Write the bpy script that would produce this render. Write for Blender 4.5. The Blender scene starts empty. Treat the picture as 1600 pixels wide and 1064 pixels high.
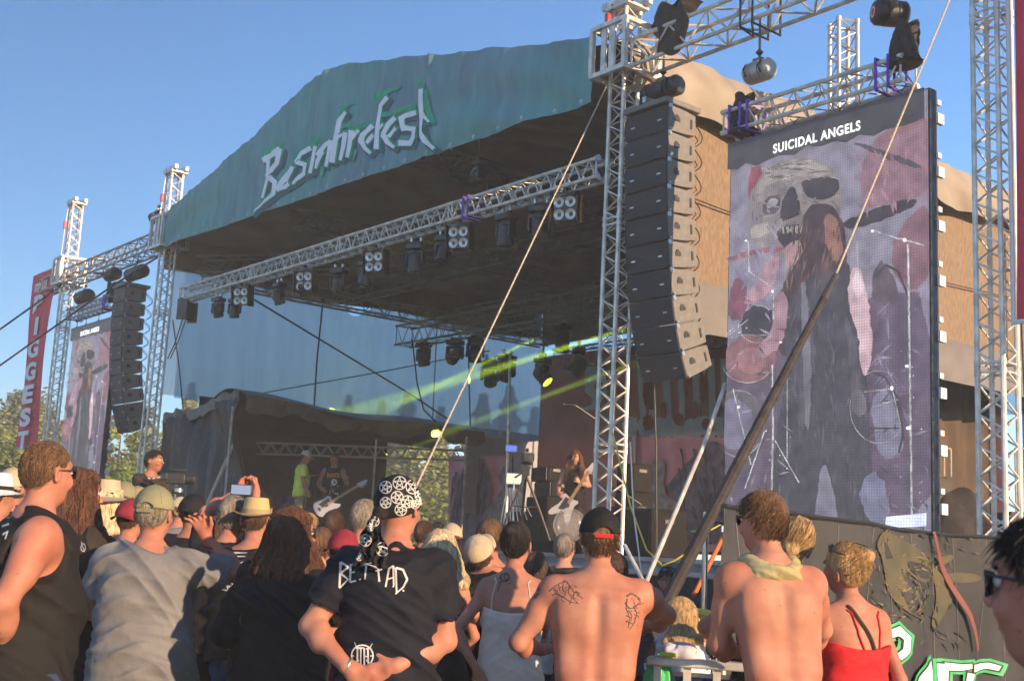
import bpy, bmesh, math, random
import numpy as np
import openvdb as vdb
from mathutils import Vector, Matrix
from mathutils.bvhtree import BVHTree
rnd = random.Random(7)
PI = math.pi
scene = bpy.context.scene
COL = scene.collection
# ------------------------------------------------------------------ camera
F = 1900.0; PITCH = math.radians(9.77); ROLL = math.radians(2.95); EYE = 1.55
_r0 = Vector((1, 0, 0)); _u0 = Vector((0, -math.sin(PITCH), math.cos(PITCH))); FW = Vector((0, math.cos(PITCH), math.sin(PITCH)))
RX = math.cos(ROLL)*_r0 + math.sin(ROLL)*_u0
UX = -math.sin(ROLL)*_r0 + math.cos(ROLL)*_u0
cam = bpy.data.objects.new('camera', bpy.data.cameras.new('camera')); COL.objects.link(cam)
cam.data.sensor_width = 36; cam.data.lens = 36*F/1600; cam.data.clip_end = 2000; cam.data.clip_start = .05
cam.matrix_world = Matrix((( RX.x, UX.x, -FW.x, 0), (RX.y, UX.y, -FW.y, 0), (RX.z, UX.z, -FW.z, EYE), (0, 0, 0, 1)))
cam.data.dof.use_dof = True; cam.data.dof.focus_distance = 9.5; cam.data.dof.aperture_fstop = 8.0
scene.camera = cam
# ------------------------------------------------------------------ light
SUN_AZ = math.atan2(.70, -.71); SUN_EL = math.radians(12)
world = bpy.data.worlds.new('World'); scene.world = world; world.use_nodes = True
wt = world.node_tree
sky = wt.nodes.new('ShaderNodeTexSky'); sky.sky_type = 'NISHITA'; sky.sun_disc = False
sky.sun_elevation = SUN_EL; sky.sun_rotation = -SUN_AZ; sky.altitude = 300; sky.air_density = 1.0; sky.dust_density = .05; sky.ozone_density = 4.6
bg = wt.nodes['Background']; bg.inputs[1].default_value = .088
wt.links.new(sky.outputs[0], bg.inputs[0])
sd = Vector((math.sin(SUN_AZ)*math.cos(SUN_EL), math.cos(SUN_AZ)*math.cos(SUN_EL), math.sin(SUN_EL)))
sl = bpy.data.lights.new('sun', 'SUN'); sl.energy = 3.15; sl.angle = math.radians(.5); sl.color = (1, .71, .44)
sun = bpy.data.objects.new('sun', sl); COL.objects.link(sun); sun.rotation_euler = sd.to_track_quat('Z', 'Y').to_euler()
sun.location = (8, -8, 12)
scene.view_settings.view_transform = 'Standard'; scene.view_settings.look = 'None'
scene.view_settings.exposure = 1.5; scene.view_settings.gamma = 1
scene.render.engine = 'CYCLES'; scene.cycles.use_denoising = True; scene.cycles.max_bounces = 10; scene.cycles.diffuse_bounces = 6; scene.cycles.volume_bounces = 2
scene.cycles.transparent_max_bounces = 16
# ------------------------------------------------------------------ stage frame (u along the stage front to the left, v to the back)
_A = math.radians(38.85)
U = Vector((-math.sin(_A), math.cos(_A), 0)); V = Vector((math.cos(_A), math.sin(_A), 0)); T3 = Vector((1.224, 14.3, 0))
def W(u, v, z): return T3 + u*U + v*V + Vector((0, 0, z))
def ray(x, y):
    d = FW + (x-800)/F*RX + (532-y)/F*UX
    return d/d.y
def at(x, y, d): r = ray(x, y); return Vector((r.x*d, d, r.z*d+EYE))
def onv(x, y, v):
    r = ray(x, y); d = (v+T3.dot(V))/(r.x*V.x+V.y); return at(x, y, d)
def onu(x, y, u):
    r = ray(x, y); d = (u+T3.dot(U))/(r.x*U.x+U.y); return at(x, y, d)
def uz(x, y, v=0):
    p = onv(x, y, v)-T3; return p.dot(U), p.z
DECK = 1.55
# ------------------------------------------------------------------ materials
def mat(name, col, rough=.6, metal=0, spec=.5, noise=0, nscale=8, bump=0, bscale=60, col2=None, sss=0, emit=None, es=1, trans=0, stretch=None, sheen=0, coat=0, transl=0):
    m = bpy.data.materials.new(name); m.use_nodes = True
    nt = m.node_tree; b = nt.nodes['Principled BSDF']; L = nt.links.new
    b.inputs['Base Color'].default_value = (*col, 1); b.inputs['Roughness'].default_value = rough
    b.inputs['Metallic'].default_value = metal; b.inputs['Specular IOR Level'].default_value = spec
    if sheen: b.inputs['Sheen Weight'].default_value = sheen
    if coat: b.inputs['Coat Weight'].default_value = coat
    if sss:
        b.inputs['Subsurface Weight'].default_value = sss; b.inputs['Subsurface Radius'].default_value = (1, .35, .15); b.inputs['Subsurface Scale'].default_value = .012
    tc = nt.nodes.new('ShaderNodeTexCoord'); src = tc.outputs['Object']
    if stretch:
        mp = nt.nodes.new('ShaderNodeMapping'); mp.inputs['Scale'].default_value = stretch; L(src, mp.inputs[0]); src = mp.outputs[0]
    if noise:
        n = nt.nodes.new('ShaderNodeTexNoise'); n.inputs['Scale'].default_value = nscale; n.inputs['Detail'].default_value = 5; L(src, n.inputs['Vector'])
        r = nt.nodes.new('ShaderNodeValToRGB'); r.color_ramp.elements[0].position = .32; r.color_ramp.elements[1].position = .68
        c2 = col2 or tuple(min(1, c*(1+noise)) for c in col); c1 = col if col2 else tuple(c*(1-noise) for c in col)
        r.color_ramp.elements[0].color = (*c1, 1); r.color_ramp.elements[1].color = (*c2, 1)
        L(n.outputs['Fac'], r.inputs[0]); L(r.outputs[0], b.inputs['Base Color'])
    if bump:
        n2 = nt.nodes.new('ShaderNodeTexNoise'); n2.inputs['Scale'].default_value = bscale; n2.inputs['Detail'].default_value = 4; L(src, n2.inputs['Vector'])
        bm_ = nt.nodes.new('ShaderNodeBump'); bm_.inputs['Strength'].default_value = bump; bm_.inputs['Distance'].default_value = .02
        L(n2.outputs['Fac'], bm_.inputs['Height']); L(bm_.outputs[0], b.inputs['Normal'])
    if emit:
        b.inputs['Emission Color'].default_value = (*emit, 1); b.inputs['Emission Strength'].default_value = es
    bo_ = b.outputs[0]
    if transl:
        tl = nt.nodes.new('ShaderNodeBsdfTranslucent'); tl.inputs[0].default_value = (*col, 1); m0 = nt.nodes.new('ShaderNodeMixShader'); m0.inputs[0].default_value = transl
        L(b.outputs[0], m0.inputs[1]); L(tl.outputs[0], m0.inputs[2]); bo_ = m0.outputs[0]; L(bo_, nt.nodes['Material Output'].inputs[0])
    if trans:
        out = nt.nodes['Material Output']; t = nt.nodes.new('ShaderNodeBsdfTransparent'); mx = nt.nodes.new('ShaderNodeMixShader'); mx.inputs[0].default_value = trans
        L(bo_, mx.inputs[1]); L(t.outputs[0], mx.inputs[2]); L(mx.outputs[0], out.inputs[0])
    return m
M = {}
def mk(n, *a, **k): M[n] = mat(n, *a, **k); return M[n]
mk('alu', (.66, .61, .54), .42, .25, noise=.28, nscale=7)
mk('alu_dull', (.42, .385, .35), .5, .5, noise=.15, nscale=3)
mk('steel', (.5, .5, .5), .35, .9)
mk('black_plastic', (.030, .029, .03), .45, noise=.25, nscale=20, bump=.15)
mk('black_metal', (.045, .043, .042), .4, .3, noise=.2)
mk('amp_black', (.018, .017, .017), .8, spec=.12, noise=.2)
mk('grille', (.045, .043, .045), .55, noise=.2, nscale=40, bump=.5, bscale=300)
mk('cabinet', (.17, .155, .14), .5, noise=.12, nscale=14, bump=.3, bscale=140)
mk('cable', (.02, .02, .02), .5)
mk('chain', (.16, .14, .12), .4, .8)
mk('lens', (.02, .025, .035), .08, 0, 1.0, coat=.6)
mk('lamp_glass', (.75, .72, .68), .15, .3)
mk('guitar_pale', (.38, .38, .40), .35, spec=.5)
mk('rope', (.48, .40, .30), .8, noise=.3, nscale=60, bump=.4, bscale=120)
mk('red_plastic', (.55, .05, .04), .4)
mk('purple_sling', (.16, .05, .50), .7, noise=.2)
mk('dark_wrap', (.035, .028, .024), .75, noise=.35, nscale=12, bump=.4, bscale=60)
mk('white_paint', (.78, .78, .77), .5)
mk('yellow_paint', (.7, .55, .05), .5)
mk('orange', (.75, .16, .04), .6)
mk('green_plastic', (.06, .42, .15), .45, noise=.2)
mk('wood_dark', (.06, .035, .02), .5, noise=.3)
# ------------------------------------------------------------------ mesh building
class MB:
    def __init__(s): s.v = []; s.f = []; s.c = []
    def add(s, vs, fs, col=None):
        o = len(s.v); s.v += [tuple(p) for p in vs]; s.f += [tuple(i+o for i in f) for f in fs]
        if col is not None: s.c += [col]*len(fs)
        return s
    def tube(s, a, b, r, n=8, r2=None, cap=True):
        return s.path([a, b], [r, r if r2 is None else r2], n, cap)
    def path(s, pts, r, n=6, cap=True, closed=False):
        pts = [Vector(p) for p in pts]; m = len(pts)
        rs = r if isinstance(r, (list, tuple)) else [r]*m
        vs = []; prev = None
        for i, p in enumerate(pts):
            if closed: t = pts[(i+1) % m]-pts[i-1]
            else: t = (pts[min(i+1, m-1)]-pts[max(i-1, 0)])
            if t.length < 1e-9: t = Vector((0, 0, 1))
            t.normalize()
            if prev is None:
                a = Vector((0, 0, 1)) if abs(t.z) < .9 else Vector((1, 0, 0)); x = t.cross(a).normalized()
            else:
                x = prev - t*prev.dot(t)
                x = x.normalized() if x.length > 1e-6 else t.orthogonal().normalized()
            prev = x; y = t.cross(x)
            for k in range(n):
                g = 2*PI*k/n; vs.append(p+rs[i]*(math.cos(g)*x+math.sin(g)*y))
        fs = []
        for i in range(m if closed else m-1):
            j = (i+1) % m
            for k in range(n):
                l = (k+1) % n; fs.append((i*n+k, i*n+l, j*n+l, j*n+k))
        if cap and not closed: fs += [tuple(range(n))[::-1], tuple(range((m-1)*n, m*n))]
        return s.add(vs, fs)
    def box(s, c, size, ax=None):
        c = Vector(c); X, Y, Z = ax if ax else (Vector((1, 0, 0)), Vector((0, 1, 0)), Vector((0, 0, 1)))
        hx, hy, hz = [q/2 for q in size]
        vs = [c+X*(i*hx)+Y*(j*hy)+Z*(k*hz) for k in (-1, 1) for j in (-1, 1) for i in (-1, 1)]
        return s.add(vs, [(0, 2, 3, 1), (4, 5, 7, 6), (0, 1, 5, 4), (2, 6, 7, 3), (0, 4, 6, 2), (1, 3, 7, 5)])
    def prism(s, poly, off):
        n = len(poly); off = Vector(off); a = [Vector(p) for p in poly]
        return s.add(a+[p+off for p in a], [tuple(range(n))[::-1], tuple(range(n, 2*n))]+[(i, (i+1) % n, (i+1) % n+n, i+n) for i in range(n)])
    def ell(s, c, r, nu=12, nv=8, ax=None, v0=0, v1=PI):
        c = Vector(c); X, Y, Z = ax if ax else (Vector((1, 0, 0)), Vector((0, 1, 0)), Vector((0, 0, 1)))
        vs = []
        for j in range(nv+1):
            t = v0+(v1-v0)*j/nv
            for i in range(nu):
                p = 2*PI*i/nu; vs.append(c+X*(r[0]*math.sin(t)*math.cos(p))+Y*(r[1]*math.sin(t)*math.sin(p))+Z*(r[2]*math.cos(t)))
        return s.add(vs, [(j*nu+i, (j+1)*nu+i, (j+1)*nu+(i+1) % nu, j*nu+(i+1) % nu) for j in range(nv) for i in range(nu)])
    def lathe(s, c, prof, n=20, ax=None):
        c = Vector(c); X, Y, Z = ax if ax else (Vector((1, 0, 0)), Vector((0, 1, 0)), Vector((0, 0, 1)))
        vs = [c+X*(r*math.cos(2*PI*i/n))+Y*(r*math.sin(2*PI*i/n))+Z*z for r, z in prof for i in range(n)]
        return s.add(vs, [(j*n+i, j*n+(i+1) % n, (j+1)*n+(i+1) % n, (j+1)*n+i) for j in range(len(prof)-1) for i in range(n)])
    def grid(s, fn, nu, nv):
        vs = [fn(i/nu, j/nv) for j in range(nv+1) for i in range(nu+1)]
        return s.add(vs, [(j*(nu+1)+i, j*(nu+1)+i+1, (j+1)*(nu+1)+i+1, (j+1)*(nu+1)+i) for j in range(nv) for i in range(nu)])
    def build(s, name, m, parent=None, smooth=True, bevel=0, angle=35):
        me = bpy.data.meshes.new(name)
        org = parent['_org'] if parent is not None and '_org' in parent else None
        vs = s.v
        if org is not None: vs = [(p[0]-org[0], p[1]-org[1], p[2]-org[2]) for p in vs]
        me.from_pydata(vs, [], s.f)
        if smooth:
            me.polygons.foreach_set('use_smooth', [True]*len(me.polygons)); me.set_sharp_from_angle(angle=math.radians(angle))
        me.materials.append(m if not isinstance(m, str) else M[m])
        if s.c:
            ca = me.color_attributes.new('pic', 'FLOAT_COLOR', 'CORNER'); i = 0
            arr = []
            for f, c in zip(s.f, s.c): arr += list(c)*len(f)
            ca.data.foreach_set('color', arr)
        o = bpy.data.objects.new(name, me); COL.objects.link(o)
        if parent is not None: o.parent = parent
        if org is not None: o['_org'] = list(org)
        if bevel:
            md = o.modifiers.new('bevel', 'BEVEL'); md.width = bevel; md.segments = 2; md.limit_method = 'ANGLE'
        return o
def tag(o, label=None, cat=None, group=None, kind=None):
    if label: o['label'] = label
    if cat: o['category'] = cat
    if group: o['group'] = group
    if kind: o['kind'] = kind
    return o
def thing(name, label, cat, loc=(0, 0, 0), group=None):
    o = bpy.data.objects.new(name, None); COL.objects.link(o); o.location = loc; o['_org'] = list(loc); o.empty_display_size = .2
    return tag(o, label, cat, group)
def copy_tree(o, loc=None, label=None, parent=None):
    c = o.copy(); COL.objects.link(c)
    if parent is not None: c.parent = parent
    if loc is not None: c.location = loc
    if label: c['label'] = label
    for ch in list(o.children): copy_tree(ch, parent=c)
    return c
def ordn(i): return ['first', 'second', 'third', 'fourth', 'fifth', 'sixth', 'seventh', 'eighth', 'ninth', 'tenth', 'eleventh', 'twelfth'][i]
# ------------------------------------------------------------------ ground
def gz(x, y): return 0
g = MB()
g.grid(lambda a, b: (-180+360*a, -40+240*b, .0), 4, 4)
mk('dirt', (.16, .13, .085), .95, noise=.3, nscale=.6, col2=(.10, .12, .05), bump=.6, bscale=5)
tag(g.build('ground', 'dirt', smooth=False), kind='structure')
# ------------------------------------------------------------------ truss
def truss(name, label, a, b, s, up=Vector((0, 0, 1)), s2=None, r=.025, rb=.010, pitch=None, m='alu', group=None, cat='truss', side=None, n=8, nb=5, parent=None):
    a, b = Vector(a), Vector(b); L = (b-a).length; t = (b-a)/L
    x = (side - t*side.dot(t)).normalized() if side is not None else t.cross(up).normalized()
    y = x.cross(t).normalized(); s2 = s2 or s
    root = parent or thing(name, label, cat, a, group)
    cs = [(-1, -1), (1, -1), (1, 1), (-1, 1)]
    off = [x*(i*s/2)+y*(j*s2/2) for i, j in cs]
    for o_ in off: MB().tube(a+o_, b+o_, r, n).build('chord', m, root)
    br = MB(); p = pitch or s*1.15; k = max(2, int(round(L/p)))
    for q in range(4):
        o1, o2 = off[q], off[(q+1) % 4]
        for i in range(k):
            z0, z1 = a+t*(L*i/k), a+t*(L*(i+1)/k); zm = (z0+z1)/2
            if (q % 2): br.tube(z0+o2, zm+o1, rb, nb, cap=False); br.tube(zm+o1, z1+o2, rb, nb, cap=False)
            else: br.tube(z0+o1, zm+o2, rb, nb, cap=False); br.tube(zm+o2, z1+o1, rb, nb, cap=False)
        nseg = max(1, int(round(L/3)))
        for i in range(nseg+1):
            for e in ((0,) if i in (0,) else ((-.0,) if i == nseg else (-.04, .04))):
                z = a+t*(L*i/nseg+e); br.tube(z+o1, z+o2, rb*1.2, nb, cap=False)
                for oo in (o1,): br.tube(z+oo-t*.03, z+oo+t*.03, r*1.25, n)
    br.build('bracing', m, root)
    return root
AX = (U, V, Vector((0, 0, 1)))
def tower(label, u, v, top, block, m='alu', grp='truss towers along the stage front', cap=True):
    root = thing('truss_tower', label, 'tower', W(u, v, 0), grp)
    truss('', '', W(u, v, 0.06), W(u, v, top-.12), .24, side=U, m=m, parent=root)
    MB().box(W(u, v, .03), (.7, .7, .06), AX).build('base_plate', 'steel', root)
    if cap:
        b = MB(); b.box(W(u, v, top-.10), (.42, .36, .035), AX).box(W(u, v-.12, top-.03), (.60, .07, .09), AX).box(W(u, v+.12, top-.03), (.60, .07, .09), AX)
        b.box(W(u+.2, v, top-.03), (.05, .26, .08), AX)
        b.build('top_head', m, root)
    if block:
        b = MB(); z0, z1 = block
        for su in (-.29, .29):
            for sv in (-.29, .29): b.box(W(u+su, v+sv, (z0+z1)/2), (.06, .06, z1-z0), AX)
        for z in (z0, z1):
            for q in (-.29, .29): b.box(W(u+q, v, z), (.055, .6, .055), AX).box(W(u, v+q, z), (.6, .055, .055), AX)
        for q in (-.14, .14):
            for z in (z0+.06, z1-.06):
                b.tube(W(u+q-.03, v-.19, z), W(u+q+.03, v-.19, z), .05, 10); b.tube(W(u-.19, v+q-.03, z), W(u-.19, v+q+.03, z), .05, 10)
        b.box(W(u-.05, v-.27, (z0+z1)/2), (.10, .03, z1-z0), AX).box(W(u+.1, v-.27, (z0+z1)/2), (.08, .03, z1-z0), AX)
        b.build('sleeve_block', m, root)
        c = MB(); c.path([W(u+.1, v-.16, top-.05), W(u+.12, v-.18, top-.5), W(u+.14, v-.2, z1)], .012, 6)
        h = c.build('hoist_chain', 'chain', root)
        MB().box(W(u+.13, v-.19, top-.65 if top-z1 > .9 else z1+.12), (.07, .07, .18), AX).build('chain_hook', 'red_plastic', h, bevel=.015)
    return root
t3 = tower('bright aluminium tower just left of the large near speaker column', 0, 0, 8.38, (7.38, 8.0))
t2 = tower('aluminium tower at the left end of the green roof banner', 13.6, 0, 9.15, (7.4, 8.05))
t1 = tower('aluminium tower beside the tall red banner with white letters, leftmost of the towers', 19.6, 0, 9.62, (7.45, 8.1))
t4 = tower('thick white tower right of the big video screen, cut by the picture top', -4.85, 0, 10.0, (7.38, 8.0))
# main wing trusses
w1 = truss('wing_truss', 'thick truss at the top right above the big video screen', W(-.30, 0, 7.57), W(-4.55, 0, 7.57), .36, side=V, s2=.34, r=.026, rb=.014, pitch=.62, group='wing trusses over the screens')
w2 = truss('wing_truss', 'distant truss between the two leftmost towers above the small video screen', W(13.9, 0, 7.62), W(21.2, 0, 7.62), .36, side=V, s2=.34, r=.026, rb=.014, pitch=.62, m='alu_dull', group='wing trusses over the screens')
# back support tower behind the right screen
bt = truss('screen_support_tower', 'brownish truss tower standing behind the big video screen with open pipe ends on top', at(1318, 38, 15.0), Vector((at(1318, 38, 15.0).x+.05, 15.05, 0.0)), .26, side=Vector((1, .2, 0)), m='alu_dull', cat='tower', r=.028)
# front lighting truss
ft = truss('lighting_truss', 'long silver truss under the green banner hung with a row of stage lamps', W(.48, .15, 6.34), W(12.85, .15, 6.34), .24, side=V, s2=.24, group='lighting trusses')
for i in (-.12, .12):
    for j in (-.12, .12): fe = MB().lathe(W(.47, .15+i, 6.34+j), [(.02, 0), (.042, 0), (.042, .03), (.02, .03)], 10, (V, Vector((0, 0, 1)), -U)); fe.build('end_coupler', 'steel', ft)
mt_ = truss('lighting_truss', 'dark truss in the middle of the stage holding lamps with green beams', W(12.0, 5, 6.12), W(1.0, 5, 6.12), .42, side=V, s2=.42, m='alu_dull', pitch=.5, group='lighting trusses')
bt_ = truss('lighting_truss', 'low truss just above the red backdrop at the rear of the stage', W(11.5, 9.2, 6.15), W(1.0, 9.2, 6.15), .4, side=V, s2=.4, m='alu_dull', pitch=.45, group='lighting trusses')
# hanging screen trusses
st1 = truss('screen_truss', 'silver truss carrying the big video screen at the right, with purple slings', W(-1.75, 0, 6.33), W(-3.98, 0, 6.33), .26, side=V, s2=.24, group='trusses carrying the video screens')
st2 = truss('screen_truss', 'small far truss carrying the left video screen', W(16.4, 0, 6.62), W(19.0, 0, 6.62), .26, side=V, s2=.24, m='alu_dull', group='trusses carrying the video screens')
for st, us in ((st1, (-1.85, -2.0, -2.1, -3.72, -3.86)), (st2, (16.5, 16.62, 18.75))):
    zc = 6.33 if st is st1 else 6.62
    for uu in us:
        b = MB(); w_ = .16
        b.path([W(uu, -w_, zc-w_), W(uu, w_, zc-w_), W(uu, w_, zc+w_), W(uu, -w_, zc+w_)], .018, 6, closed=True)
        b.build('purple_sling', 'purple_sling', st)
# ------------------------------------------------------------------ roof
def truss_mb(b, a, c, s, r=.025, rb=.012, pitch=.5, nb=4):
    a, c = Vector(a), Vector(c); L = (c-a).length; t = (c-a)/L; x = t.cross(Vector((0, 0, 1))).normalized(); y = x.cross(t)
    off = [x*(i*s/2)+y*(j*s/2) for i, j in ((-1, -1), (1, -1), (1, 1), (-1, 1))]; k = max(2, round(L/pitch))
    for o in off: b.tube(a+o, c+o, r, 6)
    for q in range(4):
        o1, o2 = off[q], off[(q+1) % 4]
        for i in range(k):
            z0, z1 = a+t*(L*i/k), a+t*(L*(i+1)/k); zm = (z0+z1)/2
            b.tube(z0+o1, zm+o2, rb, nb, cap=False); b.tube(zm+o2, z1+o1, rb, nb, cap=False)
    return b
def ztop(u):
    P = [(-.05, 7.9), (.44, 7.97), (3.99, 8.8), (6.5, 9.38), (7.4, 9.45), (9.46, 8.93), (11.5, 8.5), (13.0, 8.2), (13.75, 8.05)]
    return float(np.interp(u, [p[0] for p in P], [p[1] for p in P]))
mk('ceiling', (.42, .35, .31), .8, noise=.22, nscale=1.5, bump=.4, bscale=3)
mk('tarp_tan', (.25, .205, .155), .6, noise=.18, nscale=1.2, bump=.5, bscale=6, col2=(.33, .28, .22))
mk('scrim_tan', (.22, .155, .10), .85, noise=.22, nscale=30, bump=.5, bscale=90, stretch=(1, 1, .3))
mk('band_grey', (.17, .155, .15), .7, noise=.15, nscale=2, bump=.4, bscale=4)
roof = thing('stage_roof', 'huge arched festival stage roof with dark brown lining behind the green banner', 'stage roof', W(6.8, 0, 7.4))
b = MB()
def ceil(a, c):
    u = 13.7*a; v = .05+10.4*c
    return W(u, v, ztop(u)-.33-.0*v+.03*math.sin(3*u)*math.sin(2*v))
b.grid(ceil, 40, 24); b.build('ceiling_cloth', 'ceiling', roof)
b = MB(); b.grid(lambda a, c: W(13.7*a, .02+10.6*c, ztop(13.7*a)-.02), 40, 6); b.build('roof_sheet', 'tarp_tan', roof)
# drooping side edge on the right, facing the sun
def fasc(a, c):
    v = -.05+10.6*a; z0 = 7.16+.25*a; z1 = 7.93+.12*a
    dz = .05*math.sin(v*2.3)+.03*math.sin(v*5.1)
    bulge = .10*math.sin(PI*c)+.04*math.sin(v*3.1+4*c)+.025*math.sin(v*9+7*c)
    return W(-.03-bulge-.12*(1-c), v, z0+(z1-z0)*c+dz*(1-c))
b = MB(); b.grid(fasc, 120, 14); b.build('side_flap', 'tarp_tan', roof)
b = MB(); b.grid(lambda a, c: W(13.72+.05*math.sin(7*a), .0+10.5*a, 6.98+.9*c+.05*math.sin(14*a)*(1-c)), 60, 4); b.build('side_flap', 'tarp_tan', roof)
b = MB(); b.box(W(6.8, 10.4, 7.5), (13.6, .04, 1.3), AX); b.prism([W(.1, 10.4, 8.1), W(13.5, 10.4, 8.1), W(7, 10.4, 9.2)], V*.04); b.build('rear_gable', 'ceiling', roof)
for a_, c_ in ((W(.35, .6, 6.95), W(.35, 10.2, 6.95)), (W(13.3, .6, 6.95), W(13.3, 10.2, 6.95)), (W(.4, 4.2, 7.1), W(13.3, 4.2, 7.1)), (W(.4, 7.4, 7.1), W(13.3, 7.4, 7.1)), (W(.4, 10, 7.1), W(13.3, 10, 7.1)), (W(4.6, .6, 7.45), W(4.6, 10, 7.35)), (W(9.4, .6, 7.45), W(9.4, 10, 7.35)), (W(7, .6, 8.4), W(7, 10, 8.4)), (W(.35, 4.2, 7.1), W(7, 10, 7.3)), (W(13.3, .6, 7.1), W(9.4, 4.2, 7.3))):
    truss_mb(MB(), a_, c_, .34).build('roof_truss', 'alu_dull', roof)
for u_ in (.35, 13.3):
    for v_ in (10.2,):
        truss_mb(MB(), W(u_, v_, 0.02), W(u_, v_, 7.1), .28).build('roof_leg', 'alu_dull', roof)
# ------------------------------------------------------------------ green banner
def green_mat():
    m = mk('banner_green', (.05, .16, .17), .62, spec=.3); nt = m.node_tree; L = nt.links.new; b = nt.nodes['Principled BSDF']
    tc = nt.nodes.new('ShaderNodeTexCoord')
    n = nt.nodes.new('ShaderNodeTexNoise'); n.inputs['Scale'].default_value = .35; n.inputs['Detail'].default_value = 3; L(tc.outputs['Object'], n.inputs['Vector'])
    r = nt.nodes.new('ShaderNodeValToRGB'); e = r.color_ramp.elements
    e[0].position = .35; e[0].color = (.115, .30, .28, 1); e[1].position = .62; e[1].color = (.15, .265, .31, 1); x = e.new(.5); x.color = (.12, .30, .31, 1)
    L(n.outputs['Fac'], r.inputs[0])
    mp = nt.nodes.new('ShaderNodeMapping'); mp.inputs['Scale'].default_value = (1.6, 1.6, .5); mp.inputs['Rotation'].default_value = (.5, 0, 0); L(tc.outputs['Object'], mp.inputs[0])
    n2 = nt.nodes.new('ShaderNodeTexNoise'); n2.inputs['Scale'].default_value = 2.2; n2.inputs['Detail'].default_value = 6; L(mp.outputs[0], n2.inputs['Vector'])
    mx = nt.nodes.new('ShaderNodeMixRGB'); mx.blend_type = 'OVERLAY'; mx.inputs[0].default_value = .35; L(r.outputs[0], mx.inputs[1]); L(n2.outputs['Fac'], mx.inputs[2]); L(mx.outputs[0], b.inputs['Base Color'])
    bp = nt.nodes.new('ShaderNodeBump'); bp.inputs['Strength'].default_value = .55; bp.inputs['Distance'].default_value = .08; L(n2.outputs['Fac'], bp.inputs['Height']); L(bp.outputs[0], b.inputs['Normal'])
green_mat()
mk('letter_white', (.80, .80, .86), .6, noise=.06, nscale=3); mk('letter_green', (.015, .36, .20), .6, noise=.25, nscale=9); mk('letter_shadow', (.06, .12, .16), .7)
def zbot(u): return 7.12+.018*u+.006*math.sin(u*2.3)-.05*math.exp(-((u-.6)/.5)**2)
def ban_disp(u, z):
    t = (z-zbot(u))/(ztop(u)-zbot(u))
    d = .007*math.sin(u*1.9+1.2*z)+.007*math.sin(u*5.3+2.4*z)+.014*(1-abs(math.sin(u*5.1-1.7*z+math.sin(u*1.7)*2)))**2+.012*(1-abs(math.sin(u*8.7+1.1*z)))**2+.006*math.sin(u*23+4*z)
    # swags towards both ends
    for uc, sgn in ((12.6, 1), (2.0, -1)):
        w = math.exp(-((u-uc)/1.9)**2); q = z*5.2+(u-uc)**2*.55*1.0+sgn*(u-uc)*1.6
        d += w*.045*math.sin(q*1.7)*(.4+.6*(1-t))
    d += .05*math.exp(-((u-7.1)/.10)**2)*t + .04*math.exp(-((u-3.95)/.08)**2)
    return d
def banp(u, z, off=0): return W(u, -.22-ban_disp(u, z)-off, z)
ban = thing('roof_banner', 'long green cloth banner with white spiky festival lettering along the stage roof', 'banner', W(6.8, -.2, 7.2))
b = MB()
def bf(a, c):
    u = .33+13.35*a; z0 = zbot(u); z1 = ztop(u)+.012*math.sin(u*3.1)+.010*math.sin(u*8.3)
    return banp(u, z0+(z1-z0)*c)
b.grid(bf, 400, 44); cl = b.build('cloth', 'banner_green', ban, angle=180)
gr = MB()
for i in range(24):
    u = .5+13*i/23; p = banp(u, zbot(u)+.05, .01); gr.lathe(p, [(.018, 0), (.03, .004), (.03, .0)], 8, (U, Vector((0, 0, 1)), -V))
gr.build('grommets', 'lamp_glass', cl)
def stroke_polys(pts, w0, w1=None, wm=None):
    """2-D stroke -> quads; widths taper from w0 to w1"""
    w1 = w0 if w1 is None else w1; P = [Vector((x, y)) for x, y in pts]; seg = []
    tot = sum((P[i+1]-P[i]).length for i in range(len(P)-1)); acc = 0; out = []
    for i in range(len(P)):
        a = P[max(i-1, 0)]; c = P[min(i+1, len(P)-1)]; t = (c-a).normalized(); n = Vector((-t.y, t.x))
        if 0 < i < len(P)-1:
            t1 = (P[i]-P[i-1]).normalized(); k = min(1.6, 1/max(.45, t1.dot(t)))
        else: k = 1
        if i: acc += (P[i]-P[i-1]).length
        w = (w0+(w1-w0)*acc/max(tot, 1e-6))/2*k; out.append((P[i]+n*w, P[i]-n*w))
    return out
def strokes_mb(mb, strokes, fn, grow=0, step=6, shift=(0, 0)):
    for pts, w0, w1 in strokes:
        D = []
        for i in range(len(pts)-1):
            (x0, y0), (x1, y1) = pts[i], pts[i+1]; n = max(1, int(math.hypot(x1-x0, y1-y0)/step))
            D += [(x0+(x1-x0)*k/n, y0+(y1-y0)*k/n) for k in range(n)]
        D.append(pts[-1])
        if grow:
            (ax, ay), (bx, by) = D[0], D[1]; l = math.hypot(ax-bx, ay-by) or 1; D[0] = (ax+(ax-bx)/l*grow*.6, ay+(ay-by)/l*grow*.6)
            (ax, ay), (bx, by) = D[-1], D[-2]; l = math.hypot(ax-bx, ay-by) or 1; D[-1] = (ax+(ax-bx)/l*grow*.6, ay+(ay-by)/l*grow*.6)
        O = stroke_polys(D, w0+grow, (w1 if w1 is not None else w0)+grow)
        vs = []
        for a, c in O: vs += [fn(a.x+shift[0], a.y+shift[1]), fn((a.x+c.x)/2+shift[0], (a.y+c.y)/2+shift[1]), fn(c.x+shift[0], c.y+shift[1])]
        fs = []
        for i in range(len(O)-1): fs += [(3*i, 3*i+1, 3*i+4, 3*i+3), (3*i+1, 3*i+2, 3*i+5, 3*i+4)]
        mb.add(vs, fs)
    return mb
c1 = lambda L_: [(250+x/3.04, 50+y/3.04) for x, y in L_]
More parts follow.
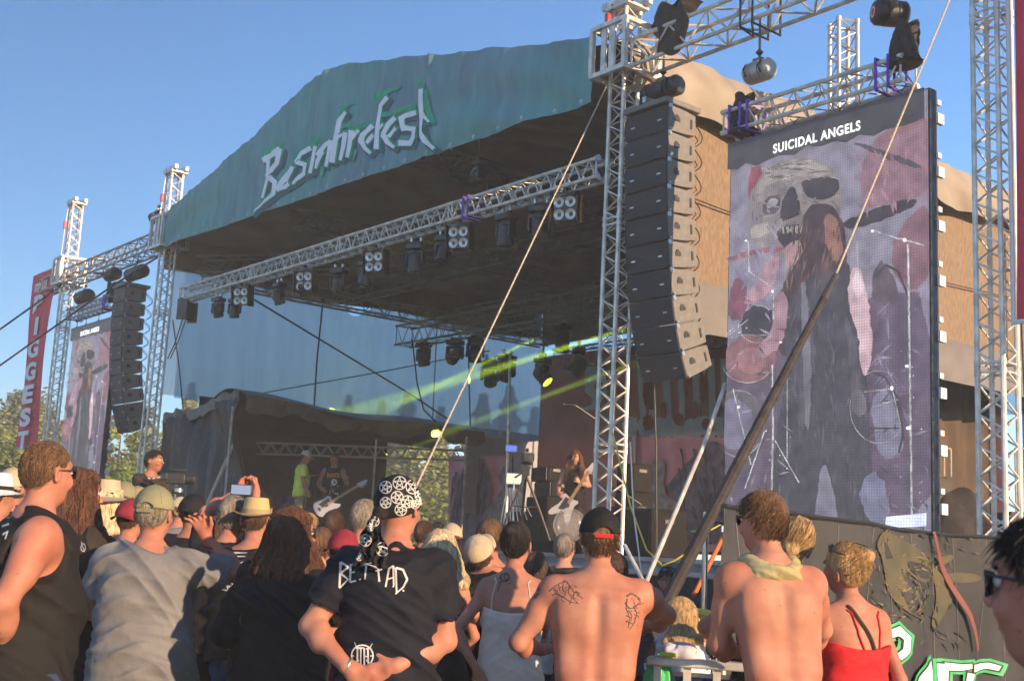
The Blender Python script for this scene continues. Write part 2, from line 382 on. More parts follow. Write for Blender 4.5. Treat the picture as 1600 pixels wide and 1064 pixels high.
c2 = lambda L_: [(600+x/3.04, 50+y/3.04) for x, y in L_]
LOGO = [(c1([(488, 612), (530, 590), (574, 556)]), 8, 9), (c1([(572, 556), (560, 625), (518, 672), (505, 690)]), 8, 6), (c1([(516, 610), (512, 700), (488, 790)]), 6.5, 5), (c1([(520, 690), (548, 715), (540, 770), (490, 815), (445, 862)]), 8, 1),
        (c1([(622, 655), (590, 700), (556, 752)]), 7, 7), (c1([(556, 752), (590, 738), (612, 722)]), 6, 5), (c1([(628, 640), (605, 700), (600, 728)]), 6, 4),
        (c1([(718, 552), (668, 580), (645, 622)]), 7, 6), (c1([(645, 618), (690, 632), (684, 678)]), 6.5, 6.5), (c1([(690, 670), (660, 692), (628, 722)]), 7, 4),
        (c1([(742, 545), (728, 610), (712, 672)]), 7, 5), (c1([(752, 590), (778, 545), (800, 524)]), 7, 6), (c1([(772, 570), (752, 612), (740, 650)]), 6, 3), (c1([(812, 515), (800, 580), (786, 640)]), 7.5, 5),
        (c1([(884, 382), (850, 425), (832, 520), (818, 622)]), 6.5, 8), (c1([(845, 500), (870, 488)]), 5, 4),
        (c1([(885, 480), (874, 550), (860, 612)]), 7.5, 5), (c1([(915, 470), (905, 540), (892, 598)]), 7.5, 5), (c1([(912, 510), (948, 468)]), 6, 5),
        (c1([(1012, 445), (965, 490), (955, 520)]), 7, 7), (c1([(955, 515), (978, 555), (1002, 578)]), 8, 5), (c1([(985, 530), (1012, 490)]), 5, 5),
        (c1([(1084, 312), (1050, 350), (1035, 450), (1030, 558)]), 6, 8), (c1([(1030, 480), (1062, 440)]), 4, 4),
        (c1([(1122, 408), (1085, 445), (1062, 490)]), 7, 7), (c1([(1062, 488), (1080, 525), (1112, 550)]), 8, 5), (c1([(1085, 500), (1122, 458)]), 5, 5),
        (c2([(152, 384), (100, 398), (82, 412), (88, 470)]), 7, 6), (c2([(85, 455), (140, 462), (138, 500)]), 7, 7), (c2([(142, 495), (125, 530), (66, 528)]), 7.5, 9),
        (c2([(176, 272), (180, 400), (184, 480), (204, 524), (236, 556)]), 9, 6), (c2([(185, 388), (216, 430)]), 6, 3)]
def l2(off):
    def fn(x, y):
        u, z = uz(x, y, -.25); return banp(u, z, off)
    return fn
LOGO = [(p, a*1.08, c*1.0) for p, a, c in LOGO]
strokes_mb(MB(), LOGO, l2(.016), grow=5, shift=(3.2, 3.5)).build('lettering_shadow', 'letter_shadow', cl, angle=180)
GO = [(c1([(484, 580), (540, 550), (585, 528)]), 9, 6), (c1([(640, 590), (720, 540), (760, 505)]), 9, 7), (c1([(850, 370), (895, 350), (925, 340)]), 9, 1), (c1([(842, 440), (848, 395), (885, 360)]), 6, 6), (c1([(860, 450), (905, 440), (925, 460), (970, 445), (1020, 430)]), 8, 6),
      (c1([(1030, 330), (1080, 290), (1145, 265)]), 10, 1), (c1([(1060, 395), (1110, 388), (1140, 372), (1215, 352)]), 8, 7), (c2([(150, 222), (185, 250), (200, 262)]), 6, 6), (c2([(160, 240), (205, 285), (212, 370), (236, 440)]), 5, 9), (c2([(245, 440), (200, 440)]), 3, 3), (c2([(-60, 312), (0, 288), (82, 262)]), 9, 2), (c1([(765, 690), (770, 640)]), 3, 6), (c1([(920, 615), (935, 560)]), 3, 6)]
strokes_mb(MB(), [(p, a, c) for p, a, c in LOGO], l2(.023), grow=3.4, shift=(.4, -1.0)).build('lettering_outline', 'letter_green', cl, angle=180)
strokes_mb(MB(), GO, l2(.027)).build('lettering_spikes', 'letter_green', cl, angle=180)
strokes_mb(MB(), LOGO, l2(.034)).build('lettering', 'letter_white', cl, angle=180)
# ------------------------------------------------------------------ stage side / rear cloths
sw = thing('side_wall_cloth', 'tan sunlit mesh cloth along the right stage side behind the big screen', 'wall cloth', W(.1, 5, 5))
b = MB(); b.grid(lambda a, c: W(.12+.03*math.sin(9*a+3*c), .45+9.9*a, 5.0+.15*a+(2.35+.15*a)*c), 60, 14); b.build('mesh_panel', 'scrim_tan', sw)
b = MB(); b.grid(lambda a, c: W(.10+.05*math.sin(19*a)*(1-c), .45+9.9*a, 4.38+.2*a+.03*math.sin(11*a)+.66*c), 60, 6); b.build('hem_panel', 'band_grey', sw)
b = MB()
for v in (3.3, 6.2, 9.2): b.tube(W(.08, v, 5), W(.08, v, 7.3), .012, 5)
b.path([W(.07, .5, 6.2), W(.07, 5, 6.0), W(.07, 10.3, 6.25)], .01, 5); b.build('seam', 'wood_dark', sw)
def scrim_mat(name, c, tr, st=(1, 1, .15)):
    m = mk(name, c, .8, noise=.10, nscale=6, stretch=st, bump=.3, bscale=10, trans=tr, transl=.5)
    return m
scrim_mat('scrim_grey', (.90, .82, .74), .34)
ls = thing('grey_scrim', 'translucent grey mesh curtain closing the far left side of the stage, treetops showing through', 'curtain', W(13.5, 5, 4.5))
def scr(a, c):
    v = .15+10.3*a; z = 4.35+2.65*c - (.30*math.exp(-((v-4.6)/.35)**2)*c**3)
    return W(13.55+.035*math.sin(v*6)+.03*math.sin(v*13+2*c)+.06*math.exp(-((v-4.7)/.5)**2)*math.sin(z*8), v, z)
MB().grid(scr, 160, 16).build('mesh_sheet', 'scrim_grey', ls)
b = MB(); b.path([W(13.45, 3.7, 6.95), W(13.44, 3.66, 5.5), W(13.46, 3.7, 4)], .02, 5).path([W(13.45, 6.9, 6.95), W(13.45, 6.95, 4)], .014, 5); b.build('hem_rope', 'cable', ls)
b = MB(); b.grid(lambda a, c: W(13.5, 8.0+2.4*a, 2.4+2.1*c), 8, 4); mk('scrim_solid', (.34, .33, .34), .7, noise=.1); b.build('solid_sheet', 'scrim_solid', ls)
# rear backdrop with artwork
bd = thing('backdrop', 'dark red rear stage backdrop with pale dripping letters and skull', 'backdrop', W(6.5, 10, 4))
mk('drop_red', (.66, .21, .18), .8, noise=.3, nscale=.8, col2=(.78, .32, .28), bump=.2, bscale=4)
MB().grid(lambda a, c: W(.6+12.45*a, 10.0+.04*math.sin(11*a), 1.7+4.75*c), 60, 6).build('cloth', 'drop_red', bd)
mk('bone', (.86, .80, .77), .8, noise=.15, nscale=4, col2=(.92, .87, .84)); mk('blood', (.5, .10, .07), .75, noise=.3, nscale=3)
def pv(v, off=0): return lambda x, y: onv(x, y, v)-V*off
def poly_mb(mb, pts, fn): return mb.add([fn(x, y) for x, y in pts], [tuple(range(len(pts)))])
def blob(cx, cy, rx, ry, n=22, jag=.12, rot=0):
    o = []
    for i in range(n):
        a = 2*PI*i/n; k = 1+jag*rnd.uniform(-1, 1); x, y = rx*k*math.cos(a), ry*k*math.sin(a); o.append((cx+x*math.cos(rot)-y*math.sin(rot), cy+x*math.sin(rot)+y*math.cos(rot)))
    return o
b = MB(); fn = pv(9.93)
c8 = lambda L_: [(600+x/3.04, 350+y/3.04) for x, y in L_]
poly_mb(b, c8([(870, 862), (910, 868), (960, 885), (1010, 880), (1060, 800), (1050, 700), (1020, 655), (975, 660), (955, 700), (955, 800), (990, 830), (985, 860), (940, 875)]), fn)
for x0, y0, x1, y1, w in ((1020, 640, 1030, 860, 12), (1000, 560, 1008, 690, 11), (1040, 560, 1046, 690, 12), (1062, 560, 1066, 680, 10), (1086, 555, 1090, 700, 12), (1110, 560, 1112, 690, 12), (1130, 560, 1134, 700, 11)):
    strokes_mb(b, [([(x0, y0), (x0+3, (y0+y1)/2), (x1, y1)], w, w*.8)], fn)
for x in range(985, 1150, 23): poly_mb(b, blob(x, 668+rnd.uniform(-4, 4), 13, 16), fn)
for x in range(990, 1150, 19): strokes_mb(b, [([(x, 670), (x+2, 720+rnd.uniform(-15, 20))], 8, 1)], fn)
b.build('pale_lettering', 'bone', bd)
b = MB(); fn = pv(9.86)
for x, y, rx, ry in ((935, 602, 6, 8), (1013, 660, 9, 12), (1037, 640, 5, 14), (1060, 655, 8, 10), (1085, 640, 6, 13), (1104, 662, 8, 9), (1122, 640, 6, 12), (1020, 700, 5, 9), (1050, 690, 6, 8), (1008, 612, 4, 22), (1072, 600, 4, 22), (1098, 610, 5, 20), (972, 612, 9, 12)): poly_mb(b, blob(x, y, rx, ry), fn)
b.build('dark_red_holes', 'blood', bd)
# two wing banners in front of the backline
mk('wing_red', (.62, .12, .17), .75, noise=.35, nscale=1.6, col2=(.8, .38, .40)); mk('wing_dark', (.075, .06, .085), .8, noise=.4, nscale=3); mk('wing_mid', (.17, .125, .15), .8, noise=.4, nscale=6); mk('flesh_grey', (.44, .33, .28), .7, noise=.4, nscale=6, col2=(.20, .13, .11))
def wing_banner(label, X0, X1, Y0, Y1, v, flip, wing, figure):
    r = thing('side_banner', label, 'banner', onv((X0+X1)/2, Y1, v), 'winged figure banners on the stage')
    b = MB(); b.grid(lambda a, c: onv(X0+(X1-X0)*a, Y0+(Y1-Y0)*c, v)+V*.02*math.sin(9*a), 12, 8); cl_ = b.build('cloth', 'wing_red', r)
    b = MB(); b.box((onv(X0, Y1, v)+onv(X1, Y1, v))/2+V*.2, ((onv(X0, Y1, v)-onv(X1, Y1, v)).length, .06, .06), AX)
    for X in (X0, X1): b.tube(onv(X, Y0, v)+V*.08, onv(X, Y1, v)+V*.08, .02, 6)
    b.build('frame', 'black_metal', r)
    poly_mb(MB(), wing, pv(v, .05)).build('wing', 'wing_mid', cl_)
    b = MB(); cx = sum(p[0] for p in wing)/len(wing); cy = sum(p[1] for p in wing)/len(wing)
    ymax = max(p[1] for p in wing); ymin = min(p[1] for p in wing)
    for i in range(34):
        t = rnd.random(); q = wing[rnd.randrange(len(wing))]; x = q[0]+(cx-q[0])*rnd.uniform(.15, .9); y = ymin+(ymax-ymin)*rnd.uniform(.05, .72)
        strokes_mb(b, [([(x, y), (x+flip*3, y+12), (x+flip*4, y+24+rnd.uniform(0, 16))], 4, .8)], pv(v, .065))
    b.build('feathers', 'wing_dark', cl_)
    b = MB(); f2 = pv(v, .08)
    for p in figure: poly_mb(b, p, f2)
    b.build('figure', 'flesh_grey', cl_)
wing_banner('left of two red stage banners painted with a dark feathered wing, beside the camera tripod', 701, 797, 712, 862, 8.5, -1, [(745, 713), (758, 718), (768, 740), (772, 770), (768, 800), (770, 850), (708, 850), (706, 810), (712, 780), (722, 745), (732, 722)],
            [[(790, 728), (797, 724), (797, 760), (790, 764), (783, 748)], [(789, 762), (797, 758), (797, 815), (756, 812), (760, 800), (775, 785)]])
wing_banner('red stage banner with a screaming pale figure, left of the big video screen', 1003, 1150, 683, 862, 6.5, 1, [(1105, 692), (1122, 690), (1140, 705), (1146, 760), (1140, 850), (1085, 850), (1060, 790), (1045, 760), (1060, 740), (1080, 720)],
            [blob(1032, 735, 12, 20, jag=.06), [(1022, 750), (1040, 752), (1046, 775), (1062, 785), (1076, 810), (1080, 855), (1022, 855), (1018, 790)], [(1007, 725), (1016, 722), (1020, 765), (1012, 770)]])
# ------------------------------------------------------------------ stage deck
sg = thing('stage', 'raised black festival stage platform with aluminium edge rails', 'stage', W(6.5, 5, 0))
mk('deck_top', (.28, .25, .23), .7, noise=.25, nscale=4); mk('skirt', (.045, .038, .034), .85, noise=.25, nscale=3, bump=.4, bscale=5)
MB().box(W(4.6, 5.3, DECK-.1), (18.0, 10.4, .2), AX).build('deck', 'deck_top', sg)
b = MB()
for z, dz in ((DECK-.02, .05), (DECK-.16, .05)): b.box(W(4.9, .085, z), (17.4, .05, dz), AX)
for i in range(15): b.box(W(-3.6+1.22*i, .08, DECK-.09), (.06, .04, .09), AX)
b.build('edge_rail', 'alu_dull', sg)
b = MB(); b.grid(lambda a, c: W(-3.8+17.3*a, .13+.04*math.sin(60*a)*(1-c), 1.36*c), 240, 3); b.grid(lambda a, c: W(-4.38, .13+10.3*a, 1.36*c), 12, 3); b.build('skirt', 'skirt', sg)
# dark sheet under the right side wall, backstage shade put into its colour
bk = thing('backstage_shade_sheet', 'dark brown sheet standing in for the shaded backstage beneath the tan side wall', 'curtain', W(2, 6, 3)); mk('backstage', (.085, .055, .034), .85, noise=.35, nscale=1.2, bump=.3, bscale=3)
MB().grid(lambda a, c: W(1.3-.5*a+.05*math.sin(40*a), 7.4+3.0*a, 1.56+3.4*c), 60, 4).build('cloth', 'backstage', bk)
# ------------------------------------------------------------------ black tent on the stage
tn = thing('black_tent', 'low black tarpaulin tent on truss legs at the back left of the stage', 'tent', W(12.0, 4, 1.6))
mk('tarp_black', (.028, .026, .026), .33, spec=.5, noise=.3, nscale=3, bump=.6, bscale=7); mk('tarp_brown', (.09, .07, .05), .38, spec=.7, noise=.35, nscale=3, bump=.8, bscale=9)
u0 = 11.0
pk = onu(385, 617, u0); pr = onu(758, 672, u0); dz1 = pk.z; 
L1 = at(268, 655, 25.5); L0 = at(300, 645, 24.6)
def edge(a, drop=0): 
    p = pk.lerp(pr, a); p.z += -.10*math.sin(PI*a)+.04*math.sin(11*a)-drop; return p
b = MB(); b.grid(lambda a, c: edge(a, .30*c+.05*math.sin(23*a)*c+.03*math.sin(61*a)*c)-U*(.03*math.sin(31*a+3*c)+.02*math.sin(67*a)), 110, 6); b.build('front_flap', 'tarp_brown', tn)
b = MB(); bk1 = pk+U*2.0; bk2 = pr+U*1.9
def tf(a, c):
    p = edge(a)+U*2.0*c; p.z += .32*math.sin(PI*min(1, c*1.0))*(1-.0*a)-.30*c; return p
b.grid(tf, 40, 10); b.build('roof_sheet', 'tarp_black', tn)
b = MB()
def sidef(a, c):   # folded drape hanging from the left edge
    p = pk.lerp(L1, a); top = p.z-.05; x = p+Vector((0, 0, 0)); z = top*(1-c)+1.6*c
    f = .10*math.sin(38*a+2.5*math.sin(c*2)+3*c)*(.25+.75*c)+.05*math.sin(90*a+5*c)+.12*math.sin(7*c+9*a)*(1-c)
    return Vector((x.x, x.y, z))-V*(f+.1+.5*c*(a-.3))+Vector((-.0, 0, 0))
b.grid(sidef, 150, 30); b.build('side_drape', 'tarp_black', tn)
b = MB(); b.grid(lambda a, c: pk.lerp(L1, a)+Vector((0, 0, .06+.05*math.sin(9*a)-.22*c+.03*math.sin(40*a)))-V*(.16+.03*math.sin(33*a)), 60, 3); b.build('side_flap', 'tarp_brown', tn)
b = MB(); b.grid(lambda a, c: edge(a*.80)*1.0+U*2.1+Vector((0, 0, .12-2.9*c)), 20, 4); b.build('rear_drape', 'tarp_black', tn)
for X, Yt in ((388, 640), (606, 690), (744, 686)):
    p = onu(X, Yt, u0+.12)-V*.45-U*.25; truss_mb(MB(), Vector((p.x, p.y, 1.56)), Vector((p.x, p.y, p.z)), .29, r=.024, rb=.011, pitch=.34).build('truss_leg', 'alu', tn)
truss_mb(MB(), onu(405, 700, u0+.6), onu(735, 712, u0+.6), .22, r=.02, rb=.01, pitch=.34).build('truss_beam', 'alu_dull', tn)
b = MB(); b.tube(at(367, 690, 23.6), at(322, 790, 23.2), .035, 8); b.build('brace', 'rope', tn)
mk('wood_tan', (.35, .23, .12), .7)
# ------------------------------------------------------------------ trees
def leaf_mat(n, a, c):
    m = mk(n, a, .6, noise=.5, nscale=1.3, col2=c); return m
leaf_mat('leaf_yellow', (.23, .26, .05), (.12, .16, .035)); leaf_mat('leaf_dark', (.09, .12, .04), (.20, .20, .05)); mk('bark', (.09, .065, .045), .9, noise=.4, bump=.5)
def tree_mesh(kind, seed, n=9000):
    r = np.random.RandomState(seed); V_ = []; 
    if kind == 'round':
        cl_ = []
        for i in range(34):
            a = r.uniform(0, 2*PI); z = r.uniform(.18, .97); R = .36*math.sqrt(max(0, 1-((z-.55)/.47)**2))*r.uniform(.5, 1.05); cl_.append((R*math.cos(a), R*math.sin(a), z, r.uniform(.07, .15)))
        P = np.array(cl_)[r.randint(0, 34, n)]; d = r.normal(size=(n, 3)); d /= np.linalg.norm(d, axis=1)[:, None]; q = P[:, :3]+d*(P[:, 3]*r.uniform(.55, 1.05, n))[:, None]; sz = .016
    else:
        z = r.uniform(.06, 1, n)**.9; tier = .75+.25*np.sin(z*70+r.uniform(0, 1)); a = r.uniform(0, 2*PI, n); br = np.sin(a*7+z*40)*.25+.8
        R = (1-z+.02)*.34*tier*br*np.sqrt(r.uniform(.1, 1, n)); q = np.stack([R*np.cos(a), R*np.sin(a), z-.25*R], 1); sz = .018
    a1 = r.normal(size=(n, 3)); a1 /= np.linalg.norm(a1, axis=1)[:, None]; a2 = np.cross(a1, r.normal(size=(n, 3))); a2 /= np.linalg.norm(a2, axis=1)[:, None]
    s = sz*r.uniform(.6, 1.3, n)[:, None]
    vs = np.stack([q-a1*s, q+a2*s*.6, q+a1*s, q-a2*s*.6], 1).reshape(-1, 3)
    me = bpy.data.meshes.new('crown'); me.from_pydata(vs.tolist(), [], [(4*i, 4*i+1, 4*i+2, 4*i+3) for i in range(n)]); return me
tm = {('round', i): tree_mesh('round', i) for i in range(3)}; tm.update({('pine', i): tree_mesh('pine', 20+i, 6000) for i in range(2)})
def trunk_mesh(kind):
    b = MB(); b.path([(0, 0, 0), (.01, 0, .3), (-.01, .01, .6), (0, 0, .93)], [.022, .016, .01, .003], 7)
    if kind == 'round':
        for i in range(9):
            a = i*2.4; z = .25+.06*i; b.path([(0, 0, z), (.13*math.cos(a), .13*math.sin(a), z+.09), (.26*math.cos(a), .26*math.sin(a), z+.22)], [.009, .006, .002], 5)
    return b
tr = {}
for k in ('round', 'pine'):
    b = trunk_mesh(k); me = bpy.data.meshes.new('trunk'); me.from_pydata(b.v, [], b.f); me.materials.append(M['bark']); tr[k] = me
def tree(px, ytop, d, kind, i, wf, mt, label, grp):
    p = at(px, ytop, d); h = p.z
    r = thing('pine_tree' if kind == 'pine' else 'tree', label, 'tree', (p.x, d, 0), grp)
    me = tm[(kind, i)]
    key = (kind, i, mt)
    if key not in tm: tm[key] = me.copy(); tm[key].materials.append(M[mt])
    for nm, ms in (('crown', tm[key]), ('trunk', tr[kind])):
        o = bpy.data.objects.new(nm, ms); COL.objects.link(o); o.parent = r
    r.scale = (h*wf, h*wf, h); r.rotation_euler.z = rnd.uniform(0, 6)
    return r
TG = 'trees beyond the stage on the left'
for k, (x, y, d, kd, i, w, mt_n, lb) in enumerate([
    (-20, 640, 60, 'round', 0, 1.2, 'leaf_dark', 'leftmost leafy tree at the edge of the picture behind the hats'), (38, 622, 64, 'round', 1, 1.1, 'leaf_dark', 'tall dark leafy tree behind the foot of the red letter banner'),
    (95, 640, 58, 'round', 2, 1.2, 'leaf_dark', 'leafy tree seen through the leftmost truss tower'), (20, 680, 48, 'round', 1, 1.5, 'leaf_yellow', 'low yellow green bush at the left edge above the big man in the black vest'),
    (190, 668, 50, 'round', 0, 1.3, 'leaf_yellow', 'bright yellow green tree between the small screen and the left tower'), (235, 640, 62, 'round', 2, 1.2, 'leaf_dark', 'tree behind the left banner tower and black drape'),
    (300, 600, 75, 'pine', 0, 1.1, 'leaf_dark', 'spruce showing through the grey scrim above the tent shoulder'), (345, 622, 75, 'pine', 1, 1.2, 'leaf_dark', 'smaller spruce through the scrim beside the tent peak'),
    (545, 620, 80, 'pine', 1, 1.1, 'leaf_dark', 'spruce through the scrim above the middle of the tent'), (597, 628, 80, 'pine', 0, 1.1, 'leaf_dark', 'short spruce through the scrim right of centre of the tent'),
    (638, 615, 78, 'pine', 1, 1.3, 'leaf_dark', 'spruce through the scrim lit by the yellow green lamp glow'), (690, 638, 80, 'pine', 0, 1.2, 'leaf_dark', 'spruce through the scrim above the right end of the tent'),
    (755, 618, 70, 'pine', 0, 1.3, 'leaf_dark', 'dark spruce through the scrim left of the lit pole'), (797, 606, 70, 'pine', 1, 1.3, 'leaf_dark', 'tallest spruce through the scrim behind the lit pole'),
    (836, 638, 70, 'pine', 0, 1.2, 'leaf_dark', 'spruce at the right end of the scrim next to the red backdrop'), (665, 712, 55, 'round', 0, 1.7, 'leaf_yellow', 'bright green tree under the tent beside the red wing banner')]):
    tree(x, y, d, kd, i, w, mt_n, lb, TG)
# ------------------------------------------------------------------ line arrays
ZV = Vector((0, 0, 1))
def speaker_box(o, ang, u, top, side):
    """o: front top edge centre, ang: downward tilt"""
    f = -V*math.cos(ang)-ZV*math.sin(ang); dn = -ZV*math.cos(ang)+V*math.sin(ang)
    w, h, dp = .70, .318, .46
    lab = '%s speaker box from the top of the %s hanging speaker column' % (ordn(top), side)
    r = thing('line_array_speaker', lab.replace('first speaker box from the top', 'topmost speaker box').replace('tenth speaker box from the top', 'lowest, most tilted speaker box'), 'speaker', o, 'speaker boxes of the '+side+' column')
    b = MB()
    def q(x, d, z): return o+U*x-f*d+dn*z
    prof = [(0, .004), (0, h), (.30, h-.015), (dp, h-.035), (dp, .035), (.30, .015)]
    vs = [q(s_*w/2, d, z) for s_ in (-1, 1) for d, z in [(p_[0]+.02, p_[1]) for p_ in prof]]
    n = len(prof); b.add(vs, [tuple(range(n)), tuple(range(n, 2*n))[::-1]]+[(i, i+n, (i+1) % n+n, (i+1) % n) for i in range(n)])
    cb = b.build('cabinet', 'cabinet', r, bevel=.008, smooth=False)
    b = MB(); b.add([q(x, 0, z) for x, z in ((-w/2+.006, .012), (w/2-.006, .012), (w/2-.006, h-.006), (-w/2+.006, h-.006))]+[q(x, .018, z) for x, z in ((-w/2+.006, .012), (w/2-.006, .012), (w/2-.006, h-.006), (-w/2+.006, h-.006))], [(0, 1, 2, 3), (7, 6, 5, 4), (0, 4, 5, 1), (1, 5, 6, 2), (2, 6, 7, 3), (3, 7, 4, 0)])
    b.build('grille', 'grille', r, bevel=.004, smooth=False)
    b = MB()
    for s_ in (-1, 1):
        b = MB(); b.box(q(s_*(w/2+.003), .16, h*.48), (.012, .09, .05), (U, -f, dn)); b.box(q(s_*(w/2+.003), .155, h*.48-.035), (.010, .05, .03), (U, -f, dn)); b.build('flying_socket', 'black_plastic', r)
        MB().box(q(s_*(w/2+.003), .40, h*.5), (.012, .028, .11), (U, -f, dn)).build('handle_slot', 'black_plastic', r)
    for s_ in (-1, 1):
        b = MB(); b.box(q(s_*(w/2+.008), .035, .02), (.02, .045, .05), (U, -f, dn)); b.tube(q(s_*(w/2+.0), .03, h-.02), q(s_*(w/2+.03), .03, h-.02), .014, 8)
        b.build('rigging_link', 'steel', r)
    for x in (-.22, .22): MB().box(q(x, -.003, h*.55), (.06, .006, .018), (U, -f, dn)).build('badge', 'lamp_glass', r, smooth=False)
    return o+dn*(h+.009), f
def array(uc, v, ztop_, side, n=10):
    fr = thing('array_frame', 'flat steel hanging frame on top of the '+side+' speaker column', 'rigging frame', W(uc, v, ztop_), 'speaker column frames')
    b = MB(); b.box(W(uc, v+.26, ztop_+.05), (.72, .60, .07), AX); b.build('frame', 'cabinet', fr, bevel=.012)
    b = MB(); b.box(W(uc, v+.2, ztop_+.12), (.06, .5, .07), AX).box(W(uc, v+.2, ztop_+.2), (.03, .1, .12), AX); b.build('pick_bar', 'steel', fr)
    o = W(uc, v, ztop_); an = 0
    for i, a in enumerate([0, 1.0, 2.0, 3.2, 4.6, 6.5, 9, 12.5, 17.5, 23][:n]):
        o, f = speaker_box(o, math.radians(a), uc, i, side)
    b = MB(); pts = []
    for i in range(60):
        t = i/59; z = ztop_-.1-3.0*t; back = .50+.16*abs(math.sin(i*.52))+.55*max(0, t-.6)**1.3
        pts.append(W(uc-.30, v+back+.0, z))
    b.path(pts, .008, 5); b.path([p+U*.1+V*.03 for p in pts[::3]], .007, 5)
    tag(b.build('speaker_cable', 'cable'), 'black cables looping down the back of the '+side+' speaker column', 'cable')
array(-.53, -.12, 6.79, 'right')
array(15.76, -.12, 6.85, 'left')
# ------------------------------------------------------------------ screens
def picture_mat():
    m = mk('screen_picture', (.03, .03, .03), .5); nt = m.node_tree; L = nt.links.new; b = nt.nodes['Principled BSDF']
    at_ = nt.nodes.new('ShaderNodeVertexColor'); at_.layer_name = 'pic'
    tc = nt.nodes.new('ShaderNodeTexCoord'); n = nt.nodes.new('ShaderNodeTexNoise'); n.inputs['Scale'].default_value = 6; n.inputs['Detail'].default_value = 6; L(tc.outputs['Object'], n.inputs['Vector'])
    mr = nt.nodes.new('ShaderNodeMapRange'); mr.inputs[1].default_value = .3; mr.inputs[2].default_value = .7; mr.inputs[3].default_value = .65; mr.inputs[4].default_value = 1.25; L(n.outputs['Fac'], mr.inputs[0])
    # led pitch: fine dark lines
    sx = nt.nodes.new('ShaderNodeSeparateXYZ'); L(tc.outputs['Object'], sx.inputs[0])
    w1_ = nt.nodes.new('ShaderNodeTexWave'); w1_.wave_type = 'BANDS'; w1_.bands_direction = 'Z'; w1_.inputs['Scale'].default_value = 11; L(tc.outputs['Object'], w1_.inputs['Vector'])
    w2_ = nt.nodes.new('ShaderNodeTexWave'); w2_.wave_type = 'BANDS'; w2_.bands_direction = 'Y'; w2_.inputs['Scale'].default_value = 14; L(tc.outputs['Object'], w2_.inputs['Vector'])
    mm = nt.nodes.new('ShaderNodeMath'); mm.operation = 'MULTIPLY'; L(w1_.outputs['Fac'], mm.inputs[0]); L(w2_.outputs['Fac'], mm.inputs[1])
    m2 = nt.nodes.new('ShaderNodeMapRange'); m2.inputs[3].default_value = .72; m2.inputs[4].default_value = 1.25; L(mm.outputs[0], m2.inputs[0])
    m3 = nt.nodes.new('ShaderNodeMath'); m3.operation = 'MULTIPLY'; L(mr.outputs[0], m3.inputs[0]); L(m2.outputs[0], m3.inputs[1])
    L(at_.outputs['Color'], b.inputs['Emission Color']); L(m3.outputs[0], b.inputs['Emission Strength'])
    return m
picture_mat()
c6 = lambda L_: [(1100+x/2.128, 200+y/2.128) for x, y in L_]
def sm(P, k=2):
    for _ in range(k):
        Q = []
        for i in range(len(P)):
            a, c = P[i], P[(i+1) % len(P)]; Q += [(a[0]*.75+c[0]*.25, a[1]*.75+c[1]*.25), (a[0]*.25+c[0]*.75, a[1]*.25+c[1]*.75)]
        P = Q
    return P
def circ(x, y, r, ry=None, n=28): return [(x+r*math.cos(2*PI*i/n), y+(ry or r)*math.sin(2*PI*i/n)) for i in range(n)]
PIC = []   # (colour, polygon in photograph-of-the-screen coordinates)
def jag(P, amp, seed=0):
    r_ = random.Random(seed or len(P)*7+int(P[0][0])); Q = []
    for i in range(len(P)):
        a, c = P[i], P[(i+1) % len(P)]; n = max(1, int(math.hypot(c[0]-a[0], c[1]-a[1])/6))
        for k in range(n): t = k/n; Q.append((a[0]+(c[0]-a[0])*t+r_.gauss(0, amp), a[1]+(c[1]-a[1])*t+r_.gauss(0, amp)))
    return Q
def P_(c, pts, s=True): PIC.append((c, jag(sm(c6(pts), 1), .9) if s else c6(pts)))
def shade(n, x0, y0, x1, y1, c, seed, L=30, wd=5, ang=1.5, da=.5, var=.5):
    r_ = random.Random(seed)
    for i in range(n):
        x, y = r_.uniform(x0, x1), r_.uniform(y0, y1); a = ang+r_.uniform(-da, da); l = L*r_.uniform(.4, 1.3); w_ = wd*r_.uniform(.4, 1.2); k = 1.05+1.1*r_.uniform(-var, var)
        dx, dy = math.cos(a)*l, math.sin(a)*l; nx, ny = -math.sin(a)*w_/2, math.cos(a)*w_/2; PIC.append((tuple(q*k for q in c)+(1,), c6([(x, y), (x+dx*.4+nx, y+dy*.4+ny), (x+dx, y+dy), (x+dx*.5-nx, y+dy*.5-ny)])))
bgv = (.118, .108, .138)
P_(bgv, [(80, 60), (760, -140), (760, 1400), (60, 1400)], False)
P_((.06, .045, .065), [(60, 700), (300, 640), (560, 560), (770, 540), (770, 1420), (60, 1420)])
P_((.13, .035, .05), [(150, 140), (200, 120), (190, 260), (150, 250)])
P_((.13, .075, .092), [(570, 40), (640, -10), (765, -50), (765, 190), (700, 240), (600, 262), (540, 266), (518, 180), (532, 110)])
P_((.11, .058, .072), [(640, 340), (765, 230), (765, 480), (690, 560), (620, 470)])
P_((.055, .04, .05), [(565, 480), (600, 430), (660, 560), (620, 600), (560, 580)])
P_((.10, .04, .055), [(85, 560), (110, 490), (150, 520), (140, 640), (80, 640)])
P_((.115, .10, .10), [(150, 370), (148, 290), (165, 200), (200, 145), (260, 112), (330, 96), (410, 112), (452, 165), (462, 230), (455, 290), (475, 340), (440, 330), (360, 300), (330, 350), (280, 440), (235, 420), (180, 395)])
P_((.155, .135, .13), [(215, 150), (300, 115), (400, 120), (440, 160), (380, 160), (300, 165), (220, 190), (175, 230), (180, 190)])
P_((.18, .16, .155), [(240, 140), (320, 118), (380, 128), (300, 140), (230, 165)])
P_((.030, .024, .027), [(330, 178), (390, 162), (446, 168), (456, 215), (420, 240), (352, 236), (330, 210)])
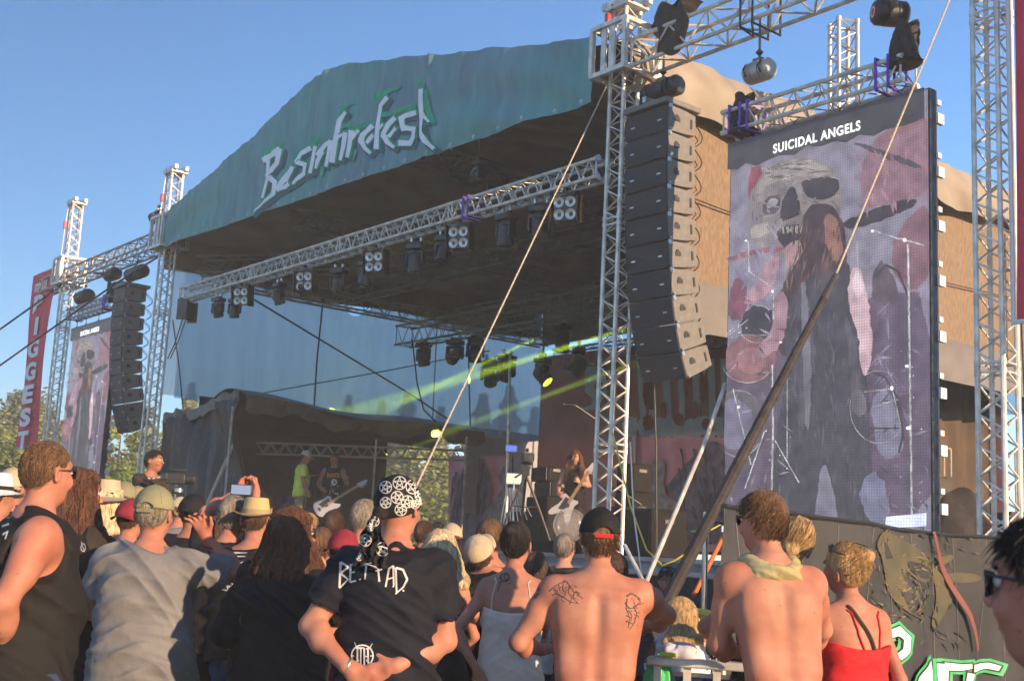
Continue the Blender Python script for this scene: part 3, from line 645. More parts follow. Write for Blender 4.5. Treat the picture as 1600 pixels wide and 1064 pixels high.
P_((.05, .04, .042), [(198, 250), (225, 222), (256, 225), (260, 262), (232, 292), (200, 290)])
P_((.17, .16, .17), [(212, 248), (236, 232), (250, 246), (236, 266), (212, 270)])
P_((.028, .022, .025), [(270, 230), (292, 195), (312, 205), (330, 285), (300, 300), (262, 318), (258, 280)])
P_((.028, .020, .024), [(240, 350), (280, 325), (330, 322), (350, 350), (330, 400), (290, 420), (255, 390)])
for t in range(5): P_((.20, .18, .16), [(262+t*15, 332-t*2), (273+t*15, 330-t*2), (272+t*15, 352), (264+t*15, 352)])
P_((.17, .15, .14), [(160, 330), (200, 310), (240, 330), (222, 352), (180, 368), (160, 372)])
for x0, y0, x1, y1 in ((215, 140, 430, 150), (205, 165, 300, 168), (225, 125, 400, 128), (340, 150, 440, 152), (420, 250, 460, 300), (350, 250, 420, 300)): P_((.075, .062, .062), [(x0, y0), ((x0+x1)/2, y0-7), (x1, y1), ((x0+x1)/2, y0+1)])
shade(90, 160, 120, 440, 330, (.10, .088, .088), 5, 34, 7, .3, 1.3, .45); shade(30, 180, 110, 420, 170, (.17, .155, .15), 6, 40, 5, .1, .3, .25)
P_((.030, .024, .027), [(334, 182), (390, 166), (444, 172), (452, 213), (420, 236), (354, 232), (334, 210)])
P_((.028, .022, .025), [(272, 230), (292, 199), (310, 207), (326, 283), (300, 296), (264, 312), (260, 278)])
P_((.025, .02, .024), [(465, 316), (560, 275), (690, 236), (720, 244), (690, 275), (560, 325), (470, 340)])
P_((.045, .035, .045), [(510, 48), (560, 62), (735, 128), (733, 146), (560, 84), (505, 60)])
P_((.12, .055, .06), [(80, 432), (180, 405), (290, 395), (290, 408), (180, 422), (80, 448)])
P_((.20, .12, .14), [(225, 425), (262, 430), (250, 500), (215, 560), (170, 590), (135, 585), (190, 500)])
P_((.028, .024, .03), circ(190, 655, 62)); P_((.11, .055, .06), circ(160, 770, 88, 80)); P_((.16, .08, .085), circ(165, 775, 50, 45))
P_((.06, .05, .06), circ(130, 985, 85, 110)); P_((.09, .08, .12), circ(110, 985, 60, 85))
P_((.035, .022, .024), [(336, 290), (355, 262), (400, 250), (445, 268), (475, 330), (480, 420), (505, 520), (470, 640), (400, 700), (320, 760), (255, 760), (235, 640), (262, 540), (310, 450), (330, 380)])
P_((.16, .10, .11), [(272, 405), (300, 380), (330, 375), (336, 420), (300, 470), (275, 470), (282, 440)])
P_((.13, .065, .05), [(415, 280), (450, 300), (470, 400), (465, 440), (440, 452), (415, 400), (405, 330)])
P_((.034, .031, .038), [(300, 560), (360, 500), (440, 470), (505, 482), (535, 560), (512, 650), (540, 790), (560, 900), (560, 1060), (590, 1390), (420, 1400), (410, 1250), (380, 1400), (225, 1400), (240, 1060), (290, 800), (270, 680)])
P_((.05, .045, .052), [(470, 600), (510, 700), (535, 860), (500, 960), (490, 760)]); P_((.048, .043, .05), [(330, 700), (380, 640), (360, 900), (320, 1100)])
shade(90, 285, 300, 460, 500, (.07, .042, .038), 8, 60, 5, 1.75, .25, .6); shade(90, 300, 520, 520, 1000, (.045, .041, .05), 9, 90, 9, 1.6, .3, .45); shade(120, 250, 900, 550, 1330, (.040, .035, .042), 10, 70, 8, 1.55, .25, .45); P_((.10, .095, .12), [(395, 1120), (425, 1120), (470, 1390), (370, 1390)]); P_((.085, .08, .095), [(330, 520), (352, 505), (372, 900), (350, 1040), (338, 800)])
P_((.27, .19, .21), [(497, 470), (528, 465), (548, 530), (563, 620), (572, 720), (560, 800), (542, 832), (528, 790), (524, 690), (500, 630), (486, 560)])
P_((.34, .27, .29), [(510, 478), (528, 480), (540, 540), (520, 580), (505, 540)])
P_((.17, .10, .12), [(245, 560), (285, 540), (292, 640), (262, 730), (215, 768), (178, 758), (195, 720), (240, 680)])
P_((.07, .062, .075), [(505, 870), (545, 880), (556, 950), (520, 965), (500, 920)])
P_((.10, .095, .13), [(560, 900), (620, 860), (660, 960), (680, 1090), (590, 1110)])
P_((.09, .09, .13), [(820-300, 1180), (600, 1130), (640, 1320), (560, 1330)])
shade(70, 85, 560, 270, 1380, (.10, .085, .10), 11, 50, 7, .9, 1.5, .7); shade(80, 580, 560, 750, 1380, (.075, .065, .09), 12, 60, 9, 1.2, 1.5, .6); shade(40, 520, 20, 750, 250, (.135, .08, .10), 13, 60, 14, 1.4, .6, .2); shade(50, 90, 250, 250, 500, (.12, .105, .15), 14, 50, 10, 1.4, .8, .2)
LIN = [([(690, 392), (694, 600), (705, 1390)], 7), ([(665, 372), (745, 395)], 5), ([(575, 345), (665, 375)], 4), ([(160, 380), (163, 480)], 4), ([(160, 480), (250, 540)], 3), ([(243, 560), (244, 640)], 5), ([(240, 790), (243, 1000), (236, 1390)], 6), ([(110, 870), (170, 1120)], 4), ([(290, 830), (290, 1100)], 3), ([(85, 700), (160, 640)], 3),
       ([(215, 1010), (150, 1200)], 4), ([(250, 1040), (330, 1180)], 4), ([(522, 380), (524, 460)], 2.5), ([(545, 880), (640, 870), (670, 1000)], 3), ([(575, 930), (660, 905)], 4)]
for cx, cy, r, rr in ((190, 655, 62, 62), (595, 930, 95, 120), (130, 985, 85, 110), (160, 770, 88, 80)): LIN.append((circ(cx, cy, r, rr, 30)[3:17], 2.0)); LIN.append((circ(cx, cy, r, rr, 30)[20:27], 1.5))
BLK = [([(575, 500), (640, 440), (690, 560)], 8), ([(560, 810), (640, 840), (680, 1000), (660, 1080)], 7), ([(560, 1000), (660, 1000)], 5)]
rs_ = random.Random(3)
SPK = [circ(p[0], p[1], p[2]*.6, p[3]*.6, p[4]) for p in [(682, 378, 11, 11, 12), (243, 548, 9, 9, 10), (640, 868, 10, 12, 10), (695, 1000, 14, 10, 10), (690, 795, 12, 8, 10), (130, 930, 9, 9, 10), (575, 348, 9, 9, 10), (270, 716, 10, 5, 10), (155, 380, 8, 5, 8)]]+[circ(90+rs_.uniform(0, 80), 640+rs_.uniform(0, 60), rs_.uniform(1, 2.6), None, 6) for _ in range(8)]+[circ(rs_.uniform(180, 320), rs_.uniform(1000, 1300), rs_.uniform(1, 2.5), None, 6) for _ in range(9)]+[circ(rs_.uniform(640, 740), rs_.uniform(700, 1300), rs_.uniform(.8, 2), None, 6) for _ in range(14)]
SX0, SX1, SZ0, SZ1 = -1.77, -4.20, 1.85, 6.09
HDR = [(1143, 228), (1452, 137), (1452, 188), (1420, 200), (1390, 206), (1372, 216), (1350, 214), (1330, 226), (1312, 224), (1290, 232), (1268, 231), (1249, 245), (1225, 246), (1205, 254), (1190, 262), (1172, 258), (1160, 268), (1143, 268)]
def screen(label, ua, ub, za, zb, txt_label):
    """maps the picture onto the rectangle ua..ub (left..right), za..zb on v=0"""
    r = thing('video_screen', label, 'video screen', W((ua+ub)/2, 0, za), 'video screens')
    def fn(off):
        def g_(x, y):
            u, z = uz(x, y, 0); a = min(1, max(0, (u-SX0)/(SX1-SX0))); c = min(1, max(0, (z-SZ0)/(SZ1-SZ0)))
            return W(ua+(ub-ua)*a, -.012-off, za+(zb-za)*c)
        return g_
    w = abs(ub-ua)
    b = MB(); b.box(W((ua+ub)/2, .055, (za+zb)/2), (w+.03, .12, zb-za+.03), AX); cs = b.build('panel_housing', 'black_metal', r)
    b = MB()
    for i in range(8):
        z = za+(zb-za)*(i+.5)/8
        b.box(W(ub-.02, .15, z), (.04, .10, .10), AX).box(W(ub-.02, .13, z+.16), (.03, .06, .05), AX)
    b.build('corner_lock', 'white_paint', r)
    pb = MB(); k = 0
    for c, poly in PIC:
        k += 1 if len(c) == 3 else .04; c = c[:3]; f = fn(.0006*k); pb.add([f(x, y) for x, y in poly], [tuple(range(len(poly)))], (*c, 1))
    for pts, wd in BLK:
        k += 1; n0 = len(pb.f); strokes_mb(pb, [(sm_open(c6(pts)), wd/2.1, wd/2.1)], fn(.0006*k)); pb.c += [(.03, .025, .03, 1)]*(len(pb.f)-n0)
    for pts, wd in LIN:
        k += 1; n0 = len(pb.f); strokes_mb(pb, [(c6(pts), wd/2.3, wd/2.3)], fn(.0006*k)); pb.c += [(*((rs_.uniform(.10, .34),)*3), 1) for _ in range(len(pb.f)-n0)]
    k += 1
    for pts in SPK:
        f = fn(.0006*k); P2 = c6(pts); pb.add([f(x, y) for x, y in P2], [tuple(range(len(P2)))], (.5, .5, .54, 1))
    for q in ([(1135, 822), (1170, 818), (1170, 826), (1135, 832)], [(1392, 808), (1455, 802), (1455, 822), (1390, 826)], [(1150, 806), (1172, 804), (1172, 809), (1150, 811)]):
        f = fn(.0006*k); pb.add([f(x, y) for x, y in q], [(0, 1, 2, 3)], (.42, .45, .6, 1))
    k += 1; f = fn(.0006*k); pb.add([f(x, y) for x, y in HDR], [tuple(range(len(HDR)))], (.030, .027, .030, 1))
    k += 1; f = fn(.0006*k); b2 = [(1143, 228), (1452, 137), (1452, 145), (1143, 236)]; pb.add([f(x, y) for x, y in b2], [(0, 1, 2, 3)], (.012, .012, .02, 1))
    pic = pb.build('screen_picture', 'screen_picture', cs, smooth=False)
    cu = bpy.data.curves.new('t', 'FONT'); cu.body = 'SUICIDAL ANGELS'; cu.size = 1; cu.offset = .018; cu.space_character = 1.12; ob = bpy.data.objects.new('t', cu); COL.objects.link(ob)
    me = bpy.data.meshes.new_from_object(ob.evaluated_get(bpy.context.evaluated_depsgraph_get())); bpy.data.objects.remove(ob)
    x0 = min(v_.co.x for v_ in me.vertices); x1 = max(v_.co.x for v_ in me.vertices)
    ta, tb = (uz(1216, 240)[0]-SX0)/(SX1-SX0), (uz(1352, 203)[0]-SX0)/(SX1-SX0); zc = (uz(1216, 243)[1]-SZ0)/(SZ1-SZ0)
    b = MB(); k += 1
    tw = (tb-ta)*(ub-ua); sc_ = abs(tw)/(x1-x0)
    b.add([W(ua+(ub-ua)*ta+tw*(v_.co.x-x0)/(x1-x0), -.02-.0006*k, za+(zb-za)*zc+v_.co.y*sc_*1.15) for v_ in me.vertices], [tuple(p.vertices) for p in me.polygons])
    b.build('caption', 'caption_white', pic, smooth=False)
    return r
def sm_open(P):
    Q = [P[0]]
    for i in range(len(P)-1): Q += [((P[i][0]*2+P[i+1][0])/3, (P[i][1]*2+P[i+1][1])/3), ((P[i][0]+2*P[i+1][0])/3, (P[i][1]+2*P[i+1][1])/3)]
    return Q+[P[-1]]
mk('caption_white', (.2, .2, .2), .5, emit=(1, 1, 1), es=.75)
screen('big video screen on the right showing a skull and a long haired singer', SX0, SX1, SZ0, SZ1, '')
screen('small distant video screen at the far left showing the same skull and singer', 18.75, 16.1, 2.0, 6.25, '')
# shackles from screen trusses
b = MB()
def shackles(lst, zt, zb_, lab):
    rt = thing('screen_hanger', lab, 'chain', W(lst[0], 0, zb_))
    for u in lst:
        b = MB(); b.path([W(u-.06, 0, zt), W(u, 0, (zt+zb_)/2), W(u+.06, 0, zt)], .006, 5); b.path([W(u, 0, (zt+zb_)/2+.02), W(u-.015, 0, zb_)], .009, 5)
        b.tube(W(u, 0, zb_+.05), W(u, 0, zb_-.03), .02, 8); b.build('shackle_chain', 'chain', rt)
shackles((-1.95, -2.62, -3.2, -3.9), 6.2, 6.10, 'four short steel chains holding the big video screen under its truss')
shackles((16.4, 17.2, 18.0, 18.6), 6.5, 6.26, 'short steel chains holding the small left video screen')
# ------------------------------------------------------------------ chain hoists
def hoist(label, p, L=.5, r=.14, ax=None, bagp=None, tilt=0, hook=.45, disc=False, mtl='black_metal'):
    o = thing('chain_hoist', label, 'chain hoist', p, 'chain hoists')
    A_ = (ax or U).normalized(); Y = ZV.cross(A_).normalized(); fr = (Y, ZV, A_)
    b = MB(); n = 24
    prof = [(0, -L/2), (r*.8, -L/2), (r, -L/2+.03), (r, -L*.2), (r*.9, -L*.2), (r*.9, -L*.17), (r*1.02, -L*.17), (r*1.02, L*.12), (r*.9, L*.12), (r*.9, L*.15), (r, L*.15), (r, L/2-.03), (r*.8, L/2), (0, L/2)]
    b.lathe(p, prof, n, fr); bd_ = b.build('motor_body', mtl, o, angle=30)
    b = MB(); b.box(Vector(p)+ZV*(r+.0), (.09, .05, .12), fr); b.path([Vector(p)+ZV*(r+.05), Vector(p)+ZV*(r+hook)], .014, 6); b.lathe(Vector(p)+ZV*(r+.10), [(.02, -.03), (.045, 0), (.02, .03)], 10, (Y, A_, ZV)); b.build('hook_chain', 'chain', o)
    b = MB(); 
    for s_ in (-1, 1): b.path([Vector(p)+A_*(s_*L*.3)+ZV*(r*.6)+Y*r*.9, Vector(p)+A_*(s_*L*.3)+Y*(r*1.25), Vector(p)+A_*(s_*L*.3)-ZV*r*.6+Y*r*.9], .012, 5)
    b.build('handle', 'chain', o)
    if disc:
        b = MB(); b.lathe(Vector(p)+A_*(-L/2-.006), [(0, 0), (r*.5, 0), (r*.5, .004)], 20, fr); b.build('badge_disc', 'red_plastic', bd_); b = MB(); b.lathe(Vector(p)+A_*(-L/2-.010), [(r*.3, 0), (r*.4, 0)], 20, fr); b.build('badge_ring', 'white_paint', bd_)
    if bagp is not None:
        q = Vector(bagp); b = MB()
        def bag(a, c):
            g = 2*PI*a; w = .15*(.6+.5*c); k = .03*math.sin(g*3+4*c)+.02*math.sin(g*5+9*c)
            return q+U*((w+k)*math.cos(g))+V*((.10*(.7+.5*c)+k)*math.sin(g))+ZV*(-.42*c+.02*math.sin(3*g))
        b.grid(bag, 24, 10); b.lathe(q-ZV*.42, [(.0, -.05), (.15, -.03), (.185, 0)], 20, (U, V*.8, ZV)); b.build('chain_bag', 'dark_wrap', o)
    return o
hoist('black hoist just above the right speaker column, below the thick truss', W(-.62, .05, 7.07), .55, .125, U, hook=.3)
hoist('hoist lying on top of the thick truss beside the near tower', W(-.55, .15, 7.98), .5, .11, (U+V*.5), hook=.2)
hoist('bare metal hoist hanging over the left end of the right screen truss', W(-2.13, 0, 6.86), .34, .12, U, W(-1.95, -.05, 6.62), hook=.55, mtl='alu_dull')
hoist('hoist with a red round badge at the right end of the right screen truss', W(-3.78, 0, 7.0), .34, .13, V*.9-U*.6, W(-3.98, -.05, 6.82), hook=.6, disc=True, mtl='black_metal')
hoist('far black hoist above the left speaker column', W(15.2, .0, 7.12), .8, .15, U, hook=.3)
hoist('far hoist left of the left speaker column above the small screen', W(18.3, 0, 6.98), .6, .17, U, hook=.4)
hoist('far hoist in the middle of the left wing truss', W(16.9, .1, 7.35), .5, .15, U, W(16.6, 0, 7.1), hook=.2)
hoist('small hoist with a handle on the truss at the left end of the green banner', W(14.2, -.05, 8.2), .45, .13, U, hook=.12)
# dark frames clipped round the wing truss
b = MB()
for uu in (-2.05, -2.22): b.path([W(uu, -.24, 7.33), W(uu, .24, 7.33), W(uu, .24, 7.82), W(uu, -.24, 7.82)], .016, 6, closed=True)
b.path([W(-2.05, -.24, 7.33), W(-2.12, -.1, 7.24), W(-2.22, -.24, 7.33)], .016, 6)
tag(b.build('truss_clamp', 'black_metal'), 'black steel clamp frame around the thick truss above the right screen hoist', 'clamp')
# dark bags / cables over the wing truss at the near tower
b = MB(); b.grid(lambda a, c: W(-.75-.45*a+.04*math.sin(9*c), -.2-.04*math.sin(7*a+5*c), 7.98-.62*c+.05*math.sin(8*a)), 10, 12).grid(lambda a, c: W(-.75-.42*a, -.22+.35*c, 7.99+.05*math.sin(8*a)), 10, 6)
tag(b.build('cable_bundle_cover', 'dark_wrap'), 'dark cloth and cable bundle thrown over the truss next to the near tower', 'cover')
# ------------------------------------------------------------------ lamps
mk('glow_green', (.5, .7, .02), .3, emit=(.55, .95, .02), es=3)
def moving_head(label, top, yaw=0, tilt=0, s=1.0, lit=False, grp='moving head lamps'):
    o = thing('moving_head_lamp', label, 'stage lamp', top, grp); t = Vector(top)
    cy, sy = math.cos(yaw), math.sin(yaw); X = Vector((cy, sy, 0)); Y = Vector((-sy, cy, 0)); fr = (X, Y, ZV)
    b = MB(); b.box(t-ZV*.09*s, (.30*s, .22*s, .09*s), fr); b.box(t-ZV*.03*s, (.2*s, .05*s, .05*s), fr); b.tube(t-ZV*.14*s, t-ZV*.17*s, .08*s, 14); b.build('base', 'black_plastic', o, bevel=.012)
    b = MB(); b.tube(t-Vector((0, 0, 0))+X*.09*s-ZV*.0, t+X*.09*s+ZV*.06*s, .03*s, 8); b.tube(t-X*.09*s, t-X*.09*s+ZV*.06*s, .03*s, 8); b.build('clamp', 'steel', o)
    b = MB(); b.box(t-ZV*.18*s, (.31*s, .10*s, .05*s), fr)
    for k in (-1, 1): b.box(t+X*(k*.15*s)-ZV*.28*s, (.035*s, .13*s, .24*s), fr); b.tube(t+X*(k*.135*s)-ZV*.35*s, t+X*(k*.172*s)-ZV*.35*s, .07*s, 14)
    b.build('yoke', 'black_metal', o, bevel=.01)
    c = t-ZV*.35*s; d = (Vector((0, 0, -1))*math.cos(tilt)-Y*math.sin(tilt)); Z2 = d; Y2 = Z2.cross(X)
    b = MB(); b.lathe(c, [(0, -.16*s), (.07*s, -.155*s), (.105*s, -.12*s), (.115*s, -.03*s), (.112*s, .06*s), (.125*s, .12*s), (.115*s, .16*s), (.095*s, .165*s)], 20, (X, Y2, Z2)); hd = b.build('head', 'black_plastic', o)
    b = MB(); b.lathe(c, [(.097*s, .162*s), (.06*s, .172*s), (0, .176*s)], 18, (X, Y2, Z2)); b.build('lens', 'glow_green' if lit else 'lens', hd)
    return o
def blinder(label, top, face, s=1.0):
    o = thing('blinder_lamp', label, 'stage lamp', top, 'four-bulb blinder lamps'); t = Vector(top); f = Vector(face).normalized(); X = f.cross(ZV).normalized(); Z2 = X.cross(f)
    c = t-ZV*.24*s; b = MB(); b.box(c-f*.06*s, (.36*s, .12*s, .36*s), (X, f, Z2)); hb = b.build('housing', 'black_metal', o, bevel=.01)
    b = MB(); 
    for i in (-1, 1): b.box(c+X*(.2*s*i)-f*.05*s, (.015*s, .22*s, .42*s), (X, f, Z2))
    b.box(t-ZV*.01*s, (.41*s, .04*s, .02*s), (X, f, ZV)); b.tube(t, t+ZV*.06, .03, 8)
    b.build('bracket', 'black_metal', o)
    for i in (-1, 1):
        for j in (-1, 1):
            b = MB(); b.lathe(c+X*(.088*i*s)+Z2*(.088*j*s), [(.080*s, .0), (.078*s, .022*s), (.07*s, .018*s), (.045*s, -.02*s+.02), (0, -.004)], 16, (X, Z2, f)); b.build('bulb', 'lamp_glass', o)
    return o
row = []
def pick(x, y, v): return onv(x, y, v)
fx = [(342, 463, .4, 'm', .8), (368, 465, .2, 'm', .75), (437, 440, .4, 'm', .8), (475, 432, .6, 'm', .65), (530, 418, .2, 'm', .8), (573, 405, -.2, 'm', .85), (651, 378, .1, 'm', .9), (695, 366, -.3, 'm', .8), (792, 331, .0, 'm', .95), (846, 318, .3, 'm', .95)]
names = ['moving head lamp nearest the left end of the front truss, tilted outward', 'second moving head from the left on the front truss beside a blinder', 'third moving head from the left on the front truss', 'small moving head in the fourth place from the left on the front truss', 'fifth moving head from the left on the front truss', 'sixth moving head from the left on the front truss, beside a blinder', 'seventh moving head from the left on the front truss, right above the pale rope gap',
         'eighth moving head from the left on the front truss beside a four-bulb lamp', 'ninth moving head from the left on the front truss, hanging straight down', 'rightmost moving head on the front truss next to the last blinder']
for i, (x, y, ti, k, s) in enumerate(fx):
    moving_head(names[i]+'', pick(x, y, .15), _A+PI/2+.25+.3*math.sin(i*2.2), ti, s*1.02, grp='moving head lamps on the front truss')
fcam = (-V*.75+Vector((.1, -.6, 0))-ZV*.15)
for i, (x, y, l) in enumerate([(378, 445, 'four-bulb blinder at the left of the front truss'), (477, 420, 'four-bulb blinder, second from the left on the front truss'), (586, 388, 'four-bulb blinder left of the middle of the front truss'), (718, 348, 'four-bulb blinder right of the middle of the front truss'), (884, 300, 'large four-bulb blinder at the right end of the front truss')]):
    blinder(l, pick(x, y, .12), fcam, .92)
blinder('far left blinder turned sideways at the very end of the front truss', pick(291, 468, .12), U*.9-V*.6, 1.0)
for i, (x, y, ti, lit, l) in enumerate([(663, 532, .3, False, 'moving head at the left end of the middle truss against the scrim'), (712, 528, -.9, False, 'tilted moving head second from the left on the middle truss'), (744, 524, .1, False, 'moving head third from the left on the middle truss'), (767, 560, -.5, False, 'large moving head hanging low in front of the scrim beside the lit pole'),
                                        (793, 552, .5, True, 'moving head glowing green beside the lit pole'), (848, 556, -.8, True, 'moving head shining green left of the red backdrop top'), (905, 540, .6, False, 'dark moving head above the red backdrop'), (880, 505, 0, False, 'dark moving head high above the green beam')]):
    moving_head(l, pick(x, y, 5.2), _A+PI/2+.4*i, ti, 1.12, lit, 'moving head lamps on the middle truss')
hoist('black controller hoist above the middle of the front truss with a purple sling', pick(745, 275, .15), .25, .09, U, hook=.7)
b = MB(); w_ = .15; uc = uz(745, 300, .15)[0]
for du in (0, .12): b.path([W(uc+du, .15-w_, 6.34-w_), W(uc+du, .15+w_, 6.34-w_), W(uc+du, .15+w_, 6.34+w_), W(uc+du, .15-w_, 6.34+w_)], .018, 6, closed=True)
b.build('purple_sling', 'purple_sling', ft)
# ------------------------------------------------------------------ tall red banners
mk('banner_red', (.62, .045, .075), .65, noise=.14, nscale=2, bump=.3, bscale=5); mk('banner_white', (.72, .72, .74), .65)
def font_mesh(txt, bold=.03, sp=1.0):
    cu = bpy.data.curves.new('t', 'FONT'); cu.body = txt; cu.size = 1; cu.offset = bold; cu.space_character = sp; ob = bpy.data.objects.new('t', cu); COL.objects.link(ob)
    me = bpy.data.meshes.new_from_object(ob.evaluated_get(bpy.context.evaluated_depsgraph_get())); bpy.data.objects.remove(ob)
    xs = [v_.co.x for v_ in me.vertices]; ys = [v_.co.y for v_ in me.vertices]
    return [(v_.co.x, v_.co.y) for v_ in me.vertices], [tuple(p.vertices) for p in me.polygons], (min(xs), max(xs), min(ys), max(ys))
rb = thing('letter_banner', 'tall narrow red banner with stacked white capitals at the left edge', 'banner', W(21.15, 0, 3.5), 'tall red side banners')
UL, UR, ZB, ZT = 21.95, 20.42, 3.48, 8.0
b = MB(); b.grid(lambda a, c: W(UL+(UR-UL)*a, -.08+.05*math.sin(5*c+2*a)+.02*math.sin(14*a), ZB+(ZT-ZB)*c), 12, 40); cl_ = b.build('cloth', 'banner_red', rb)
b = MB(); b.tube(W(UL+.1, -.05, ZT+.02), W(UR-.2, -.05, ZT+.02), .03, 8).tube(W(UL+.05, -.05, ZB), W(UR, -.05, ZB), .025, 8).tube(W(UR-.05, -.0, ZT), W(19.8, 0, 7.9), .03, 8).tube(W(UR-.05, -.0, ZB+.3), W(19.8, 0, ZB+.3), .03, 8); b.build('pole', 'alu_dull', rb)
b = MB()
for txt, a0, a1, z0, z1 in [('STAGE', .22, .84, 7.50, 7.72)]+[(c, .26 if c != 'I' else .45, .78 if c != 'I' else .62, 6.92-.585*i-.0, 6.92-.585*i+.47) for i, c in enumerate('BIGGEST')]:
    vs, fs, (x0, x1, y0, y1) = font_mesh(txt, .045)
    b.add([W(UL+(UR-UL)*(a0+(a1-a0)*(x-x0)/(x1-x0)), -.16, z0+(z1-z0)*(y-y0)/(y1-y0)) for x, y in vs], fs)
b.build('lettering', 'banner_white', cl_, smooth=False)
rb2 = thing('side_banner', 'tall plain red banner edge at the right border beyond the thick white tower', 'banner', W(-5.8, 0, 3.7), 'tall red side banners')
b = MB(); b.grid(lambda a, c: W(-5.06-1.5*a, -.04+.05*math.sin(4*c+2*a)+.03*math.sin(11*a+2*c), 3.72+6.3*c), 24, 40); b.build('cloth', 'banner_red', rb2)
b = MB(); b.tube(W(-5.03, -.04, 3.7), W(-5.04, -.04, 10.0), .022, 8).tube(W(-5.03, -.04, 3.72), W(-6.6, -.04, 3.72), .022, 8); b.build('edge_rope', 'banner_white', rb2)
b = MB(); b.path([W(-5.1, -.04, 3.7), W(-5.14, -.05, 2.2), W(-5.15, -.1, .3)], .008, 5); b.build('tie_rope', 'cable', rb2)
for q in (4.2, 6.6): MB().tube(W(-5.03, 0, q), W(-4.95, 0, q), .012, 6).build('eyelet', 'steel', rb2)
# ------------------------------------------------------------------ ropes and cables
def rope(label, pts, r, m='rope', name='guy_rope', cat='rope', n=7):
    return tag(MB().path(pts, r, n).build(name, m), label, cat)
top4 = W(-4.85, 0, 8.9)
pA = at(1305, 432, 9.2)
a0_ = at(1492, -20, 10.3)
rope('pale rope running from the top right down across the big video screen', [a0_, pA], .009)
pB = at(1030, 962, 7.4); dirn = (pB-pA).normalized()
anc = pB+dirn*(pB.z/abs(dirn.z))
st = thing('anchor_strut', 'thick dark wrapped strut slanting down across the screen to the barrier', 'strut', anc)
b = MB(); b.path([pA+dirn*.25, pA.lerp(pB, .5), pB, anc], [.026, .036, .042, .042], 10); b.build('padded_tube', 'dark_wrap', st)
b = MB(); b.tube(pA-dirn*.02, pA+dirn*.3, .022, 8, .03); b.path([pA+Vector((.0, 0, .02)), pA+dirn*.12+Vector((.03, 0, 0)), pA+dirn*.2], .014, 5); b.build('turnbuckle', 'chain', st)
rope('pale rope slanting down to the left from the near tower to the crowd', [W(.12, -.16, 7.3), at(655, 750, 10.5), at(448, 1182, 9.0)], .009)
rope('dark steel cable at the far left from the second tower down past the red banner', [at(262, 392, 25), at(175, 447, 25.6), at(-30, 592, 27)], .022, 'cable', 'guy_cable')
rope('dark steel cable at the far left from the leftmost tower head', [at(118, 425, 29.5), at(88, 452, 29.3), at(-30, 536, 28)], .024, 'cable', 'guy_cable')
rope('black cable slanting across the scrim from the front truss to the tent', [pick(395, 467, .3), at(640, 615, 27), at(700, 655, 27.5)], .018, 'cable', 'stage_cable')
rope('thin black line crossing the scrim under the middle truss', [at(405, 615, 26), at(600, 580, 26), at(765, 548, 24)], .012, 'cable', 'stage_cable')
for i, (xs) in enumerate([(286, 274, 262), (292, 278, 266)]):
    rope('%s black cable falling from the left end blinder to the tower' % ('outer', 'inner')[i], [at(xs[0], 495, 24), at(xs[1], 535, 24.4), at(xs[2], 560, 24.7)], .012, 'cable', 'stage_cable')
rope('black cable hanging straight down beside the left tower onto the tent', [at(270, 500, 24.3), at(280, 575, 24.3), at(286, 640, 24.6)], .014, 'cable', 'stage_cable')
rope('pair of cables hanging from the left end of the middle truss', [at(644, 530, 24.5), at(652, 600, 24.5), at(662, 640, 24.5), at(682, 660, 24.6)], .016, 'cable', 'stage_cable')
rope('cable hanging from the middle truss left of the lit pole', [at(732, 535, 24), at(733, 600, 24), at(735, 665, 24)], .014, 'cable', 'stage_cable')
rope('shiny metal pole standing before the scrim under the green lamp', [at(797, 555, 24), at(795, 640, 24), at(792, 745, 24), at(791, 850, 24)], .03, 'alu', 'pole', 'pole')
rope('light grey strut leaning left of the big screen down to the stage edge', [at(1133, 600, 13.0), at(1100, 694, 12.6), at(1016, 893, 11.6), at(985, 972, 11.2)], .023, 'alu', 'leaning_strut', 'strut')
rope('short grey pipe leaning behind the man in the black cap', [at(976, 852, 12.5), at(1004, 906, 12.0), at(1030, 960, 11.6)], .022, 'alu', 'leaning_strut', 'strut')
rope('orange ratchet strap pulled taut at the stage edge beside the dark strut', [at(1143, 812, 12.6), at(1084, 930, 11.9)], .022, 'orange', 'strap', 'strap')
rope('yellow cable hanging in a loop beside the near tower', [at(957, 675, 13.9), at(985, 790, 13.9), at(1010, 858, 13.8), at(1035, 883, 13.6), at(1055, 875, 13.5), at(1075, 862, 13.5)], .010, 'yellow_paint', 'stage_cable', 'cable')
rope('thin grey cable hanging vertically right of the near tower', [at(985, 690, 13.6), at(990, 800, 13.6), at(1003, 900, 13.5)], .009, 'steel', 'stage_cable', 'cable')
rope('black vertical cable in front of the right wing banner', [at(1022, 600, 14.3), at(1025, 700, 14.3), at(1026, 890, 14.3)], .012, 'cable', 'stage_cable', 'cable')
rope('short yellow cable along the stage edge left of the big screen foot', [at(1150, 806, 12.4), at(1110, 828, 12.4), at(1080, 830, 12.6)], .008, 'yellow_paint', 'stage_cable', 'cable')
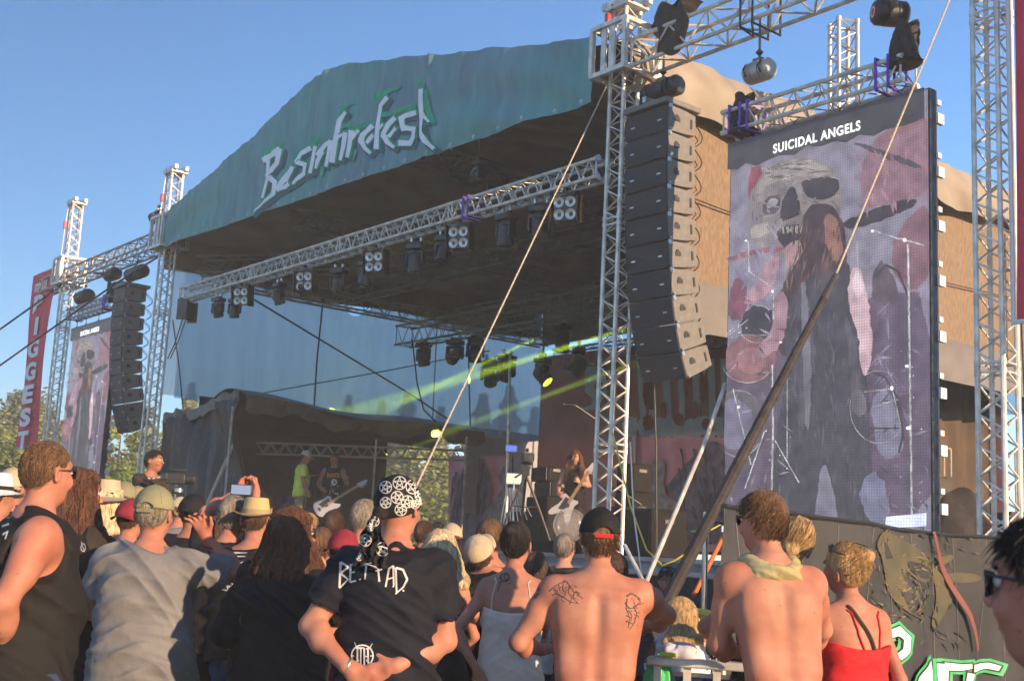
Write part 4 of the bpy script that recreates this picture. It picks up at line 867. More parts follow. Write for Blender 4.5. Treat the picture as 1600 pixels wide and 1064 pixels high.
# ------------------------------------------------------------------ things on the stage
def stage_at(x, d): p = at(x, 850, d); return Vector((p.x, p.y, DECK))
def cab(label, x, d, w, dp, h, z0=DECK, cat='speaker', name='amplifier_cabinet', knobs=False, yaw=_A-.25, grp='backline amplifiers'):
    p = stage_at(x, d); p.z = z0; o = thing(name, label, cat, p, grp); c, s = math.cos(yaw), math.sin(yaw)
    X = Vector((-s, c, 0)); Y = Vector((c, s, 0)); fr = (X, Y, ZV)
    MB().box(p+ZV*h/2, (w, dp, h), fr).build('cabinet', 'amp_black', o, bevel=.02)
    b = MB(); b.box(p+ZV*h*.5-Y*(dp/2+.006), (w*.9, .014, h*.88), fr); b.build('front_cloth' if not knobs else 'front_panel', 'amp_black' if not knobs else 'black_metal', o)
    b = MB()
    for i in (-1, 1): b.box(p+X*(w/2+.006)*i+ZV*h*.75, (.014, .14, .05), fr)
    if knobs:
        for i in range(7): b.tube(p-Y*(dp/2)+X*w*(-.38+.12*i)+ZV*h*.5, p-Y*(dp/2+.03)+X*w*(-.38+.12*i)+ZV*h*.5, .014, 8)
    b.build('handle', 'black_metal', o)
    return o
cab('tall black speaker cabinet behind the camera tripod, left of the guitarist', 850, 21.6, .78, .4, .95)
cab('lower amplifier head standing on the black cabinet left of the guitarist', 858, 21.6, .7, .35, .27, DECK+.95, 'amplifier', 'guitar_amplifier', True)
cab('upper amplifier head, topmost of the pile left of the guitarist', 851, 21.7, .66, .33, .25, DECK+1.23, 'amplifier', 'guitar_amplifier', True)
cab('low dark cabinet left of the camera tripod', 818, 22.5, .8, .4, .7)
cab('tall amplifier stack right of the near tower', 988, 19.5, .52, .4, 1.0)
cab('amplifier top on the stack right of the near tower', 988, 19.5, .5, .36, .45, DECK+1.0, 'amplifier', 'guitar_amplifier', False)
cab('big black bass cabinet in front of the screaming figure banner', 1022, 16.2, .72, .55, .62)
cab('black cabinet partly hidden behind the near tower', 968, 18.0, .8, .5, .7)
def mic_stand(label, x, d, h, dirx=-1, name='microphone_stand'):
    p = stage_at(x, d); o = thing(name, label, 'microphone stand', p, 'microphone stands')
    b = MB(); b.path([p+Vector((0, 0, .05)), p+Vector((0, 0, h))], .012, 6)
    for k in range(3): a = k*2.1; b.path([p+Vector((0, 0, .12)), p+Vector((.3*math.cos(a), .3*math.sin(a), 0))], .008, 5)
    b.path([p+Vector((0, 0, h)), p+Vector((dirx*.35, -.1, h+.2))], .010, 5); b.build('stand', 'black_metal', o)
    b = MB(); q = p+Vector((dirx*.35, -.1, h+.2)); b.path([q, q+Vector((dirx*.16, -.02, .0))], [.014, .02], 8); b.ell(q+Vector((dirx*.18, -.02, 0)), (.03, .03, .03)); b.build('microphone', 'black_plastic', o)
mic_stand('microphone stand beside the near tower in front of the skull backdrop', 928, 17.5, 1.9)
mic_stand('microphone stand in front of the guitarist gear at the right', 1000, 17.8, .75)
mic_stand('microphone stand between the man in the yellow shirt and the bassist', 486, 24, 1.35, 1)
mic_stand('microphone stand left of the man in the yellow shirt', 453, 24.5, 1.2, -1)
# drum kit hints inside the tent
dk = thing('drum_kit', 'dark blue drum kit under the black tent', 'drum kit', stage_at(420, 26.5)); p = stage_at(420, 26.5)
mk('drum_blue', (.03, .04, .15), .3)
for i, (dx, dy, z, r_, h_) in enumerate([(-.6, 0, .55, .22, .3), (-.1, -.1, .8, .17, .22), (.35, -.1, .8, .17, .22), (.8, 0, .5, .23, .35), (.1, .1, .35, .32, .4)]):
    q = p+Vector((dx, dy, z)); MB().lathe(q, [(0, -h_/2), (r_, -h_/2), (r_, h_/2), (0, h_/2)], 20).build('drum', 'drum_blue', dk)
for dx, z in ((-.8, 1.25), (.7, 1.35), (.0, 1.4)):
    q = p+Vector((dx, .1, z)); b = MB(); b.lathe(q, [(0, .02), (.24, 0), (0, -.004)], 18, (Vector((1, 0, .2)), Vector((0, 1, 0)), Vector((-.2, 0, 1)))); b.build('cymbal', 'steel', dk); MB().tube(q, q-ZV*(z), .012, 6).build('cymbal_stand', 'steel', dk)
# broadcast camera on tripod
ct = thing('tripod_camera', 'video camera on a tall black tripod at the middle of the stage edge', 'camera', stage_at(822, 16.9)); p = at(822, 735, 16.9); pb = stage_at(822, 16.9)
b = MB()
for x in (772, 866, 812): 
    q = stage_at(x, 16.9+(.5 if x == 812 else 0)); b.path([p-ZV*.05, p.lerp(q, .5), q], [.022, .018, .012], 6); b.path([p.lerp(q, .45), p-ZV*.5], .008, 5)
b.box(p-ZV*.02, (.10, .10, .10)); b.build('tripod', 'black_metal', ct)
b = MB(); c = p+ZV*.16; b.box(c, (.16, .34, .15)); b.box(c+Vector((0, -.02, .12)), (.05, .22, .04)); b.tube(c+Vector((0, .17, 0)), c+Vector((0, .32, 0)), .06, 12, .075); b.box(c+Vector((.09, -.1, .02)), (.03, .12, .09)); b.box(c+Vector((.0, -.22, .0)), (.10, .12, .12)); b.build('camera_body', 'black_plastic', ct, bevel=.012)
b = MB(); b.box(c+Vector((-.22, -.05, .13)), (.17, .03, .10)); b.path([c+Vector((-.14, -.05, .1)), c+Vector((-.05, -.05, .07))], .01, 5); mn = b.build('monitor', 'black_plastic', ct); mk('mon_blue', (.02, .03, .08), .3, emit=(.08, .12, .5), es=.6); MB().box(c+Vector((-.22, -.067, .13)), (.15, .004, .08)).build('monitor_screen', 'mon_blue', mn)
b = MB(); b.path([p, p+Vector((-.15, -.3, -.12))], .012, 6); b.box(p+Vector((.0, -.0, .045)), (.12, .14, .04)); b.build('pan_handle', 'black_metal', ct)
ms = thing('music_stand', 'stand with a white sheet left of the camera tripod', 'stand', stage_at(803, 18)); p = at(803, 752, 18); b = MB(); b.path([p, stage_at(800, 18)], .012, 5); 
for k in range(9): b.path([p+Vector((-.1+.02*k, 0, -.1)), p+Vector((-.2+.06*k, -.1, -.9+.05*k))], .006, 4)
b.build('stand', 'steel', ms); MB().box(p+Vector((.0, -.02, .04)), (.22, .01, .15), (Vector((1, 0, 0)), Vector((0, 1, .3)), Vector((0, -.3, 1)))).build('sheet', 'white_paint', ms)
# clear round wind fan in front of the guitarist
fn_ = thing('stage_fan', 'round clear ring fan standing in front of the guitarist', 'fan', at(890, 845, 15.5)); p = at(890, 820, 15.5)
mk('clear_plastic', (.45, .42, .40), .2, trans=.72); X_ = Vector((1, 0, 0))
b = MB(); b.path([p+Vector((.2*math.cos(t/16*PI), 0, .2*math.sin(t/16*PI))) for t in range(32)], .012, 6, closed=True)
for r_ in (.05, .1, .15): b.path([p+Vector((r_*math.cos(t/12*PI), -.02, r_*math.sin(t/12*PI))) for t in range(24)], .003, 4, closed=True)
b.build('guard', 'clear_plastic', fn_); b = MB(); b.ell(p+Vector((0, .03, 0)), (.19, .06, .19), 20, 10); b.build('dome', 'clear_plastic', fn_); MB().tube(p-ZV*.2, Vector((p.x, p.y, DECK)), .02, 8).build('stand', 'black_metal', fn_)
# equipment boxes at the stage front behind the crowd
cab('low grey case on the stage edge left of the near tower', 872, 15.4, 1.3, .5, .14, DECK, 'case', 'flight_case')
# backstage racks under the tan wall
mk('lamp_warm', (.6, .3, .1), .5)
for i, (x, y0, y1, l) in enumerate([(1478, 700, 745, 'thin tall metal rack frame in the dark backstage opening'), (1600, 700, 800, 'boxy machine with bright edges at the right border backstage')]):
    o = thing('equipment_rack', l, 'rack', at(x, y1, 14.8)); p0 = at(x-14, y0, 14.8); p1 = at(x+8, y1, 14.8); b = MB()
    for xx in (p0.x, (p0.x+p1.x)/2, p1.x): b.tube((xx, 14.8, p1.z), (xx, 14.8, p0.z), .012, 6)
    b.tube((p0.x, 14.8, p0.z), (p1.x, 14.8, p0.z), .012, 6); b.build('frame', 'rope', o)
    MB().box(((p0.x+p1.x)/2, 15.1, (p1.z+DECK)/2), (abs(p1.x-p0.x)*1.5, .5, max(.3, p1.z-DECK))).build('box', 'wood_dark', o)
b = MB(); 
def tarpheap(a, c): q = at(1455+90*a, 840-105*c*math.sin(PI*min(1, .25+.75*(1-a)))**.5*(1-.45*a), 13.6+.3*c); return q+Vector((0, .04*math.sin(9*a+4*c), .02*math.sin(13*a)))
b.grid(tarpheap, 20, 8); tag(b.build('covered_gear', 'dark_wrap'), 'dark covered heap of gear right of the big screen foot', 'cover')
# camera riser for the cameraman at the left
tag(MB().box((at(243, 800, 15).x, 15, .36), (1.6, 1.2, .72)).build('camera_riser', 'skirt', bevel=.02), 'low black riser the cameraman stands on, behind the crowd', 'platform')
# ------------------------------------------------------------------ mesh fence banner, lower right
fb = thing('fence_banner', 'dark printed mesh banner on a fence at the lower right with green edged letters', 'banner', W(-5.15, -2, 0))
mk('fence_cloth', (.038, .038, .042), .75, noise=.25, nscale=2, bump=.35, bscale=5); mk('ochre', (.115, .092, .045), .8, noise=.5, nscale=5, col2=(.06, .062, .04)); mk('olive', (.07, .09, .045), .8, noise=.5, nscale=7); mk('ink', (.028, .03, .03), .8, noise=.3)
def fz(v): return 1.86+.03*math.sin(v*1.2)
def fpt(v, z, off=0): return W(-5.15-off, v, z)+(-U)*(.05*math.sin(v*3+z*1.5)+.03*math.sin(v*7.5-z*3)+.012*math.sin(v*17+z*6))
b = MB(); b.grid(lambda a, c: fpt(-3.9+6.6*a, .25+(fz(-3.9+6.6*a)-.25)*c), 200, 24); fc = b.build('cloth', 'fence_cloth', fb)
b = MB(); b.path([fpt(-3.9+6.6*i/40, fz(-3.9+6.6*i/40)+.01) for i in range(41)], .018, 6)
b.build('top_hem', 'cable', fb)
b = MB()
for i in range(6): b.tube(W(-4.99, -3.9+1.3*i, .02), W(-4.99, -3.9+1.3*i, 1.86), .02, 8)
for z in (.2, 1.0, 1.8): b.tube(W(-4.99, -3.9, z), W(-4.99, 2.6, z), .015, 6)
b.build('fence_frame', 'steel', fb)
b = MB()
for i in range(20): v = -3.7+.32*i; b.path([fpt(v, z, .006) for z in (.3, .8, 1.3, 1.84)], .0022, 4)
b.build('stitching', 'alu_dull', fc)
def ff(off):
    def g_(x, y):
        q = onu(x, y, -5.15)-T3; return fpt(q.dot(V), q.z, off)
    return g_
c7 = lambda L_: [(1200+x/2.66, 664+y/2.66) for x, y in L_]
b = MB(); f = ff(.012)
for P0 in ([(395, 490), (440, 440), (520, 450), (600, 490), (655, 550), (680, 610), (660, 660), (600, 640), (560, 600), (540, 640), (600, 720), (650, 740), (640, 800), (580, 800), (520, 740), (480, 680), (470, 600), (430, 540)],
           [(740, 620), (860, 610), (880, 650), (780, 660)], [(690, 580), (760, 600), (800, 700), (760, 800), (700, 860), (690, 800), (740, 720), (720, 640)], [(700, 560), (820, 530), (760, 590)]):
    poly_mb(b, sm(c7(P0), 2), f)
b.build('painted_creature', 'ochre', fc)
b = MB(); f = ff(.020)
r9 = random.Random(5)
for i in range(60):
    x = r9.uniform(400, 800); y = r9.uniform(450, 920); a = r9.uniform(-.4, 1.2)+.8; l = r9.uniform(15, 60)
    strokes_mb(b, [(c7([(x, y), (x+l*math.cos(a)*.5+4, y+l*math.sin(a)*.5), (x+l*math.cos(a), y+l*math.sin(a))]), r9.uniform(1.5, 3.5), .4)], f)
for P0 in ([(560, 560), (620, 570), (675, 600), (672, 640), (620, 630), (580, 610)], [(580, 640), (640, 650), (660, 690), (620, 680)], [(440, 470), (480, 480), (520, 560), (540, 640), (500, 600)], [(580, 740), (640, 745), (660, 700), (700, 700), (690, 790), (620, 790)]): poly_mb(b, sm(c7(P0), 2), f)
b.build('dark_strokes', 'ink', fc)
mk('ochre_light', (.20, .155, .07), .8, noise=.3); b = MB(); f = ff(.023)
for i in range(120):
    x = r9.gauss(560, 80); y = r9.gauss(640, 95); a = math.atan2(y-640, x-560)+1.2+r9.uniform(-.4, .4); l = r9.uniform(10, 34)
    strokes_mb(b, [(c7([(x, y), (x+l*math.cos(a)*.5, y+l*math.sin(a)*.5+2), (x+l*math.cos(a), y+l*math.sin(a))]), r9.uniform(1, 2.6), .3)], f)
b.build('ochre_strokes', 'ochre_light', fc)
b = MB(); f = ff(.026)
for i in range(46):
    x = r9.uniform(420, 900); y = r9.uniform(450, 900); a = r9.uniform(.3, 1.4); l = r9.uniform(12, 40)
    strokes_mb(b, [(c7([(x, y), (x+l*math.cos(a), y+l*math.sin(a))]), r9.uniform(1, 2.4), .3)], f)
b.build('olive_strokes', 'olive', fc)
FL = [([(455, 870), (500, 850), (530, 880), (520, 930), (490, 960)], 13, 10), ([(600, 1064), (650, 1000), (640, 1120)], 14, 12), ([(545, 1120), (590, 1050), (650, 985)], 13, 6), ([(720, 990), (715, 1060), (730, 1140)], 14, 12), ([(725, 1000), (800, 1005), (840, 1000)], 12, 8), ([(840, 1030), (830, 1080), (820, 1140)], 13, 12), ([(850, 1010), (930, 1000), (960, 1010)], 12, 8)]
FL = [(c7(p_), w0, w1) for p_, w0, w1 in FL]
strokes_mb(MB(), FL, ff(.034), grow=12).build('lettering_edge', 'green_plastic', fc, angle=180); strokes_mb(MB(), FL, ff(.038), grow=4).build('lettering_line', 'ink', fc, angle=180); strokes_mb(MB(), FL, ff(.043)).build('lettering', 'white_paint', fc, angle=180)
b = MB(); f = ff(.05); strokes_mb(b, [([(1455, 830), (1480, 890), (1510, 960), (1525, 1016)], 6, 5)], f); mk('red_faded', (.22, .06, .05), .7); b.build('red_strap', 'red_faded', fc)
# ------------------------------------------------------------------ barrier table with things, front right
bt2 = thing('barrier_rail', 'worn metal barrier rail the two bare-backed men lean on', 'barrier', (at(1100, 1022, 5.9).x, 5.9, 0))
pL = at(1022, 1022, 6.0); pR = at(1172, 1034, 5.9); pL.z = pR.z = 1.065; b = MB(); d_ = (pR-pL).normalized(); n_ = Vector((-d_.y, d_.x, 0))
b.box((pL+pR)/2+d_*.12, ((pR-pL).length+.3, .10, .04), (d_, n_, ZV)); b.build('top_rail', 'alu', bt2, bevel=.008)
b = MB()
for t in (0.02, .16, .30, .6): q = pL+d_*t; b.box((q.x, q.y, .535), (.035, .035, 1.07), (d_, n_, ZV))
b.box((pL+pR)/2+d_*.12-ZV*.8, ((pR-pL).length+.3, .03, .03), (d_, n_, ZV)); b.build('leg', 'alu', bt2)
mk('blue_bin', (.02, .035, .10), .35, noise=.2); p = (pL+pR)/2+n_*.25+d_*.02; p.z = .55
bb_ = thing('blue_cool_box', 'dark blue plastic box with a round pale logo standing behind the rail', 'box', (p.x, p.y, 0)); MB().box((p.x, p.y, .50), (.46, .3, .98), (d_, n_, ZV)).build('box', 'blue_bin', bb_, bevel=.03); b = MB(); b.lathe(Vector((p.x, p.y, .88)) - n_*.152-d_*.03, [(0, 0), (.05, 0), (.055, .0)], 24, (d_, ZV, -n_)); b.build('logo', 'white_paint', bb_); b = MB(); b.lathe(Vector((p.x, p.y, .88)) - n_*.155-d_*.03, [(0.03, 0), (.038, 0)], 24, (d_, ZV, -n_)); b.build('logo_ring', 'green_plastic', bb_)
def heap(name, label, cat, c, r, m, seed):
    rr = random.Random(seed); ph = [rr.uniform(0, 6) for _ in range(6)]; b = MB()
    def f_(a, q):
        g_ = 2*PI*a; k = 1+.16*math.sin(2*g_+ph[0]+3*q)+.10*math.sin(5*g_+ph[1]-5*q)+.06*math.sin(9*g_+ph[2]+7*q); t = q*PI
        return Vector(c)+Vector((r[0]*k*math.sin(t)*math.cos(g_), r[1]*k*math.sin(t)*math.sin(g_), r[2]*math.cos(t)*k))
    b.grid(f_, 48, 24); return tag(b.build(name, m), label, cat)
mk('cloth_lilac', (.55, .52, .60), .8, bump=.3, bscale=12)
heap('plastic_bag', 'green plastic bag hanging at the left end of the rail', 'bag', pL+d_*.03-ZV*.16+n_*.04, (.07, .05, .17), 'green_plastic', 2)
heap('crumpled_cloth', 'pale lilac crumpled shirt lying on the rail', 'cloth', pL+d_*.11+ZV*.05+n_*.03, (.085, .05, .035), 'cloth_lilac', 3)
mk('lime', (.62, .70, .05), .4); b = MB(); b.tube(pL+d_*.03+ZV*.035-n_*.04, pL+d_*.11+ZV*.035-n_*.04, .011, 10); tag(b.build('lighter', 'lime'), 'lime green marker lying on the barrier rail', 'marker')
yb = thing('crowd_barrier', 'yellow topped barrier with a pale mesh behind the blond child', 'barrier', at(1090, 1000, 7.5))
p0 = at(1062, 953, 7.8); p1 = at(1130, 964, 7.3); b = MB(); b.tube(p0, p1, .03, 8); b.build('top_rail', 'yellow_paint', yb); b = MB()
for i in range(16): q = p0.lerp(p1, i/15); b.tube(q, (q.x, q.y, .1), .004, 4)
for i in range(24): dz = Vector((0, 0, -.018-.035*i)); b.tube(p0+dz, p1+dz, .004, 4)
b.build('mesh', 'white_paint', yb)
MB().tube(p0, (p0.x, p0.y, 0), .025, 8).tube(p1, (p1.x, p1.y, 0), .025, 8).build('leg', 'alu_dull', yb)
# ------------------------------------------------------------------ people: volumes blended into continuous surfaces
class Vol:
    def __init__(s, lo, hi, h):
        s.h = h; s.lo = np.array(lo, float); n = np.ceil((np.array(hi)-s.lo)/h).astype(int)+1; s.n = n
        s.ax = [s.lo[i]+h*np.arange(n[i]) for i in range(3)]; s.a = np.full(n, .15, np.float32)
    def sub(s, lo, hi):
        sl = []
        for i in range(3):
            a = int(max(0, math.floor((lo[i]-s.lo[i])/s.h))); b = int(min(s.n[i], math.ceil((hi[i]-s.lo[i])/s.h)+1))
            if b <= a: return None, None
            sl.append(slice(a, b))
        return tuple(sl), (s.ax[0][sl[0]][:, None, None], s.ax[1][sl[1]][None, :, None], s.ax[2][sl[2]][None, None, :])
    def put(s, sl, d, k, op='u'):
        A = s.a[sl]
        if op == 'u':
            if k > 0: h = np.maximum(k-np.abs(A-d), 0)/k; r = np.minimum(A, d)-h*h*k*.25
            else: r = np.minimum(A, d)
        elif op == 's':
            d = -d; h = np.maximum(k-np.abs(A-d), 0)/max(k, 1e-6); r = np.maximum(A, d)+h*h*k*.25
        else: r = np.maximum(A, d)
        s.a[sl] = r
    def cap(s, a, b, ra, rb=None, k=.02, op='u', cut=False):
        rb = ra if rb is None else rb; a = np.array(a, float); b = np.array(b, float); m = max(ra, rb)+k+2*s.h
        sl, P = s.sub(np.minimum(a, b)-m, np.maximum(a, b)+m)
        if sl is None: return
        ba = b-a; L2 = max(ba@ba, 1e-9); t = ((P[0]-a[0])*ba[0]+(P[1]-a[1])*ba[1]+(P[2]-a[2])*ba[2])/L2; tc = np.clip(t, 0, 1)
        d = np.sqrt((P[0]-a[0]-tc*ba[0])**2+(P[1]-a[1]-tc*ba[1])**2+(P[2]-a[2]-tc*ba[2])**2)-(ra+(rb-ra)*tc)
        if cut: d = np.maximum(d, (t-1)*math.sqrt(L2))
        s.put(sl, d, k, op)
    def ell(s, c, r, k=.02, op='u', R=None):
        c = np.array(c, float); r = np.array(r, float); m = r.max()+k+2*s.h; sl, P = s.sub(c-m, c+m)
        if sl is None: return
        x, y, z = P[0]-c[0], P[1]-c[1], P[2]-c[2]
        if R is not None:
            R = np.array(R); q_ = abs(np.linalg.det(R))**(1/3); R = R/q_; r = r*q_; x, y, z = R[0][0]*x+R[1][0]*y+R[2][0]*z, R[0][1]*x+R[1][1]*y+R[2][1]*z, R[0][2]*x+R[1][2]*y+R[2][2]*z
        q = np.sqrt((x/r[0])**2+(y/r[1])**2+(z/r[2])**2); g = np.sqrt((x/r[0]**2)**2+(y/r[1]**2)**2+(z/r[2]**2)**2)+1e-6
        s.put(sl, np.clip(q*(q-1)/g, -.3, .3), k, op)
    def field(s, fn, lo, hi, k=0, op='u'):
        sl, P = s.sub(lo, hi)
        if sl is not None: s.put(sl, fn(*P), k, op)
    def wrinkle(s, amp, seed, lo, hi, freq=1.0, zs=1.0):
        sl, P = s.sub(lo, hi)
        if sl is None: return
        r = np.random.RandomState(seed); x, y, z = P; d = 0
        wx = .05*np.sin(z*9+r.uniform(0, 6)+x*5); wz = .05*np.sin(x*8+r.uniform(0, 6)+z*4)
        for i in range(7):
            f = freq*r.uniform(18, 75); th = r.uniform(-.9, .9); a = amp*18/f/freq**.5*3.4
            d = d+a*(1-np.abs(np.sin((f*(math.sin(th)*(x+wx)+math.cos(th)*zs*(z+wz)+.5*y)+r.uniform(0, 6))*.5)))**1.6*(.5+.5*np.sin(x*r.uniform(4, 11)+z*r.uniform(4, 9)+r.uniform(0, 6)))
        s.a[sl] = s.a[sl]-d.astype(np.float32)+amp*.5
    def mesh(s):
        g = vdb.FloatGrid(.1); g.copyFromArray(np.ascontiguousarray(np.clip(s.a, -.1, .1)))
        p, t, q = g.convertToPolygons(isovalue=0, adaptivity=0)
        p = np.array(p)*s.h+s.lo; f = [tuple(int(i) for i in x) for x in q]+[tuple(int(i) for i in x) for x in t]
        return p, f
def build_np(name, p, f, m, parent, fn=None):
    if fn is not None: p = fn(p)
    me = bpy.data.meshes.new(name); me.from_pydata(p.tolist(), [], f); me.validate()
    me.polygons.foreach_set('use_smooth', [True]*len(me.polygons)); me.materials.append(M[m] if isinstance(m, str) else m)
    o = bpy.data.objects.new(name, me); COL.objects.link(o)
    if parent is not None:
        o.parent = parent
        if '_org' in parent: o['_org'] = [0, 0, 0]
    # flip check: voxel surfaces may come out inside-out
    return o
def bvh_of(o): return BVHTree.FromPolygons([v.co[:] for v in o.data.vertices], [tuple(p.vertices) for p in o.data.polygons])
def rotm(yaw=0, pitch=0, roll=0):
    return np.array(Matrix.Rotation(yaw, 3, 'Z') @ Matrix.Rotation(pitch, 3, 'X') @ Matrix.Rotation(roll, 3, 'Y'))
for n_, c_, c2_ in (('skin_pink', (.37, .155, .10), (.50, .25, .17)), ('skin_tan', (.31, .145, .09), (.39, .19, .12)), ('skin_pale', (.45, .235, .165), (.53, .30, .22))):
    mk(n_, c_, .55, spec=.28, noise=.1, nscale=7, col2=c2_, sss=.10, bump=.07, bscale=120)
for n_ in ('skin_pink', 'skin_tan', 'skin_pale'):   # freckles and moles, uneven redness
    nt = M[n_].node_tree; b_ = nt.nodes['Principled BSDF']; src = b_.inputs['Base Color'].links[0].from_socket; tc_ = nt.nodes.new('ShaderNodeTexCoord')
    vo = nt.nodes.new('ShaderNodeTexVoronoi'); vo.inputs['Scale'].default_value = 16; nt.links.new(tc_.outputs['Object'], vo.inputs['Vector'])
    rp = nt.nodes.new('ShaderNodeValToRGB'); rp.color_ramp.elements[0].position = .045; rp.color_ramp.elements[0].color = (.42, .30, .25, 1); rp.color_ramp.elements[1].position = .075; rp.color_ramp.elements[1].color = (1, 1, 1, 1); nt.links.new(vo.outputs['Distance'], rp.inputs[0])
    m1 = nt.nodes.new('ShaderNodeMixRGB'); m1.blend_type = 'MULTIPLY'; m1.inputs[0].default_value = .75; nt.links.new(src, m1.inputs[1]); nt.links.new(rp.outputs[0], m1.inputs[2])
    n3 = nt.nodes.new('ShaderNodeTexNoise'); n3.inputs['Scale'].default_value = 2.6; n3.inputs['Detail'].default_value = 3; nt.links.new(tc_.outputs['Object'], n3.inputs['Vector'])
    r3 = nt.nodes.new('ShaderNodeValToRGB'); r3.color_ramp.elements[0].position = .38; r3.color_ramp.elements[0].color = (1, .80, .76, 1); r3.color_ramp.elements[1].position = .62; r3.color_ramp.elements[1].color = (1, 1, 1, 1); nt.links.new(n3.outputs['Fac'], r3.inputs[0])
    m2_ = nt.nodes.new('ShaderNodeMixRGB'); m2_.blend_type = 'MULTIPLY'; m2_.inputs[0].default_value = 1; nt.links.new(m1.outputs[0], m2_.inputs[1]); nt.links.new(r3.outputs[0], m2_.inputs[2]); nt.links.new(m2_.outputs[0], b_.inputs['Base Color'])
for n_, c_ in (('hair_brown', (.075, .035, .016)), ('hair_dark', (.022, .014, .010)), ('hair_blond', (.52, .32, .13)), ('hair_pale', (.68, .52, .30)), ('hair_ginger', (.15, .075, .032)), ('hair_grey', (.26, .21, .16)), ('hair_chestnut', (.11, .04, .016))):
    mk(n_, c_, .45, spec=.5, noise=.45, nscale=55, stretch=(1, 1, .10), bump=.9, bscale=170)
for n_, c_ in (('cloth_black', (.014, .0125, .0125)), ('cloth_faded', (.035, .028, .024)), ('cloth_navy', (.009, .0095, .016)), ('cloth_grey', (.19, .185, .19)), ('cloth_olive', (.04, .032, .022)), ('cloth_khaki', (.30, .23, .13)), ('denim', (.025, .045, .10)), ('cloth_red', (.55, .02, .025)), ('cloth_white', (.74, .72, .72)), ('cloth_yellow', (.55, .62, .10)), ('cloth_cream', (.66, .53, .44)), ('cloth_burgundy', (.22, .02, .035)), ('cloth_beige', (.45, .36, .24)), ('cloth_sage', (.24, .23, .13)), ('cloth_scarf', (.42, .35, .17)), ('straw', (.50, .36, .16)), ('cloth_brown', (.075, .05, .035)), ('print_white', (.62, .61, .58)), ('print_orange', (.55, .2, .03)), ('ink_skin', (.09, .06, .055)), ('lens_blue', (.05, .25, .6))):
    mk(n_, c_, .8 if n_ != 'straw' else .7, spec=.25, noise=.14, nscale=5, bump=.45 if 'cloth' in n_ else .25, bscale=13 if 'cloth' in n_ else 90, sheen=.0)
mk('camo', (.05, .055, .03), .8, noise=.6, nscale=16, col2=(.12, .10, .055))
